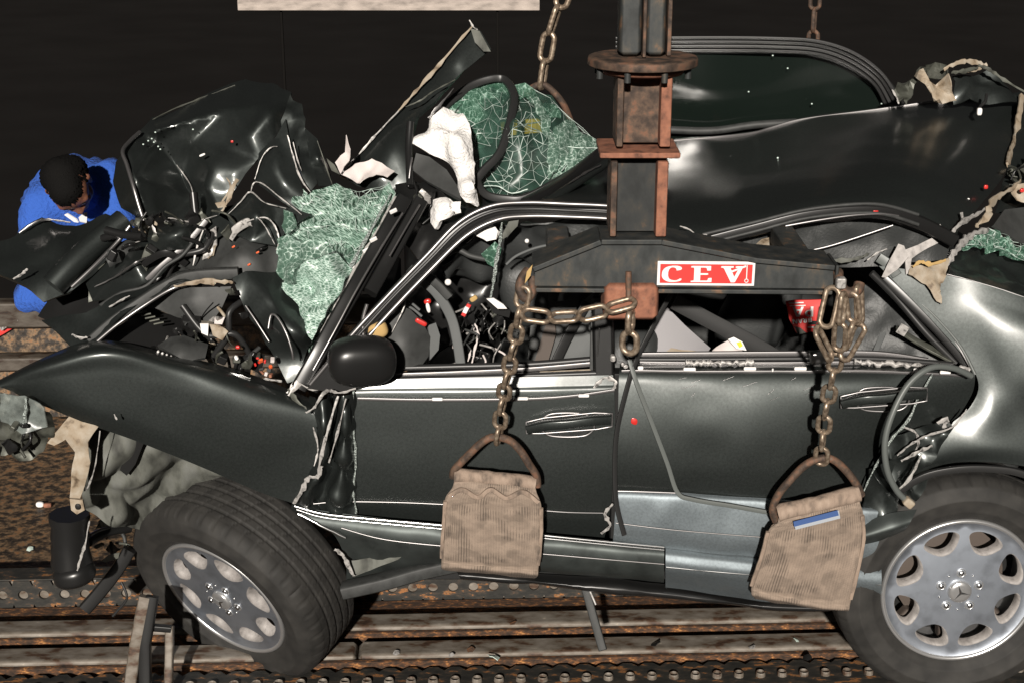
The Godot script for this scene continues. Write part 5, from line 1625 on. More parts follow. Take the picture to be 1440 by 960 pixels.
	panel(car, "wing_flank", M.paint, [58, 450, -0.12, 120, 440, -0.15, 190, 412, -0.2, 250, 382, -0.22, 330, 378, -0.22, 300, 392, -0.18, 240, 402, -0.16, 165, 452, -0.1, 130, 482, -0.06, 100, 488, -0.06], {"step": 9.0, "amp": 0.02, "freq": 5.0, "seed": 54})
	torn(car, [100, 470, -0.05, 112, 475, -0.05, 122, 474, -0.05], 0.007, 55)
	torn(car, [153, 432, -0.12, 170, 422, -0.12, 182, 416, -0.12], 0.005, 56)
	tube(car, "bonnet_cable", M.plastic_grey, [140, 430, -0.16, 170, 412, -0.2, 205, 402, -0.22, 232, 375, -0.24, 255, 360, -0.25, 270, 342, -0.26], 0.005)
	panel(car, "battery_cover", M.plastic_grey, [205, 428, -0.2, 240, 406, -0.2, 325, 403, -0.18, 312, 432, -0.16, 298, 452, -0.15, 250, 446, -0.17], {"step": 9.0, "t": 0.008, "ctrl": [265, 425, -0.15]})
	panel(car, "cooling_grille", M.plastic, [140, 478, -0.2, 205, 432, -0.3, 260, 450, -0.3, 300, 460, -0.3, 300, 505, -0.2, 240, 498, -0.16], {"step": 9.0})
	for k in 5:
		tube(car, "grille_fin", M.inside_metal, [192 + k * 6, 440 + k * 4, -0.18, 206 + k * 6, 437 + k * 4, -0.18], 0.003, {"seg": 6})
	panel(car, "filter_box", M.plastic_grey, [222, 488, -0.10, 240, 476, -0.13, 258, 474, -0.14, 292, 486, -0.12, 288, 504, -0.08, 262, 508, -0.07], {"step": 7.0, "t": 0.012, "ctrl": [255, 490, -0.06]})
	for k in 7: brick(car, "fuse", M.white, 222 + k * 6, 494 + k * 2.4, -0.05, 0.008, 0.007, 0.01)
	panel(car, "torn_label", M.white, [281, 455, -0.10, 293, 455, -0.1, 292, 472, -0.1, 283, 468, -0.1], {"step": 5.0})
	panel(car, "washer_bottle", M.primer, [294, 456, -0.10, 308, 457, -0.1, 321, 466, -0.1, 312, 478, -0.1, 299, 472, -0.09], {"step": 4.0, "ridge": 0.012, "rfreq": 14.0})
	panel(car, "torn_label", M.paper, [302, 446, -0.1, 316, 446, -0.1, 312, 456, -0.1, 301, 455, -0.1], {"step": 5.0})
	clutter(car, [250, 450, 330, 410, 345, 440, 375, 500, 350, 525, 300, 510], -0.22, -0.12, 10, 73, 1.2)
	clutter(car, [250, 450, 330, 410, 345, 440, 375, 500, 350, 525, 300, 510], -0.18, -0.10, 18, 173, 0.6)
	clutter(car, [160, 470, 300, 455, 300, 500, 200, 492], -0.2, -0.14, 14, 74, 0.5)
	# red and white connectors
	var rng := RandomNumberGenerator.new()
	rng.seed = 6
	for k in 12:
		var m: Material = [M.rust_orange, M.paper, M.orange, M.red, M.plastic_grey, M.red_lens][k % 6]
		brick(car, "connector", m, 357 + rng.randf_range(0, 26), 502 + rng.randf_range(0, 26), -0.05 + rng.randf_range(0, 0.03), rng.randf_range(0.006, 0.018), rng.randf_range(0.006, 0.012), rng.randf_range(0.006, 0.014), Vector3(rng.randf() * 2.0, rng.randf() * 2.0, rng.randf_range(0, 3)), 0.002)
	brick(car, "connector", M.red_lens, 334, 488, -0.08, 0.014, 0.012, 0.01)
	brick(car, "connector", M.white, 332, 503, -0.08, 0.012, 0.016, 0.01, Vector3(0, 0, 0.4))
	# black inner wing panel to the right of the opening
	var iw := panel(car, "inner_wing_panel", M.paint, [326, 392, -0.16, 345, 383, -0.18, 392, 384, -0.22, 420, 415, -0.2, 444, 442, -0.16, 432, 490, -0.1, 418, 534, -0.07, 404, 538, -0.07, 384, 500, -0.09, 366, 465, -0.11, 345, 435, -0.13], {"step": 8.0, "amp": 0.015, "freq": 6.0, "seed": 57, "t": 0.008, "crease": 0.5, "ctrl": [395, 450, -0.05, 380, 420, -0.10, 420, 470, -0.04]})
	tube(iw, "folded_edge", M.satin, [377, 462, -0.03, 381, 443, -0.04, 390, 447, -0.03, 402, 468, -0.01, 410, 492, 0.0, 412, 505, 0.0], 0.0035, {"seg": 6})
	tube(iw, "folded_edge", M.satin, [345, 430, -0.10, 360, 452, -0.08, 378, 480, -0.06], 0.003, {"seg": 6})
	# bonnet, buckled up into a tent
	var hood := panel(car, "bonnet", M.paint, [
		196, 184, -0.62, 214, 166, -0.70, 280, 138, -0.80, 345, 113, -0.85, 384, 120, -0.80, 410, 132, -0.66, 404, 160, -0.58, 385, 192, -0.50, 364, 222, -0.46, 345, 244, -0.44, 328, 270, -0.42, 306, 304, -0.40, 270, 306, -0.44, 236, 312, -0.42, 204, 316, -0.40, 172, 292, -0.52, 160, 255, -0.60, 163, 228, -0.58, 173, 212, -0.50],
		{"step": 6.0, "amp": 0.004, "ridge": 0.012, "rfreq": 2.6, "freq": 4.0, "seed": 61, "t": 0.006, "soft": 0.0, "crease": 0.95, "ctrl": [186, 250, -0.38, 200, 300, -0.36, 222, 200, -0.58, 240, 225, -0.60, 258, 252, -0.60, 272, 280, -0.54, 300, 238, -0.44, 320, 210, -0.50, 290, 262, -0.42, 215, 260, -0.44, 216, 184, -0.52, 262, 168, -0.54, 320, 152, -0.58, 365, 146, -0.60, 240, 155, -0.72, 300, 135, -0.78, 380, 160, -0.50, 350, 190, -0.47, 270, 200, -0.56, 330, 240, -0.43]})
	tube(hood, "folded_edge", M.satin, [196, 186, -0.58, 182, 199, -0.52, 172, 213, -0.46, 178, 232, -0.42, 187, 262, -0.37, 195, 290, -0.35, 203, 314, -0.34], 0.006, {"seg": 8})
	torn(hood, [248, 232, -0.55, 258, 246, -0.55, 268, 262, -0.50, 274, 290, -0.46], 0.003, 61)
	torn(hood, [214, 168, -0.66, 240, 155, -0.70, 280, 139, -0.77, 330, 120, -0.81], 0.004, 62, M.inside_metal)
	for q in [[201, 203], [208, 198], [213, 195], [216, 200], [222, 206], [225, 210], [218, 186], [271, 182]]:
		blob(hood, "glass_crumb", M.crack, P(q[0], q[1], -0.50), Vector3(0.005, 0.004, 0.004))
	blob(hood, "glass_crumb", M.white, P(284, 218, -0.44), Vector3(0.018, 0.006, 0.006), Vector3(0, 0, 0.4))
	blob(hood, "glass_crumb", M.red_lens, P(326, 199, -0.44), Vector3(0.008, 0.007, 0.006))
	# folded strip beside the bonnet
	var fold := panel(car, "folded_wing", M.paint, [398, 165, -0.50, 408, 131, -0.58, 424, 148, -0.56, 432, 190, -0.50, 446, 258, -0.40, 436, 270, -0.38, 420, 240, -0.40, 404, 200, -0.46], {"step": 7.0, "ridge": 0.02, "rfreq": 6.0, "seed": 63})
	torn(fold, [404, 190, -0.42, 412, 220, -0.40, 422, 250, -0.37, 436, 270, -0.35], 0.0045, 63)
	torn(fold, [412, 200, -0.42, 418, 225, -0.4, 424, 240, -0.38], 0.0028, 64)
	var flap := panel(car, "bonnet_flap", M.paint, [360, 256, -0.42, 364, 216, -0.46, 388, 192, -0.48, 402, 168, -0.5, 414, 235, -0.42, 432, 288, -0.36, 420, 302, -0.34, 388, 278, -0.38], {"step": 8.0, "amp": 0.006, "freq": 6.0, "seed": 65, "crease": 0.8, "ctrl": [385, 235, -0.38, 400, 260, -0.36]})
	torn(flap, [352, 296, -0.34, 354, 262, -0.38, 366, 257, -0.38, 390, 275, -0.34, 412, 292, -0.32, 424, 302, -0.30], 0.0035, 66)
	torn(flap, [358, 252, -0.40, 368, 222, -0.42, 380, 208, -0.43, 390, 206, -0.44], 0.0028, 67)
	# bits of latch under the bonnet
	torn(car, [310, 300, -0.32, 320, 282, -0.32, 328, 262, -0.34, 334, 252, -0.36], 0.01, 68, M.primer)
	torn(car, [318, 250, -0.36, 324, 262, -0.34, 318, 275, -0.33, 308, 290, -0.32], 0.005, 69, M.primer)
	panel(car, "latch_plate", M.primer, [302, 286, -0.32, 316, 283, -0.32, 318, 291, -0.32, 306, 293, -0.32], {"step": 4.0, "ridge": 0.01})
	# offside front wing and lamp, in front of the kneeling man
	var ow := panel(car, "offside_wing", M.paint, [-20, 352, -0.62, 22, 334, -0.66, 60, 312, -0.70, 108, 318, -0.68, 150, 304, -0.66, 182, 316, -0.6, 168, 345, -0.5, 132, 385, -0.42, 96, 412, -0.36, 60, 424, -0.36, 20, 396, -0.42, -20, 376, -0.52], {"step": 9.0, "amp": 0.02, "freq": 5.0, "seed": 81, "t": 0.01, "crease": 0.8, "ctrl": [80, 350, -0.5, 110, 370, -0.42, 40, 365, -0.5]})
	torn(ow, [26, 328, -0.62, 50, 312, -0.64, 68, 309, -0.66, 98, 313, -0.66], 0.006, 81, M.satin)
	tube(car, "bumper_roll", M.paint, [74, 402, -0.34, 100, 374, -0.38, 135, 342, -0.44, 175, 310, -0.5], 0.036)
	tube(car, "bumper_strip", M.satin, [100, 404, -0.30, 130, 376, -0.34, 165, 340, -0.40, 182, 318, -0.42], 0.006)
	torn(car, [18, 392, -0.36, 32, 384, -0.36, 38, 378, -0.36], 0.008, 82)
	panel(car, "offside_inner_wing", M.plastic, [58, 446, -0.55, 70, 416, -0.55, 100, 396, -0.56, 150, 350, -0.6, 215, 318, -0.62, 236, 400, -0.5, 160, 445, -0.42, 110, 470, -0.4], {"step": 10.0, "amp": 0.02})
	for h in [[232, 395, 250, 362, 286, 350, 300, 325], [300, 380, 322, 362, 366, 360, 386, 344], [256, 430, 290, 470, 330, 470, 352, 500], [300, 500, 320, 470, 322, 440, 338, 425]]:
		tube(car, "coolant_hose", M.seal, [h[0], h[1], -0.3, h[2], h[3], -0.27, h[4], h[5], -0.27, h[6], h[7], -0.31] if h[1] < 425 else [h[0], h[1], -0.14, h[2], h[3], -0.12, h[4], h[5], -0.12, h[6], h[7], -0.15], 0.009, {"seg": 9})
	for h in [[200, 372, 232, 356, 262, 372], [284, 392, 318, 372, 352, 388]]:
		tube(car, "fan_belt", M.plastic, [h[0], h[1], -0.28, h[2], h[3], -0.26, h[4], h[5], -0.28], 0.010, {"h": 0.003})
	var f1 := panel(car, "folded_wing", M.paint, [206, 318, -0.36, 236, 306, -0.40, 268, 312, -0.34, 305, 302, -0.36, 332, 318, -0.32, 300, 338, -0.29, 262, 350, -0.28, 226, 352, -0.28, 208, 340, -0.30], {"step": 7.0, "crease": 0.85, "seed": 251, "ctrl": [240, 330, -0.25, 280, 325, -0.33, 262, 318, -0.27]})
	torn(f1, [208, 320, -0.33, 236, 307, -0.37, 268, 312, -0.31, 305, 303, -0.33], 0.003, 251)
	var f2 := panel(car, "folded_wing", M.paint, [318, 300, -0.34, 352, 268, -0.38, 372, 284, -0.33, 402, 292, -0.34, 438, 302, -0.32, 404, 322, -0.29, 388, 346, -0.26, 352, 340, -0.27, 330, 330, -0.29], {"step": 7.0, "crease": 0.85, "seed": 252, "ctrl": [360, 305, -0.25, 385, 312, -0.31, 345, 320, -0.31]})
	torn(f2, [320, 302, -0.31, 338, 284, -0.33, 352, 270, -0.35, 372, 285, -0.30, 402, 293, -0.31], 0.003, 252)
	torn(f2, [360, 304, -0.235, 372, 318, -0.24, 386, 344, -0.235], 0.003, 253)
	var f3 := panel(car, "folded_wing", M.paint, [120, 398, -0.36, 168, 352, -0.42, 205, 336, -0.40, 236, 352, -0.32, 262, 348, -0.32, 240, 380, -0.28, 205, 398, -0.27, 160, 420, -0.26, 130, 424, -0.28], {"step": 8.0, "crease": 0.85, "seed": 254, "ctrl": [190, 370, -0.28, 215, 365, -0.35, 160, 390, -0.33]})
	torn(f3, [170, 352, -0.39, 205, 337, -0.37, 236, 352, -0.29], 0.003, 254)
	torn(f3, [132, 404, -0.31, 160, 390, -0.30, 190, 370, -0.25, 214, 358, -0.31], 0.004, 255, M.satin)
	var f4 := panel(car, "folded_wing", M.paint, [428, 180, -0.52, 446, 196, -0.50, 462, 240, -0.46, 470, 262, -0.42, 448, 262, -0.40, 436, 226, -0.44], {"step": 7.0, "crease": 0.8, "seed": 256, "ctrl": [448, 225, -0.40]})
	torn(f4, [446, 198, -0.47, 460, 240, -0.43, 468, 262, -0.40], 0.003, 256, M.inside_metal)
	# crushed engine bay
	clutter(car, [180, 305, 330, 300, 390, 300, 400, 335, 330, 370, 250, 390, 160, 400, 110, 420, 140, 370], -0.46, -0.34, 18, 75, 1.9)
	clutter(car, [180, 305, 330, 300, 390, 300, 400, 335, 330, 370, 250, 390, 160, 400, 110, 420, 140, 370], -0.34, -0.26, 22, 176, 0.8)
	clutter(car, [195, 300, 245, 305, 250, 345, 225, 350, 200, 325], -0.36, -0.28, 14, 76, 0.6)
	panel(car, "bulkhead", M.plastic, [150, 420, -0.5, 190, 312, -0.6, 330, 290, -0.62, 420, 295, -0.5, 420, 380, -0.4, 335, 384, -0.36, 240, 400, -0.34], {"step": 14.0, "amp": 0.02})
	tube(car, "strut_brace", M.satin, [200, 400, -0.28, 222, 378, -0.28, 260, 345, -0.29, 290, 310, -0.30], 0.008, {"h": 0.005})
	tube(car, "strut_brace", M.inside_metal, [196, 398, -0.30, 206, 360, -0.3, 212, 346, -0.3], 0.012, {"h": 0.006})
	panel(car, "bent_sheet", M.bare, [283, 366, -0.28, 292, 326, -0.3, 304, 318, -0.3, 304, 345, -0.29, 294, 362, -0.28], {"step": 5.0, "ridge": 0.01})
	torn(car, [271, 374, -0.26, 276, 350, -0.27, 286, 322, -0.28], 0.004, 77)
	torn(car, [196, 312, -0.32, 210, 312, -0.31, 220, 330, -0.30, 236, 340, -0.3, 243, 330, -0.3], 0.007, 78)
	panel(car, "airbox", M.plastic_grey, [246, 372, -0.30, 300, 345, -0.34, 330, 326, -0.36, 392, 330, -0.34, 396, 370, -0.26, 380, 392, -0.24, 300, 384, -0.24], {"step": 9.0, "t": 0.01, "amp": 0.02, "ctrl": [330, 360, -0.24]})
	for q in [[328, 347], [362, 355], [350, 372]]:
		blob(car, "amber_crumb", M.orange, P(q[0], q[1], -0.22), Vector3(0.010, 0.005, 0.006), Vector3(0, 0, 0.5))
	tube(car, "inlet_pipe", M.bare, [322, 335, -0.28, 332, 322, -0.28, 350, 312, -0.28, 362, 316, -0.27], 0.012, {"h": 0.005})
	torn(car, [345, 312, -0.26, 372, 306, -0.26, 386, 318, -0.26, 392, 338, -0.25, 388, 352, -0.25], 0.004, 79)

func crack_web(parent: Node3D, outline: Array, o: Dictionary, count: int, sd: int, length := 26.0, lift := 0.004) -> void:
	# fracture ridges that follow the same shattered pane, joined into one piece
	var rng := RandomNumberGenerator.new()
	rng.seed = sd
	var poly := PackedVector2Array()
	var ctrl := []
	for i in range(0, outline.size(), 3):
		poly.append(Vector2(outline[i], outline[i + 1]))
		ctrl.append(Vector3(outline[i], outline[i + 1], outline[i + 2]))
	var extra: Array = o.get("ctrl", [])
	for i in range(0, extra.size(), 3): ctrl.append(Vector3(extra[i], extra[i + 1], extra[i + 2]))
	var plate := plate_fit(ctrl, o.get("soft", 0.02))
	var nz := noise(o.get("seed", 1), o.get("freq", 8.0))
	var rz := noise(o.get("seed", 1) + 77, o.get("rfreq", 8.0), 2)
	var lo := poly[0]
	var hi := poly[0]
	for q in poly: lo = lo.min(q); hi = hi.max(q)
	var st := SurfaceTool.new()
	st.begin(Mesh.PRIMITIVE_TRIANGLES)
	# connected cracks: the sides of an uneven triangle mesh, some left out
	var nodes := PackedVector2Array()
	var tries := 0
	while nodes.size() < count and tries < 9000:
		tries += 1
		var c := Vector2(rng.randf_range(lo.x, hi.x), rng.randf_range(lo.y, hi.y))
		if not Geometry2D.is_point_in_polygon(c, poly): continue
		var ok := true
		for e in nodes:
			if e.distance_to(c) < length * (0.25 + 0.5 * absf(rz.get_noise_2d(c.x * 0.004, c.y * 0.004))): ok = false
		if ok: nodes.append(c)
	for e in poly: nodes.append(e)
	var on := PackedVector3Array()
	for q in nodes:
		var p := P(q.x, q.y, plate_at(plate, q))
		var h: float = o.get("amp", 0.0) * nz.get_noise_3dv(p) + o.get("ridge", 0.0) * (0.35 - absf(rz.get_noise_3dv(p)) * 2.0)
		on.append(p + (CAM - p).normalized() * (h + lift))
	var t := Geometry2D.triangulate_delaunay(nodes)
	var done := {}
	for i in range(0, t.size(), 3):
		for e in 3:
			var a := mini(t[i + e], t[i + (e + 1) % 3])
			var b := maxi(t[i + e], t[i + (e + 1) % 3])
			var mid := (nodes[a] + nodes[b]) * 0.5
			if done.has(Vector2i(a, b)) or not Geometry2D.is_point_in_polygon(mid, poly) or nodes[a].distance_to(nodes[b]) > length * 2.0: continue
			done[Vector2i(a, b)] = true
			if rng.randf() < 0.3: continue
			var bend := Vector3(rng.randf_range(-1, 1), rng.randf_range(-1, 1), rng.randf_range(-1, 1)) * on[a].distance_to(on[b]) * 0.06
			st.append_from(tube_mesh(PackedVector3Array([on[a], (on[a] + on[b]) * 0.5 + bend, on[b]]), rng.randf_range(0.0003, 0.0007) if rng.randf() < 0.85 else 0.0013, {"seg": 4, "per": 1, "straight": true}), 0, Transform3D())
	var w := put(parent, "fracture_lines", st.commit(), M.crack, local(parent))
	w.set_meta("kind", "stuff")

func depth_at(c: Array, q: Vector2) -> float:
	var w := 0.0
	var z := 0.0
	for i in range(0, c.size(), 3):
		var k := 1.0 / (pow(Vector2(c[i], c[i + 1]).distance_squared_to(q), 1.25) + 0.5)
		w += k; z += k * c[i + 2]
	return z / w

func flat_xy(a: Array) -> Array:
	var r := []
	for i in range(0, a.size(), 3): r.append_array([a[i], a[i + 1]])
	return r

func build_car_cabin() -> void:
	# shell seen through the windows
	var fl := P(520, 540, -0.1)
	var fr := P(1345, 540, -0.1)
	box(car, "cabin_floor", M.carpet, Vector3(fl.x, 0.36, -1.45) - car.position, Vector3(fr.x, 0.39, -0.12) - car.position)
	box(car, "far_side_trim", M.plastic_grey, Vector3(fl.x, 0.395, -1.52) - car.position, Vector3(fr.x + 0.4, 1.02, -1.46) - car.position, 0.02)
	box(car, "rear_bulkhead", M.carpet, Vector3(fr.x - 0.05, 0.395, -1.45) - car.position, Vector3(fr.x, 1.0, -0.25) - car.position)
	box(car, "front_bulkhead", M.carpet, Vector3(fl.x - 0.06, 0.395, -1.45) - car.position, Vector3(fl.x - 0.01, 0.95, -0.15) - car.position)
	box(car, "transmission_tunnel", M.carpet, Vector3(fl.x, 0.392, -0.9) - car.position, Vector3(fr.x, 0.56, -0.62) - car.position, 0.05)
	# seats
	for s in [[700, 470, -0.45, 0.5], [690, 455, -1.15, 0.5]]:
		var c := P(s[0], s[1], s[2])
		blob(car, "seat_cushion", M.leather, Vector3(c.x, 0.56, s[2]), Vector3(0.58, 0.22, 0.52), Vector3(0, 0, 0.08), 0.5, 0.4)
		blob(car, "seat_back", M.leather, Vector3(c.x + 0.33, 0.82, s[2]), Vector3(0.2, 0.6, 0.52), Vector3(0, 0, -0.25), 0.5, 0.5)
	blob(car, "rear_seat", M.leather, Vector3(P(1180, 500, -0.8).x, 0.56, -0.8), Vector3(0.6, 0.26, 1.25), Vector3(0, 0, 0.06), 0.5, 0.3)
	blob(car, "rear_seat_back", M.leather, Vector3(P(1330, 480, -0.8).x, 0.84, -0.8), Vector3(0.24, 0.62, 1.25), Vector3(0, 0, -0.2), 0.5, 0.3)
	# things seen in the front window
	panel(car, "dashboard", M.plastic, [505, 480, -0.16, 545, 425, -0.25, 600, 370, -0.35, 680, 330, -0.45, 720, 345, -0.45, 700, 420, -0.4, 650, 470, -0.36, 600, 512, -0.3, 510, 515, -0.18], {"step": 12.0, "amp": 0.03, "ctrl": [600, 430, -0.45]})
	panel(car, "door_pad", M.plastic_grey, [528, 512, -0.10, 545, 460, -0.12, 556, 428, -0.14, 575, 436, -0.15, 590, 452, -0.15, 602, 474, -0.14, 600, 500, -0.12, 590, 514, -0.10], {"step": 8.0, "t": 0.02, "ctrl": [570, 480, -0.09]})
	panel(car, "door_pad_edge", M.trim_grey, [601, 458, -0.15, 612, 454, -0.16, 618, 472, -0.15, 616, 492, -0.13, 604, 506, -0.11, 603, 476, -0.14], {"step": 6.0, "t": 0.012})
	for k in 3: tube(car, "dash_crease", M.trim_grey, [558 + k * 2, 418 + k * 9, -0.17, 575 + k * 3, 424 + k * 9, -0.18, 590 + k * 3, 436 + k * 9, -0.18], 0.004, {"seg": 6})
	torn(car, [547, 474, -0.09, 560, 450, -0.1, 568, 432, -0.11, 572, 415, -0.12], 0.0025, 91)
	blob(car, "door_lamp", M.red_lens, P(601, 424, -0.13), Vector3(0.020, 0.015, 0.012), Vector3(0, 0, 0.3), 0.8, 0.8)
	blob(car, "door_lamp", M.white, P(602, 433, -0.12), Vector3(0.011, 0.028, 0.01), Vector3(0, 0, 0.2), 0.8, 0.8)
	blob(car, "door_lamp", M.red_lens, P(592, 453, -0.11), Vector3(0.034, 0.013, 0.012), Vector3(0, 0, -0.5), 0.5, 0.5)
	tube(car, "steering_wheel", M.trim_grey, [575, 378, -0.2, 592, 392, -0.2, 614, 412, -0.2, 634, 445, -0.2, 643, 480, -0.19, 648, 514, -0.18], 0.014, {"h": 0.008})
	tube(car, "steering_wheel", M.plastic_grey, [590, 378, -0.19, 615, 400, -0.19, 632, 418, -0.19], 0.012, {"h": 0.008})
	panel(car, "dash_trim_piece", M.liner, [578, 384, -0.16, 588, 382, -0.16, 594, 396, -0.16, 584, 392, -0.16], {"step": 4.0})
	# loose wiring
	var rng := RandomNumberGenerator.new()
	rng.seed = 12
	for k in 34:
		var m: Material = [M.plastic, M.bare, M.plastic, M.plastic_grey, M.paper, M.plastic_grey, M.plastic, M.bare][k % 8]
		var a := Vector2(rng.randf_range(648, 712), rng.randf_range(425, 500))
		var b := a + Vector2(rng.randf_range(-26, 22), rng.randf_range(6, 36))
		var z := rng.randf_range(-0.28, -0.16)
		tube(car, "loose_wire", m, [a.x, a.y, z, (a.x + b.x) / 2 + rng.randf_range(-10, 10), (a.y + b.y) / 2, z + 0.02, b.x, minf(b.y, 512), z], rng.randf_range(0.0015, 0.004), {"seg": 6, "per": 5})
	torn(car, [663, 512, -0.15, 668, 490, -0.15, 672, 470, -0.15, 668, 455, -0.15], 0.006, 92, M.paper)
	torn(car, [658, 508, -0.15, 662, 492, -0.15], 0.005, 93, M.paper)
	tube(car, "wire_tag", M.red, [651, 444, -0.14, 660, 428, -0.14], 0.006, {"h": 0.003})
	tube(car, "wire_tag", M.white, [653, 440, -0.135, 657, 432, -0.135], 0.006, {"h": 0.003})
	blob(car, "wire_tag", M.cork, P(666, 420, -0.14), Vector3(0.022, 0.014, 0.012), Vector3(0, 0, 0.6))
	clutter(car, [650, 420, 700, 440, 730, 450, 720, 500, 650, 510], -0.3, -0.2, 14, 94, 0.6)
	# torn mirror and glass hanging from the roof
	panel(car, "broken_mirror", M.white, [684, 420, -0.14, 694, 419, -0.14, 708, 428, -0.14, 713, 434, -0.14, 700, 434, -0.14], {"step": 5.0, "t": 0.006})
	panel(car, "mirror_back", M.plastic, [680, 416, -0.15, 690, 422, -0.15, 702, 436, -0.15, 718, 436, -0.15, 716, 446, -0.15, 694, 440, -0.15], {"step": 5.0, "t": 0.012})
	torn(car, [706, 312, -0.13, 703, 340, -0.14, 698, 365, -0.14, 694, 395, -0.14, 690, 418, -0.14], 0.008, 95, M.crumb)
	panel(car, "glass_strip", M.crazed, [676, 358, -0.16, 696, 340, -0.15, 704, 350, -0.14, 698, 376, -0.15, 686, 372, -0.16], {"step": 6.0, "ridge": 0.01})
	panel(car, "folded_visor", M.liner, [702, 340, -0.14, 716, 312, -0.14, 730, 307, -0.14, 728, 318, -0.14, 714, 334, -0.14], {"step": 6.0, "ridge": 0.01})
	# crushed roof lining
	sheet(car, "roof_lining", M.leather, [
		[620, 372, -0.22, 690, 326, -0.2, 770, 312, -0.2, 860, 312, -0.2],
		[630, 400, -0.36, 690, 352, -0.30, 770, 338, -0.25, 860, 350, -0.3],
		[640, 415, -0.5, 700, 400, -0.5, 770, 375, -0.4, 860, 400, -0.5]], {"nu": 50, "nv": 30, "amp": 0.06, "ridge": 0.03, "freq": 5.0, "rfreq": 4.0, "seed": 95})
	tube(car, "lining_fold", M.plastic_grey, [612, 372, -0.2, 640, 352, -0.18, 662, 360, -0.17, 690, 366, -0.17], 0.008)
	tube(car, "lining_fold", M.trim_grey, [712, 372, -0.16, 730, 358, -0.16, 770, 345, -0.16, 840, 340, -0.17], 0.004, {"seg": 6})
	blob(car, "courtesy_lamp", M.white, P(630, 397, -0.15), Vector3(0.018, 0.018, 0.014), Vector3.ZERO, 0.95, 0.95)
	blob(car, "courtesy_lamp", M.white, P(741, 339, -0.15), Vector3(0.012, 0.012, 0.01), Vector3.ZERO, 0.95, 0.95)
	blob(car, "headrest", M.leather, P(735, 410, -0.34), Vector3(0.13, 0.2, 0.12), Vector3(0, 0, 0.3), 0.7, 0.7)
	# grey shapes by the pillar
	panel(car, "seat_side", M.trim_grey, [788, 500, -0.24, 806, 460, -0.26, 818, 425, -0.28, 834, 412, -0.28, 834, 512, -0.2, 790, 512, -0.22], {"step": 9.0, "t": 0.01, "amp": 0.01})
	panel(car, "belt_webbing", M.brake_dust, [752, 508, -0.26, 768, 455, -0.28, 780, 448, -0.28, 782, 470, -0.27, 770, 512, -0.25], {"step": 8.0})
	tube(car, "belt_webbing", M.seal, [826, 425, -0.22, 800, 470, -0.2, 780, 512, -0.18], 0.014, {"h": 0.003, "up": Vector3(0.3, 0, 1)})
	panel(car, "seat_panel", M.plastic_grey, [742, 505, -0.3, 748, 440, -0.32, 780, 425, -0.32, 815, 420, -0.32, 800, 470, -0.3, 785, 512, -0.28], {"step": 10.0})
	# rear window: board, belts, seat side and rubbish
	panel(car, "tilted_board", M.light_trim, [888, 497, -0.24, 904, 470, -0.26, 936, 431, -0.30, 962, 458, -0.3, 998, 491, -0.28, 992, 500, -0.24], {"step": 9.0, "t": 0.012})
	tube(car, "belt_webbing", M.seal, [948, 424, -0.2, 1000, 452, -0.2, 1050, 478, -0.2, 1095, 504, -0.2], 0.022, {"h": 0.003, "up": Vector3(0, 0.2, 1)})
	blob(car, "rear_headrest", M.leather, P(1066, 440, -0.98), Vector3(0.22, 0.34, 0.2), Vector3(0, 0, -0.5), 0.7, 0.7)
	blob(car, "seat_bolster", M.leather, P(1112, 478, -1.0), Vector3(0.2, 0.36, 0.2), Vector3(0, 0, -0.3), 0.7, 0.7)
	panel(car, "rear_trim", M.leather, [1168, 500, -0.24, 1176, 420, -0.3, 1235, 392, -0.28, 1340, 510, -0.14, 1250, 505, -0.18], {"step": 10.0, "amp": 0.02})
	panel(car, "trim_strip", M.trim_grey, [1228, 494, -0.19, 1238, 470, -0.22, 1256, 428, -0.24, 1260, 436, -0.24, 1244, 475, -0.2, 1234, 498, -0.18], {"step": 6.0})

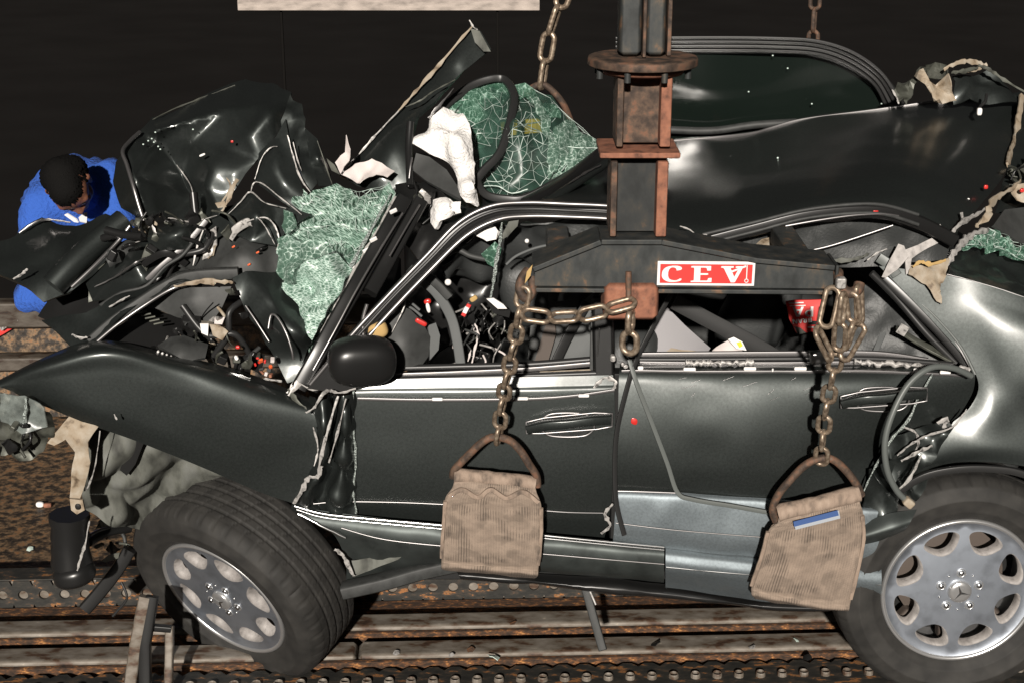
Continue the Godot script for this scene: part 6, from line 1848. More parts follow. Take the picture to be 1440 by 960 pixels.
func build_car_roof() -> void:
	# roof skin, crushed down on the near side
	var rf := sheet(car, "roof", M.paint, [
		[752, 291, -0.20, 860, 300, -0.18, 985, 332, -0.16, 1060, 312, -0.16, 1140, 292, -0.17, 1230, 287, -0.18, 1290, 303, -0.20, 1345, 333, -0.22],
		[768, 276, -0.30, 860, 285, -0.26, 985, 312, -0.22, 1060, 296, -0.22, 1140, 278, -0.23, 1230, 272, -0.24, 1300, 280, -0.26, 1352, 318, -0.27],
		[786, 262, -0.50, 880, 265, -0.45, 985, 275, -0.42, 1060, 262, -0.42, 1140, 250, -0.42, 1230, 240, -0.42, 1310, 245, -0.42, 1382, 285, -0.42],
		[815, 238, -0.85, 900, 235, -0.85, 985, 232, -0.85, 1060, 224, -0.85, 1140, 208, -0.85, 1230, 194, -0.85, 1320, 190, -0.85, 1418, 232, -0.80],
		[850, 208, -1.25, 920, 200, -1.25, 985, 194, -1.27, 1050, 189, -1.30, 1130, 167, -1.34, 1230, 154, -1.36, 1330, 141, -1.36, 1436, 131, -1.36]],
		{"nu": 110, "nv": 60, "amp": 0.004, "freq": 2.5, "seed": 101, "t": 0.006})
	tube(rf, "far_gutter", M.satin, [940, 200, -1.22, 1010, 194, -1.24, 1060, 188, -1.27, 1085, 181, -1.29, 1130, 169, -1.31, 1230, 156, -1.33, 1330, 142, -1.33, 1400, 134, -1.33], 0.007, {"h": 0.004})
	# near roof rail: black gutter with ribs
	tube(car, "roof_rail", M.plastic, [990, 340, -0.12, 1060, 322, -0.12, 1140, 303, -0.12, 1230, 297, -0.13, 1290, 312, -0.15, 1342, 338, -0.18], 0.018, {"h": 0.014})
	tube(car, "roof_rail_rib", M.plastic_grey, [988, 330, -0.11, 1060, 313, -0.11, 1140, 294, -0.11, 1230, 287, -0.12, 1292, 302, -0.14], 0.005)
	tube(car, "roof_rail_rib", M.plastic_grey, [996, 342, -0.10, 1060, 326, -0.10, 1140, 306, -0.10, 1232, 300, -0.11, 1292, 316, -0.13], 0.005)
	tube(car, "roof_rail_rib", M.satin, [1105, 318, -0.095, 1150, 310, -0.095, 1200, 303, -0.1, 1240, 301, -0.11, 1264, 304, -0.12], 0.0035)
	torn(car, [1322, 316, -0.17, 1332, 326, -0.17, 1343, 334, -0.17], 0.005, 102)
	torn(car, [956, 318, -0.1, 968, 322, -0.1, 982, 331, -0.1, 994, 330, -0.1, 990, 336, -0.1], 0.004, 103)
	blob(car, "paint_spot", M.red_lens, P(1232, 297, -0.105), Vector3(0.014, 0.004, 0.005))
	blob(car, "paint_spot", M.red_lens, P(1387, 263, -0.45), Vector3(0.012, 0.012, 0.008))
	torn(car, [1356, 286, -0.38, 1364, 279, -0.38], 0.006, 104, M.white)
	# windscreen header lying under the near frame
	tube(car, "windscreen_header", M.plastic, [740, 290, -0.24, 790, 262, -0.4, 852, 214, -0.7], 0.022, {"h": 0.018})
	tube(car, "windscreen_header", M.paint, [745, 300, -0.2, 800, 264, -0.36, 858, 226, -0.6], 0.013)
	torn(car, [800, 258, -0.33, 822, 244, -0.42, 845, 232, -0.5], 0.005, 105, M.satin)
	# far rear door with its window still whole
	var zf := -1.62
	var fd := panel(car, "far_window", M.window, [870, 66, zf, 1060, 66, zf, 1150, 72, zf, 1205, 92, zf, 1245, 126, zf, 1262, 160, zf, 1120, 190, zf, 940, 215, zf, 870, 215, zf], {"step": 16.0, "t": 0.005, "ctrl": [1000, 140, zf + 0.04]})
	for k in 4:
		var o := k * 6.0
		tube(car, "far_window_frame", M.plastic if k in [1, 3] else M.seal, [866, 54 + o, zf + 0.05 - k * 0.004, 1000, 53 + o, zf + 0.05, 1090, 54 + o, zf + 0.05, 1150, 58 + o, zf + 0.05, 1200 - o * 0.3, 74 + o, zf + 0.05, 1240 - o * 0.6, 103 + o * 0.8, zf + 0.05, 1264 - o, 140 + o * 0.4, zf + 0.05], 0.0065, {"h": 0.006})
	tube(car, "far_window_frame", M.plastic, [866, 64, zf + 0.02, 1090, 64, zf + 0.02, 1152, 70, zf + 0.02, 1200, 88, zf + 0.02, 1240, 118, zf + 0.02, 1262, 150, zf + 0.02], 0.03, {"h": 0.012})
	tube(car, "far_sill", M.plastic_grey, [870, 178, zf + 0.06, 930, 182, zf + 0.06, 1000, 184, zf + 0.06, 1060, 176, zf + 0.06, 1120, 172, zf + 0.06], 0.014)
	panel(car, "far_headrest", M.trim_grey, [955, 128, zf - 0.2, 970, 120, zf - 0.2, 985, 136, zf - 0.2, 968, 142, zf - 0.2, 955, 138, zf - 0.2], {"step": 7.0, "t": 0.02})
	for q in [[1087, 78], [1108, 96], [1053, 129], [1142, 146], [1094, 222], [945, 255], [1240, 146]]:
		blob(car, "glass_crumb", M.crack, P(q[0], q[1], zf + 0.05 if q[1] < 160 else -0.75), Vector3(0.006, 0.005, 0.005))
	# crumpled tail above the boot
	var c1 := panel(car, "torn_tail_sheet", M.inside_metal, [1255, 126, -1.22, 1272, 110, -1.24, 1290, 98, -1.26, 1308, 84, -1.28, 1317, 96, -1.22, 1296, 106, -1.2, 1286, 118, -1.2, 1279, 136, -1.18, 1276, 148, -1.18, 1270, 136, -1.2, 1263, 145, -1.2], {"step": 5.0, "ridge": 0.03, "rfreq": 6.0, "seed": 111, "facet": true})
	panel(car, "torn_tail_sheet", M.primer, [1285, 106, -1.2, 1300, 97, -1.18, 1306, 112, -1.14, 1320, 112, -1.14, 1334, 104, -1.15, 1340, 128, -1.12, 1346, 142, -1.12, 1316, 147, -1.14, 1310, 132, -1.12, 1300, 118, -1.15], {"step": 5.0, "ridge": 0.03, "rfreq": 6.0, "seed": 112, "facet": true})
	panel(car, "torn_tail_sheet", M.inside_metal, [1302, 92, -1.24, 1316, 88, -1.24, 1330, 90, -1.2, 1334, 103, -1.16, 1320, 110, -1.18, 1306, 110, -1.2], {"step": 5.0, "ridge": 0.02, "rfreq": 7.0, "seed": 113, "facet": true})
	torn(car, [1328, 98, -1.15, 1342, 90, -1.16, 1360, 86, -1.18, 1378, 90, -1.2, 1386, 94, -1.2, 1372, 98, -1.17, 1356, 102, -1.15], 0.014, 114, M.primer)
	torn(car, [1338, 102, -1.13, 1358, 100, -1.14, 1376, 95, -1.16], 0.012, 115, M.inside_metal)
	torn(car, [1376, 92, -1.18, 1392, 98, -1.18, 1412, 112, -1.18, 1450, 134, -1.18], 0.010, 116, M.inside_metal)
	torn(car, [1255, 126, -1.18, 1262, 138, -1.18, 1264, 146, -1.18], 0.006, 117)
	panel(car, "tail_shell", M.paint, [1340, 108, -1.2, 1372, 104, -1.24, 1390, 98, -1.26, 1415, 116, -1.26, 1460, 140, -1.26, 1460, 150, -1.2, 1380, 140, -1.16, 1346, 142, -1.16], {"step": 8.0, "ridge": 0.03, "rfreq": 5.0, "seed": 118})
	tube(car, "tail_cable", M.seal, [1388, 133, -1.1, 1386, 143, -1.06, 1379, 150, -1.04, 1377, 158, -1.0], 0.005)
	blob(car, "tail_clip", M.white, P(1378, 157, -1.0), Vector3(0.016, 0.024, 0.014))
	tube(car, "boot_edge", M.primer, [1438, 134, -1.2, 1434, 160, -1.1, 1430, 190, -1.0, 1422, 215, -0.86, 1417, 232, -0.76], 0.010, {"h": 0.004, "rough": 0.2})
	panel(car, "boot_floor", M.paint, [1417, 238, -0.76, 1440, 130, -1.3, 1520, 130, -1.3, 1520, 330, -0.5, 1400, 300, -0.5], {"step": 12.0, "amp": 0.03})
	clutter(car, [1418, 230, 1460, 215, 1460, 275, 1424, 262], -0.7, -0.6, 16, 119, 0.7)
	# torn seam down to the rear pillar
	torn(car, [1340, 326, -0.18, 1352, 314, -0.2, 1366, 306, -0.24, 1388, 292, -0.3], 0.013, 120, M.bare)
	torn(car, [1372, 318, -0.25, 1386, 306, -0.28, 1392, 292, -0.3, 1402, 278, -0.36, 1420, 268, -0.42, 1436, 254, -0.5], 0.016, 121, M.primer)
	panel(car, "seam_flap", M.primer, [1376, 317, -0.26, 1384, 302, -0.27, 1394, 290, -0.3, 1398, 300, -0.28, 1392, 310, -0.26], {"step": 4.0, "ridge": 0.012})
	panel(car, "seam_flap", M.primer, [1424, 268, -0.44, 1436, 258, -0.46, 1460, 256, -0.46, 1460, 290, -0.44, 1434, 282, -0.44], {"step": 5.0, "ridge": 0.02, "rfreq": 9.0, "seed": 122})
	brick(car, "seam_clip", M.red_lens, 1438, 268, -0.43, 0.014, 0.014, 0.01)
	torn(car, [1352, 300, -0.26, 1358, 310, -0.24, 1370, 302, -0.26], 0.010, 123, M.bare)
	panel(car, "boot_well", M.plastic_grey, [1396, 318, -0.36, 1412, 296, -0.45, 1460, 290, -0.5, 1460, 352, -0.4, 1430, 340, -0.38], {"step": 8.0, "t": 0.008})
	# rear glass crumbs along the shelf edge
	torn(car, [1332, 374, -0.2, 1342, 356, -0.22, 1356, 340, -0.26, 1372, 328, -0.3, 1390, 324, -0.34], 0.018, 124, M.bare)
	var rg_line := [1344, 350, -0.24, 1364, 330, -0.30, 1392, 322, -0.36, 1420, 332, -0.38, 1460, 352, -0.4, 1460, 376, -0.34, 1430, 362, -0.30, 1400, 348, -0.28, 1370, 344, -0.26]
	var rg_look := {"step": 6.0, "ridge": 0.03, "rfreq": 10.0, "seed": 125}
	crack_web(panel(car, "rear_glass", M.crazed, rg_line, rg_look), rg_line, rg_look, 70, 126, 9.0)
	# torn trim over the rear pillar
	panel(car, "torn_trim", M.card, [1241, 390, -0.12, 1252, 366, -0.13, 1264, 343, -0.14, 1272, 346, -0.14, 1278, 362, -0.12, 1262, 380, -0.11, 1246, 391, -0.11], {"step": 5.0, "t": 0.005, "amp": 0.006})
	panel(car, "torn_trim", M.card, [1272, 352, -0.14, 1290, 345, -0.15, 1311, 335, -0.16, 1319, 342, -0.16, 1300, 352, -0.15, 1290, 358, -0.14, 1282, 364, -0.13, 1280, 384, -0.12, 1275, 386, -0.12], {"step": 5.0, "t": 0.005, "amp": 0.006})
	panel(car, "torn_foam", M.primer, [1278, 386, -0.11, 1284, 372, -0.12, 1300, 376, -0.13, 1320, 370, -0.14, 1334, 364, -0.16, 1330, 384, -0.13, 1326, 404, -0.10, 1324, 428, -0.08, 1314, 418, -0.085, 1304, 400, -0.09, 1290, 392, -0.1], {"step": 5.0, "t": 0.006, "ridge": 0.02, "rfreq": 9.0, "seed": 127, "ragged": 1.0})
	torn(car, [1284, 376, -0.11, 1296, 368, -0.12, 1310, 372, -0.12, 1330, 366, -0.14], 0.010, 128, M.cork)
	torn(car, [1220, 366, -0.14, 1234, 356, -0.14, 1248, 350, -0.14], 0.0045, 129)
	tube(car, "pillar_cover", M.hose, [1236, 362, -0.16, 1250, 372, -0.15, 1262, 388, -0.13], 0.014, {"h": 0.006})
	# black folded lining over the rear window
	panel(car, "rear_headlining", M.leather, [1000, 345, -0.17, 1100, 318, -0.2, 1240, 306, -0.2, 1300, 330, -0.2, 1340, 345, -0.22, 1330, 365, -0.2, 1250, 372, -0.2, 1180, 376, -0.2, 1060, 362, -0.2], {"step": 12.0, "amp": 0.02, "seed": 130})
	tube(car, "lining_edge", M.satin, [1120, 356, -0.15, 1160, 348, -0.15, 1200, 336, -0.15, 1256, 317, -0.15], 0.0035)
	panel(car, "foam_lump", M.primer, [1058, 350, -0.13, 1074, 340, -0.13, 1090, 337, -0.13, 1104, 346, -0.13, 1100, 358, -0.13, 1080, 354, -0.13], {"step": 4.0, "ridge": 0.01, "t": 0.02})
	torn(car, [1118, 358, -0.13, 1150, 364, -0.13, 1190, 366, -0.13, 1212, 362, -0.13, 1222, 356, -0.13], 0.010, 131, M.liner)
	# cut post standing up over the windscreen
	var post := panel(car, "cut_roof_post", M.paint, [478, 249, -0.62, 500, 225, -0.66, 560, 158, -0.74, 620, 92, -0.82, 664, 36, -0.88, 676, 46, -0.86, 690, 70, -0.84, 652, 100, -0.78, 616, 138, -0.72, 588, 166, -0.68, 578, 200, -0.62, 574, 262, -0.54, 545, 270, -0.54, 505, 262, -0.58], {"step": 9.0, "amp": 0.008, "t": 0.012, "seed": 140, "crease": 0.6, "ctrl": [560, 200, -0.60, 640, 90, -0.78, 520, 245, -0.56]})
	torn(post, [478, 246, -0.59, 500, 222, -0.63, 530, 188, -0.66, 560, 156, -0.70], 0.006, 141, M.bare)
	torn(post, [560, 156, -0.70, 590, 122, -0.74, 625, 82, -0.79, 664, 37, -0.84], 0.009, 142, M.primer)
	torn(post, [660, 28, -0.85, 666, 38, -0.84, 672, 42, -0.83], 0.005, 143)
	panel(car, "post_end", M.liner, [662, 40, -0.82, 674, 44, -0.81, 690, 72, -0.79, 680, 72, -0.79, 668, 60, -0.80], {"step": 5.0, "ridge": 0.01})
	torn(post, [570, 150, -0.66, 590, 142, -0.65, 610, 128, -0.68, 640, 112, -0.72], 0.004, 144, M.inside_metal)
	tube(post, "post_lip", M.plastic, [577, 172, -0.62, 575, 210, -0.58, 577, 262, -0.50], 0.012)
	torn(post, [602, 166, -0.62, 618, 148, -0.64, 638, 124, -0.68], 0.006, 145, M.satin)
	tube(post, "post_lip", M.satin, [574, 262, -0.5, 577, 235, -0.52, 579, 222, -0.54], 0.003)
	# shattered near windscreen
	var ws_line := [420, 262, -0.40, 432, 272, -0.36, 470, 262, -0.42, 505, 270, -0.44, 548, 258, -0.44, 556, 272, -0.40, 535, 310, -0.34, 516, 350, -0.28, 480, 410, -0.20, 452, 462, -0.14, 436, 496, -0.10, 424, 470, -0.14, 408, 425, -0.20, 392, 396, -0.24, 384, 362, -0.28, 392, 340, -0.30, 412, 320, -0.32, 408, 290, -0.36]
	var ws_look := {"step": 7.0, "ridge": 0.04, "rfreq": 5.0, "amp": 0.02, "seed": 151, "t": 0.006, "uvrot": 0.62, "ragged": 1.0}
	var ws := panel(car, "shattered_windscreen", M.crazed_streak, ws_line, ws_look)
	crack_web(ws, ws_line, ws_look, 260, 152, 14.0)
	var crumple := panel(car, "shattered_windscreen", M.crazed_mint, [388, 342, -0.22, 412, 335, -0.2, 440, 350, -0.18, 470, 352, -0.18, 492, 372, -0.16, 478, 408, -0.12, 458, 440, -0.09, 440, 478, -0.07, 430, 462, -0.08, 418, 430, -0.11, 392, 400, -0.18], {"step": 6.0, "ridge": 0.05, "rfreq": 7.0, "seed": 153, "uvrot": 0.3, "ragged": 1.0})
	panel(crumple, "frosted_glass", M.crazed_pale, [385, 336, -0.20, 402, 330, -0.19, 418, 338, -0.18, 450, 342, -0.16, 471, 353, -0.15, 444, 362, -0.15, 424, 366, -0.15, 416, 380, -0.14, 414, 398, -0.13, 402, 400, -0.15, 391, 386, -0.18, 388, 362, -0.19], {"step": 4.5, "ridge": 0.02, "rfreq": 6.0, "amp": 0.01, "seed": 154, "ragged": 1.0})
	panel(crumple, "frosted_glass", M.crazed_pale, [400, 296, -0.30, 412, 300, -0.29, 416, 318, -0.27, 402, 330, -0.26, 396, 318, -0.28], {"step": 4.0, "ridge": 0.02, "facet": true})
	# near windscreen pillar with glass stuck along it
	torn(car, [556, 276, -0.36, 535, 315, -0.30, 512, 358, -0.24, 490, 398, -0.18, 468, 440, -0.13, 445, 482, -0.08, 425, 520, -0.05, 404, 552, -0.03], 0.011, 161, M.bare)
	torn(car, [550, 272, -0.38, 528, 312, -0.32, 500, 362, -0.25, 474, 410, -0.19, 446, 462, -0.13, 420, 505, -0.09], 0.008, 162, M.crumb)
	tube(car, "windscreen_pillar", M.plastic, [568, 280, -0.36, 545, 322, -0.29, 520, 366, -0.23, 498, 406, -0.17, 474, 448, -0.12, 448, 495, -0.07, 420, 545, -0.04], 0.022, {"h": 0.016})
	tube(car, "windscreen_pillar", M.satin, [566, 300, -0.3, 535, 350, -0.22, 500, 410, -0.13, 470, 466, -0.07, 440, 520, -0.03], 0.0035)
	tube(car, "windscreen_pillar", M.plastic, [592, 282, -0.38, 568, 326, -0.31, 540, 376, -0.24, 520, 412, -0.18], 0.020, {"h": 0.014})
	tube(car, "windscreen_pillar", M.satin, [590, 288, -0.34, 570, 322, -0.28, 548, 360, -0.22], 0.003)
	for q in [[558, 297], [530, 337], [505, 376], [520, 352]]: brick(car, "glass_shard", M.white, q[0] - 5, q[1], -0.24, 0.012, 0.022, 0.006, Vector3(0.3, 0.4, -0.6 - q[0] * 0.001), 0.002)
	torn(car, [405, 556, -0.02, 418, 540, -0.03, 436, 516, -0.05, 446, 492, -0.06], 0.014, 163, M.bare)
	clutter(car, [540, 280, 600, 262, 640, 300, 600, 340, 560, 330], -0.5, -0.4, 16, 164, 0.8)
	panel(car, "dash_top", M.plastic, [555, 262, -0.52, 640, 250, -0.7, 700, 270, -0.8, 720, 300, -0.5, 660, 330, -0.4, 600, 370, -0.34, 560, 330, -0.36], {"step": 12.0, "amp": 0.03})
	# far windscreen half, a green dome of broken glass
	var dome := [622, 152, -0.90, 640, 130, -0.94, 690, 113, -1.00, 738, 117, -1.02, 774, 138, -1.00, 804, 168, -0.95, 850, 206, -0.88, 836, 232, -0.78, 780, 258, -0.70, 740, 287, -0.64, 700, 277, -0.66, 672, 262, -0.70, 666, 228, -0.76, 660, 180, -0.84]
	var dome_look := {"step": 9.0, "ridge": 0.03, "rfreq": 4.0, "seed": 171, "t": 0.005, "ctrl": [730, 190, -0.72, 700, 160, -0.80]}
	var dg := panel(car, "far_windscreen", M.glass, dome, dome_look)
	panel(dg, "crazed_band", M.crazed, [624, 152, -0.88, 642, 130, -0.91, 690, 114, -0.96, 738, 118, -0.98, 776, 140, -0.96, 790, 165, -0.90, 768, 168, -0.86, 745, 140, -0.9, 715, 130, -0.92, 700, 165, -0.80, 690, 200, -0.76, 668, 210, -0.78, 652, 180, -0.84], {"step": 7.0, "ridge": 0.02, "rfreq": 8.0, "seed": 172})
	panel(dg, "crazed_band", M.crazed_pale, [800, 166, -0.90, 828, 190, -0.88, 850, 207, -0.84, 834, 230, -0.74, 800, 246, -0.68, 778, 250, -0.66, 784, 220, -0.72, 778, 180, -0.80], {"step": 7.0, "ridge": 0.02, "rfreq": 8.0, "seed": 173})
	panel(dg, "frosted_glass", M.crazed_pale, [744, 132, -0.90, 756, 138, -0.89, 772, 165, -0.84, 778, 195, -0.78, 788, 215, -0.73, 784, 240, -0.68, 773, 252, -0.65, 770, 230, -0.68, 772, 205, -0.74, 762, 175, -0.8], {"step": 5.0, "ridge": 0.02, "rfreq": 10.0, "seed": 174, "ragged": 2.0})
	crack_web(dg, dome, dome_look, 150, 175, 22.0, 0.012)
	for q in [[[716, 238], [740, 218], [772, 200], [790, 192]], [[690, 165], [720, 170], [760, 185]], [[670, 188], [700, 186], [735, 176], [770, 170]], [[788, 205], [815, 208], [848, 208]], [[695, 178], [712, 158], [718, 150]], [[680, 262], [700, 262], [720, 272], [742, 266]], [[808, 200], [800, 226], [790, 240]]]:
		var path := []
		for w in q: path.append_array([w[0], w[1], depth_at(dome, Vector2(w[0], w[1])) + 0.05])
		tube(dg, "long_crack", M.crack, path, 0.0018, {"rough": 0.4, "per": 8, "seg": 5})
	tube(car, "windscreen_seal", M.seal, [622, 152, -0.86, 660, 122, -0.92, 690, 111, -0.94, 709, 112, -0.94, 721, 128, -0.88, 722, 148, -0.82, 714, 182, -0.74, 702, 216, -0.68, 678, 242, -0.64, 671, 256, -0.62, 684, 274, -0.58, 712, 280, -0.56, 740, 278, -0.56, 790, 252, -0.6, 838, 222, -0.68], 0.012, {"h": 0.010, "up": Vector3(0.2, 0.1, 1)})
	tube(car, "far_pillar", M.liner, [744, 138, -1.06, 760, 152, -1.06, 772, 164, -1.06], 0.012, {"h": 0.008})
	tube(car, "far_visor", M.yellow, [705, 182, -1.12, 740, 178, -1.12, 770, 176, -1.12], 0.024, {"h": 0.008})
	box(car, "far_door_top", M.trim_grey, P(690, 240, -1.3) - car.position, P(845, 205, -1.26) - car.position, 0.004)
	box(car, "far_wood_strip", M.brake_dust, P(740, 238, -1.25) - car.position, P(845, 228, -1.23) - car.position, 0.003)
	# airbags
	panel(car, "airbag", M.fabric, [578, 206, -0.60, 596, 186, -0.64, 606, 168, -0.66, 618, 154, -0.68, 634, 149, -0.68, 652, 158, -0.66, 660, 176, -0.62, 662, 204, -0.58, 670, 240, -0.54, 678, 272, -0.50, 674, 290, -0.48, 656, 284, -0.48, 648, 268, -0.50, 636, 244, -0.54, 618, 226, -0.56, 600, 214, -0.58], {"step": 5.0, "t": 0.008, "ragged": 0.3, "amp": 0.02, "ridge": 0.028, "freq": 6.0, "rfreq": 4.5, "seed": 181, "ctrl": [630, 190, -0.56, 645, 220, -0.50, 660, 262, -0.46, 620, 195, -0.57]})
	panel(car, "airbag", M.fabric, [606, 296, -0.42, 614, 284, -0.42, 632, 280, -0.42, 646, 286, -0.42, 650, 298, -0.40, 630, 304, -0.38, 612, 320, -0.36, 605, 310, -0.38], {"step": 5.0, "t": 0.015, "ridge": 0.02, "seed": 182, "ctrl": [628, 292, -0.34]})
	panel(car, "airbag", M.fabric, [660, 316, -0.17, 676, 312, -0.17, 692, 317, -0.17, 702, 326, -0.16, 698, 336, -0.15, 684, 339, -0.15, 670, 332, -0.16], {"step": 5.0, "t": 0.015, "ridge": 0.02, "seed": 183})
	panel(car, "airbag_cover", M.plastic_grey, [585, 216, -0.56, 604, 222, -0.56, 628, 240, -0.52, 642, 262, -0.50, 648, 282, -0.46, 640, 278, -0.46, 600, 256, -0.5, 580, 240, -0.54], {"step": 7.0, "t": 0.012})

# ---------------------------------------------------------------- loose things
func build_debris() -> void:
	var a := thing("crumpled_paper", "crumpled pinkish paper lying on the crushed dash below the cut post", "paper", "", P(515, 240, -0.5))
	panel(a, "sheet_of_paper", M.paper, [480, 247, -0.50, 500, 232, -0.52, 522, 222, -0.52, 536, 228, -0.50, 553, 238, -0.48, 545, 250, -0.47, 528, 244, -0.48, 506, 258, -0.47], {"step": 5.0, "ridge": 0.02, "rfreq": 8.0, "seed": 201, "t": 0.002})
	var b := thing("pale_shard", "narrow pale torn card standing on edge beside the bonnet fold", "card", "", P(480, 230, -0.5))
	panel(b, "torn_card", M.paper, [470, 228, -0.50, 484, 214, -0.50, 486, 190, -0.50, 493, 210, -0.49, 490, 226, -0.48, 478, 244, -0.47], {"step": 5.0, "ridge": 0.01, "seed": 202, "t": 0.002})
	panel(b, "torn_card", M.inside_metal, [458, 222, -0.5, 470, 232, -0.49, 478, 246, -0.48, 466, 240, -0.48], {"step": 5.0, "t": 0.002})
	# the red box seen upside down in the rear window
	var lo := P(1105, 422, -0.68)
	var hi := P(1160, 467, -0.68)
	var r := thing("red_carton", "torn red carton with upside-down white lettering inside the rear window", "box", "", (lo + hi) * 0.5)
	panel(r, "carton_face", M.red, [1105, 424, -0.68, 1118, 422, -0.68, 1159, 421, -0.68, 1158, 440, -0.67, 1154, 464, -0.67, 1132, 467, -0.67, 1120, 468, -0.67, 1110, 448, -0.68], {"step": 6.0, "t": 0.012, "amp": 0.004})
	panel(r, "carton_edge", M.liner, [1117, 459, -0.665, 1126, 461, -0.663, 1134, 468, -0.663, 1122, 470, -0.663], {"step": 4.0, "t": 0.004})
	var font := SystemFont.new()
	font.font_names = PackedStringArray(["Droid Sans"])
	font.font_weight = 700
	for w in [["PA", 1130, 438, 0.00260, 16, 0.03], ["BRAN", 1128, 451, 0.0011, 16, 0.12], ["SMALL", 0, 0, 0, 0, 0]]:
		if w[3] == 0: continue
		var tm := TextMesh.new()
		tm.text = w[0]
		tm.font = font
		tm.font_size = w[4]
		tm.pixel_size = w[3] * 1.05
		tm.depth = 0.001
		put(r, "lettering", tm, M.white, local(r) * Transform3D(Basis(Vector3(0, 0, 1), PI + w[5]).scaled(Vector3(1.25, 1, 1)), P(w[1], w[2], -0.652)))
	for q in [[1120, 426, 0.046, 0.004], [1122, 430, 0.05, 0.003], [1144, 460, 0.034, 0.005], [1153, 450, 0.004, 0.036]]:
		put(r, "printed_line", rbox_mesh(Vector3(q[2], q[3], 0.0015), 0.0004), M.white, local(r) * Transform3D(Basis(Vector3(0, 0, 1), 0.03), P(q[0], q[1], -0.655)))
	put(r, "printed_patch", rbox_mesh(Vector3(0.026, 0.012, 0.0015), 0.0004), M.black, local(r) * Transform3D(Basis(), P(1143, 454, -0.655)))
	# rubbish on the rear sill
	var t := thing("torn_paper", "beige torn papers heaped along the rear door's window sill", "paper", "", P(1020, 490, -0.18))
	panel(t, "paper_scrap", M.paper, [998, 497, -0.2, 1012, 484, -0.2, 1024, 478, -0.2, 1040, 486, -0.19, 1050, 500, -0.18, 1010, 502, -0.18], {"step": 5.0, "ridge": 0.02, "seed": 203})
	panel(t, "paper_scrap", M.primer, [930, 500, -0.2, 944, 489, -0.2, 962, 492, -0.2, 990, 494, -0.2, 1000, 502, -0.18], {"step": 5.0, "ridge": 0.015, "seed": 204})
	var y := thing("yellow_card", "small white and yellow card among the torn papers in the rear window", "card", "", P(1038, 480, -0.17))
	panel(y, "card_sheet", M.white, [1024, 477, -0.18, 1032, 474, -0.18, 1044, 480, -0.17, 1050, 492, -0.17, 1036, 490, -0.17], {"step": 5.0, "ridge": 0.006})
	panel(y, "card_print", M.yellow, [1036, 482, -0.168, 1042, 480, -0.168, 1045, 486, -0.166, 1040, 489, -0.166], {"step": 3.0, "t": 0.002})
	# prop bar under the sill, stand under the front wheel
	var p := thing("prop_bar", "dark flat steel bar propped between sill and rails in mid-picture", "steel bar", "", P(848, 915, 0.0))
	tube(p, "bar", M.plastic_grey, [820, 815, -0.12, 834, 865, -0.06, 848, 914, -0.0], 0.012, {"h": 0.008, "straight": true})
	tube(p, "hook", M.bare, [826, 822, -0.09, 838, 850, -0.06], 0.003)
	var s := thing("axle_stand", "low steel stand with two splayed legs under the leaning front wheel", "axle stand", "", G(210, 985))
	var f1 := G(180, 985)
	var f2 := G(236, 985)
	tube(s, "leg", M.rail, PackedVector3Array([f1, P(191, 905, f1.z - 0.03), P(204, 838, f1.z - 0.06)]), 0.018, {"h": 0.014, "straight": true})
	tube(s, "leg_web", M.plastic, PackedVector3Array([f1 + Vector3(0.05, 0, 0), P(203, 905, f1.z - 0.03), P(214, 838, f1.z - 0.06)]), 0.018, {"h": 0.012, "straight": true})
	tube(s, "leg", M.rail, PackedVector3Array([f2, P(238, 905, f2.z - 0.05), P(238, 880, f2.z - 0.07)]), 0.012, {"h": 0.012, "straight": true})
	tube(s, "cross_bar", M.plastic, PackedVector3Array([P(194, 880, f1.z - 0.05), P(240, 884, f2.z - 0.06)]), 0.010, {"h": 0.010, "straight": true})
	brick(s, "foot_plate", M.rust, 190, 948, f1.z - 0.06, 0.07, 0.012, 0.06)
	# small bits on the deck
	var lamp := thing("broken_bulb", "tiny broken lamp end glinting on the dirty deck by the damper", "lamp bulb", "", G(56, 713))
	put(lamp, "bulb_glass", blob_mesh(Vector3(0.03, 0.022, 0.02), 0.8, 0.8), M.white, Transform3D(Basis(), Vector3(0, 0.012, 0)))
	put(lamp, "bulb_base", blob_mesh(Vector3(0.03, 0.016, 0.016), 0.5, 0.5), M.rust_orange, Transform3D(Basis(), Vector3(0.028, 0.009, 0)))
	var red := thing("red_strap", "red ratchet strap lying over the far side rail behind the car's nose", "strap", "", P(20, 455, -2.3))
	tube(red, "webbing", M.red, [-40, 486, -2.27, -10, 472, -2.26, 8, 462, -2.26, 30, 447, -2.27, 36, 436, -2.30], 0.014, {"h": 0.005})
	tube(red, "ratchet", M.bare, [0, 462, -2.24, 14, 452, -2.24, 24, 448, -2.24], 0.012, {"h": 0.008})
	var rng := RandomNumberGenerator.new()
	rng.seed = 77
	var flake := panel_mesh([700, 480, 0.0, 712, 474, 0.01, 722, 480, 0.0, 716, 490, 0.01, 704, 490, 0.0], {"step": 4.0, "ridge": 0.01, "t": 0.002})
	var origin := P(711, 482, 0.0)
	for k in 14:
		var px: float = rng.randf_range(-10, 1240)
		var py: float = rng.randf_range(640, 820) if px < 200 else rng.randf_range(868, 940)
		var g := thing("debris_flake", "small flake of broken debris scattered on the flatbed deck", "debris", "debris scattered on the deck", G(px, py, 0.026 if py > 860 else 0.004))
		var b0 := Basis.from_euler(Vector3(-1.4 + rng.randf_range(-0.2, 0.2), rng.randf_range(0, TAU), 0)).scaled(Vector3.ONE * rng.randf_range(0.3, 1.0))
		put(g, "flake", flake, [M.bare, M.rust_edge, M.plastic, M.crack][k % 4], Transform3D(b0, -(b0 * origin)))

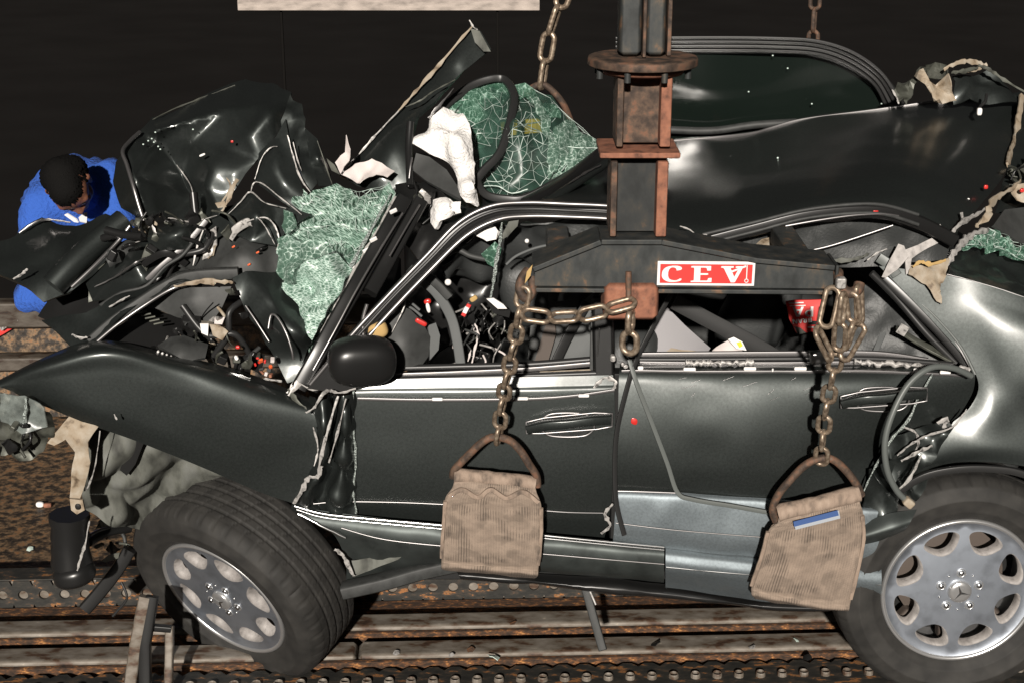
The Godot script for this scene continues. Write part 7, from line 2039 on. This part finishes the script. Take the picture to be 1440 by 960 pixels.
# ---------------------------------------------------------------- the man bending behind the wreck
# a body as one skin: tapered capsules joined by a smooth minimum, meshed as surface nets
func skin_mesh(bones: Array, cell: float, blend: float, wob := 0.0, wob_freq := 14.0) -> ArrayMesh:
	var lo := Vector3.ONE * 1e9
	var hi := -lo
	for b in bones:
		var r: float = maxf(b[2], b[3]) + cell * 3.0
		lo = lo.min(b[0] - Vector3.ONE * r).min(b[1] - Vector3.ONE * r)
		hi = hi.max(b[0] + Vector3.ONE * r).max(b[1] + Vector3.ONE * r)
	var nx := int((hi.x - lo.x) / cell) + 2
	var ny := int((hi.y - lo.y) / cell) + 2
	var nz := int((hi.z - lo.z) / cell) + 2
	var f := PackedFloat32Array()
	f.resize(nx * ny * nz)
	f.fill(1.0)
	var ex := PackedFloat32Array()
	for b in bones:
		var r: float = maxf(b[2], b[3]) + blend * 2.0 + cell * 2.0
		var a: Vector3 = b[0].min(b[1]) - Vector3.ONE * r
		var e: Vector3 = b[0].max(b[1]) + Vector3.ONE * r
		var ab: Vector3 = b[1] - b[0]
		var l2 := maxf(ab.length_squared(), 1e-9)
		var sq: Vector3 = b[4] if b.size() > 4 else Vector3.ONE
		for k in range(maxi(0, int((a.z - lo.z) / cell)), mini(nz, int((e.z - lo.z) / cell) + 2)):
			for j in range(maxi(0, int((a.y - lo.y) / cell)), mini(ny, int((e.y - lo.y) / cell) + 2)):
				for i in range(maxi(0, int((a.x - lo.x) / cell)), mini(nx, int((e.x - lo.x) / cell) + 2)):
					var p := lo + Vector3(i, j, k) * cell
					var t := clampf((p - b[0]).dot(ab) / l2, 0.0, 1.0)
					var d: float = ((p - b[0] - ab * t) * sq).length() - lerpf(b[2], b[3], t)
					var id := (k * ny + j) * nx + i
					var o := f[id]
					var h := clampf(0.5 + 0.5 * (o - d) / blend, 0.0, 1.0)
					f[id] = lerpf(o, d, h) - blend * h * (1.0 - h)
	var nzz := noise(7, wob_freq)
	var mb := MB.new()
	var at := {}
	for k in nz - 1:
		for j in ny - 1:
			for i in nx - 1:
				var id := (k * ny + j) * nx + i
				var s := Vector3.ZERO
				var c := 0
				var neg := 0
				var v := [f[id], f[id + 1], f[id + nx], f[id + nx + 1], f[id + nx * ny], f[id + nx * ny + 1], f[id + nx * ny + nx], f[id + nx * ny + nx + 1]]
				for q in 8: if v[q] < 0.0: neg += 1
				if neg == 0 or neg == 8: continue
				for e in [[0, 1], [2, 3], [4, 5], [6, 7], [0, 2], [1, 3], [4, 6], [5, 7], [0, 4], [1, 5], [2, 6], [3, 7]]:
					var va: float = v[e[0]]
					var vb: float = v[e[1]]
					if (va < 0.0) != (vb < 0.0):
						var pa := Vector3(e[0] & 1, (e[0] >> 1) & 1, e[0] >> 2)
						var pb := Vector3(e[1] & 1, (e[1] >> 1) & 1, e[1] >> 2)
						s += pa.lerp(pb, va / (va - vb)); c += 1
				var g := Vector3(v[1] + v[3] + v[5] + v[7] - v[0] - v[2] - v[4] - v[6], v[2] + v[3] + v[6] + v[7] - v[0] - v[1] - v[4] - v[5], v[4] + v[5] + v[6] + v[7] - v[0] - v[1] - v[2] - v[3]).normalized()
				var pos := lo + (Vector3(i, j, k) + s / c) * cell
				if wob > 0.0: pos += g * wob * nzz.get_noise_3dv(pos)
				at[id] = mb.vert(pos, g)
	for id in at:
		var i: int = id % nx
		var j: int = (id / nx) % ny
		var k: int = id / (nx * ny)
		if i == 0 or j == 0 or k == 0: continue
		var x := 1
		var y := nx
		var z := nx * ny
		for ax in [[x, y, z], [y, z, x], [z, x, y]]:
			var a: float = f[id]
			var b: float = f[id + ax[0]]
			if (a < 0.0) != (b < 0.0):
				var u: int = ax[1]
				var w: int = ax[2]
				if at.has(id - u) and at.has(id - w) and at.has(id - u - w):
					mb.quad(at[id], at[id - u], at[id - u - w], at[id - w])
	return mb.mesh()

func build_person() -> void:
	var zc := -1.92
	# joints, from the picture and the reach of a grown man bending forward
	var head := P(97, 262, zc + 0.16)
	var neck := P(105, 268, zc - 0.04)
	var chest := P(106, 290, zc - 0.16)
	var sh_l := P(56, 292, zc - 0.06)      # his right shoulder, at the picture's left
	var sh_r := P(156, 256, zc - 0.16)
	var hip := Vector3(chest.x + 0.06, 0.90, zc - 0.42)
	var floor_y := 0.0
	var man := thing("person", "man in a blue sweater and white collar bending down behind the car's nose", "person", "", Vector3(hip.x, floor_y, hip.z))
	var inv := local(man)
	var el_l := P(44, 418, zc + 0.10)
	var wr_l := P(104, 424, zc + 0.24)
	var el_r := P(172, 330, zc + 0.02)
	var wr_r := P(150, 385, zc + 0.18)
	var top := [
		[hip, chest + Vector3(0, 0.02, -0.06), 0.155, 0.165, Vector3(0.85, 1, 1)],
		[chest, neck + Vector3(0, -0.01, -0.02), 0.15, 0.085],
		[sh_l + Vector3(0.02, 0, 0), sh_r + Vector3(-0.02, 0, 0), 0.088, 0.088],
		[chest + Vector3(-0.07, -0.05, 0), chest + Vector3(0.07, -0.03, 0), 0.12, 0.12],
		[sh_l, el_l, 0.078, 0.055], [el_l, wr_l, 0.056, 0.043],
		[sh_r, el_r, 0.078, 0.055], [el_r, wr_r, 0.056, 0.043]]
	put(man, "sweater", skin_mesh(top, 0.011, 0.035, 0.022, 9.0), M.blue, inv)
	var legs := []
	for s in [-1.0, 1.0]:
		var h := hip + Vector3(s * 0.09, -0.02, 0)
		var knee := Vector3(hip.x + s * 0.12, 0.50, hip.z + 0.06)
		var ank := Vector3(hip.x + s * 0.13, 0.09, hip.z - 0.04)
		legs.append([h, knee, 0.10, 0.066])
		legs.append([knee, ank, 0.064, 0.048])
	legs.append([hip + Vector3(-0.06, 0.02, 0), hip + Vector3(0.06, 0.02, 0), 0.14, 0.14])
	put(man, "trousers", skin_mesh(legs, 0.015, 0.035, 0.004), M.trousers, inv)
	for s in [-1.0, 1.0]:
		var a := Vector3(hip.x + s * 0.13, 0.045, hip.z - 0.07)
		put(man, "shoe", skin_mesh([[a, a + Vector3(0, -0.008, 0.17), 0.042, 0.036], [a, a + Vector3(0, 0.05, 0.0), 0.04, 0.042]], 0.01, 0.02), M.plastic, inv)
	# head bowed down and to the right: frame with the face direction
	var face := Vector3(0.34, -0.86, 0.38).normalized()
	var up := (Vector3(-0.1, 0.5, 0.85) - face * Vector3(-0.1, 0.5, 0.85).dot(face)).normalized()
	var side := face.cross(up).normalized()
	var hb := Basis(side, up, -face)       # x across, y crown, -z face
	var H := func(x: float, y: float, z: float) -> Vector3: return head + hb * Vector3(x, y, z) * 0.9
	var skull := [
		[H.call(0, 0.035, 0.03), H.call(0, 0.03, -0.02), 0.083, 0.080],
		[H.call(0, -0.02, -0.03), H.call(0, -0.075, -0.055), 0.062, 0.040],
		[H.call(-0.03, -0.05, -0.03), H.call(0.03, -0.05, -0.03), 0.045, 0.045],
		[H.call(0, 0.0, -0.088), H.call(0, -0.032, -0.104), 0.011, 0.017],
		[H.call(-0.018, -0.032, -0.092), H.call(0.018, -0.032, -0.092), 0.010, 0.010],
		[H.call(-0.05, 0.022, -0.075), H.call(0.05, 0.022, -0.075), 0.016, 0.016],
		[H.call(-0.022, -0.058, -0.088), H.call(0.022, -0.058, -0.088), 0.009, 0.009],
		[H.call(-0.018, -0.07, -0.084), H.call(0.018, -0.07, -0.084), 0.009, 0.009],
		[H.call(-0.045, -0.02, -0.062), H.call(-0.03, -0.03, -0.072), 0.022, 0.02],
		[H.call(0.045, -0.02, -0.062), H.call(0.03, -0.03, -0.072), 0.022, 0.02],
		[H.call(-0.083, 0.015, 0.008), H.call(-0.082, -0.025, 0.0), 0.017, 0.012],
		[H.call(0.083, 0.015, 0.008), H.call(0.082, -0.025, 0.0), 0.017, 0.012],
		[H.call(0, -0.03, 0.02), neck + Vector3(0, -0.02, -0.01), 0.056, 0.060]]
	for q in skull: q[2] *= 0.9; q[3] *= 0.9
	put(man, "head", skin_mesh(skull, 0.0055, 0.012), M.skin, inv)
	var hair := [
		[H.call(0, 0.045, 0.034), H.call(0, 0.055, -0.022), 0.084, 0.072],
		[H.call(-0.03, 0.02, 0.05), H.call(0.03, 0.02, 0.05), 0.070, 0.070],
		[H.call(0, -0.03, 0.06), H.call(0, 0.0, 0.06), 0.05, 0.06],
		[H.call(-0.068, 0.03, 0.0), H.call(-0.070, 0.0, 0.0), 0.020, 0.012],
		[H.call(0.068, 0.03, 0.0), H.call(0.070, 0.0, 0.0), 0.020, 0.012]]
	for q in hair: q[2] *= 0.9; q[3] *= 0.9
	put(man, "hair", skin_mesh(hair, 0.0042, 0.012, 0.007, 75.0), M.hair, inv)
	for s in [-1.0, 1.0]:
		put(man, "eye", blob_mesh(Vector3(0.024, 0.012, 0.012), 0.9, 0.9), M.white, inv * Transform3D(hb, H.call(s * 0.031, 0.004, -0.088)))
		put(man, "eyebrow", blob_mesh(Vector3(0.034, 0.007, 0.008), 0.9, 0.9), M.hair, inv * Transform3D(hb, H.call(s * 0.031, 0.024, -0.093)))
	# white collar points at the throat
	panel(man, "collar", M.shirt, [90, 302, zc + 0.12, 94, 300, zc + 0.12, 107, 308, zc + 0.13, 110, 313, zc + 0.13, 104, 312, zc + 0.12], {"step": 4.0, "t": 0.006})
	panel(man, "collar", M.shirt, [110, 306, zc + 0.12, 117, 300, zc + 0.10, 122, 299, zc + 0.09, 121, 314, zc + 0.12, 112, 312, zc + 0.13], {"step": 4.0, "t": 0.006})
	# hands: palm, four bent fingers and a thumb each
	for w in [[wr_l, (wr_l - el_l).normalized()], [wr_r, (wr_r - el_r).normalized()]]:
		var d: Vector3 = w[1]
		var across := d.cross(Vector3(0, 0, 1)).normalized()
		var down := d.cross(across).normalized()
		if down.y > 0: down = -down
		var o: Vector3 = w[0]
		var hand := [[o - d * 0.01, o + d * 0.035, 0.027, 0.030], [o + d * 0.045 - across * 0.022, o + d * 0.085 - across * 0.028, 0.020, 0.013], [o + d * 0.045 + across * 0.022, o + d * 0.082 + across * 0.028, 0.020, 0.013], [o + d * 0.05, o + d * 0.088, 0.020, 0.014]]
		for k in 4:
			var b := o + d * 0.085 + across * (-0.029 + 0.0195 * k)
			var len: float = [0.040, 0.046, 0.043, 0.034][k]
			var m := b + d * len * 0.8 + down * len * 0.35
			var e := m + d * len * 0.35 + down * len * 0.6
			hand.append([b, m, 0.0092, 0.0085])
			hand.append([m, e, 0.0085, 0.0072])
		var tb := o + d * 0.03 - across * 0.03
		var tm := tb + d * 0.035 - across * 0.022 + down * 0.015
		hand.append([tb, tm, 0.013, 0.010])
		hand.append([tm, tm + d * 0.03 + down * 0.01, 0.010, 0.008])
		put(man, "hand", skin_mesh(hand, 0.0042, 0.006), M.skin, inv)
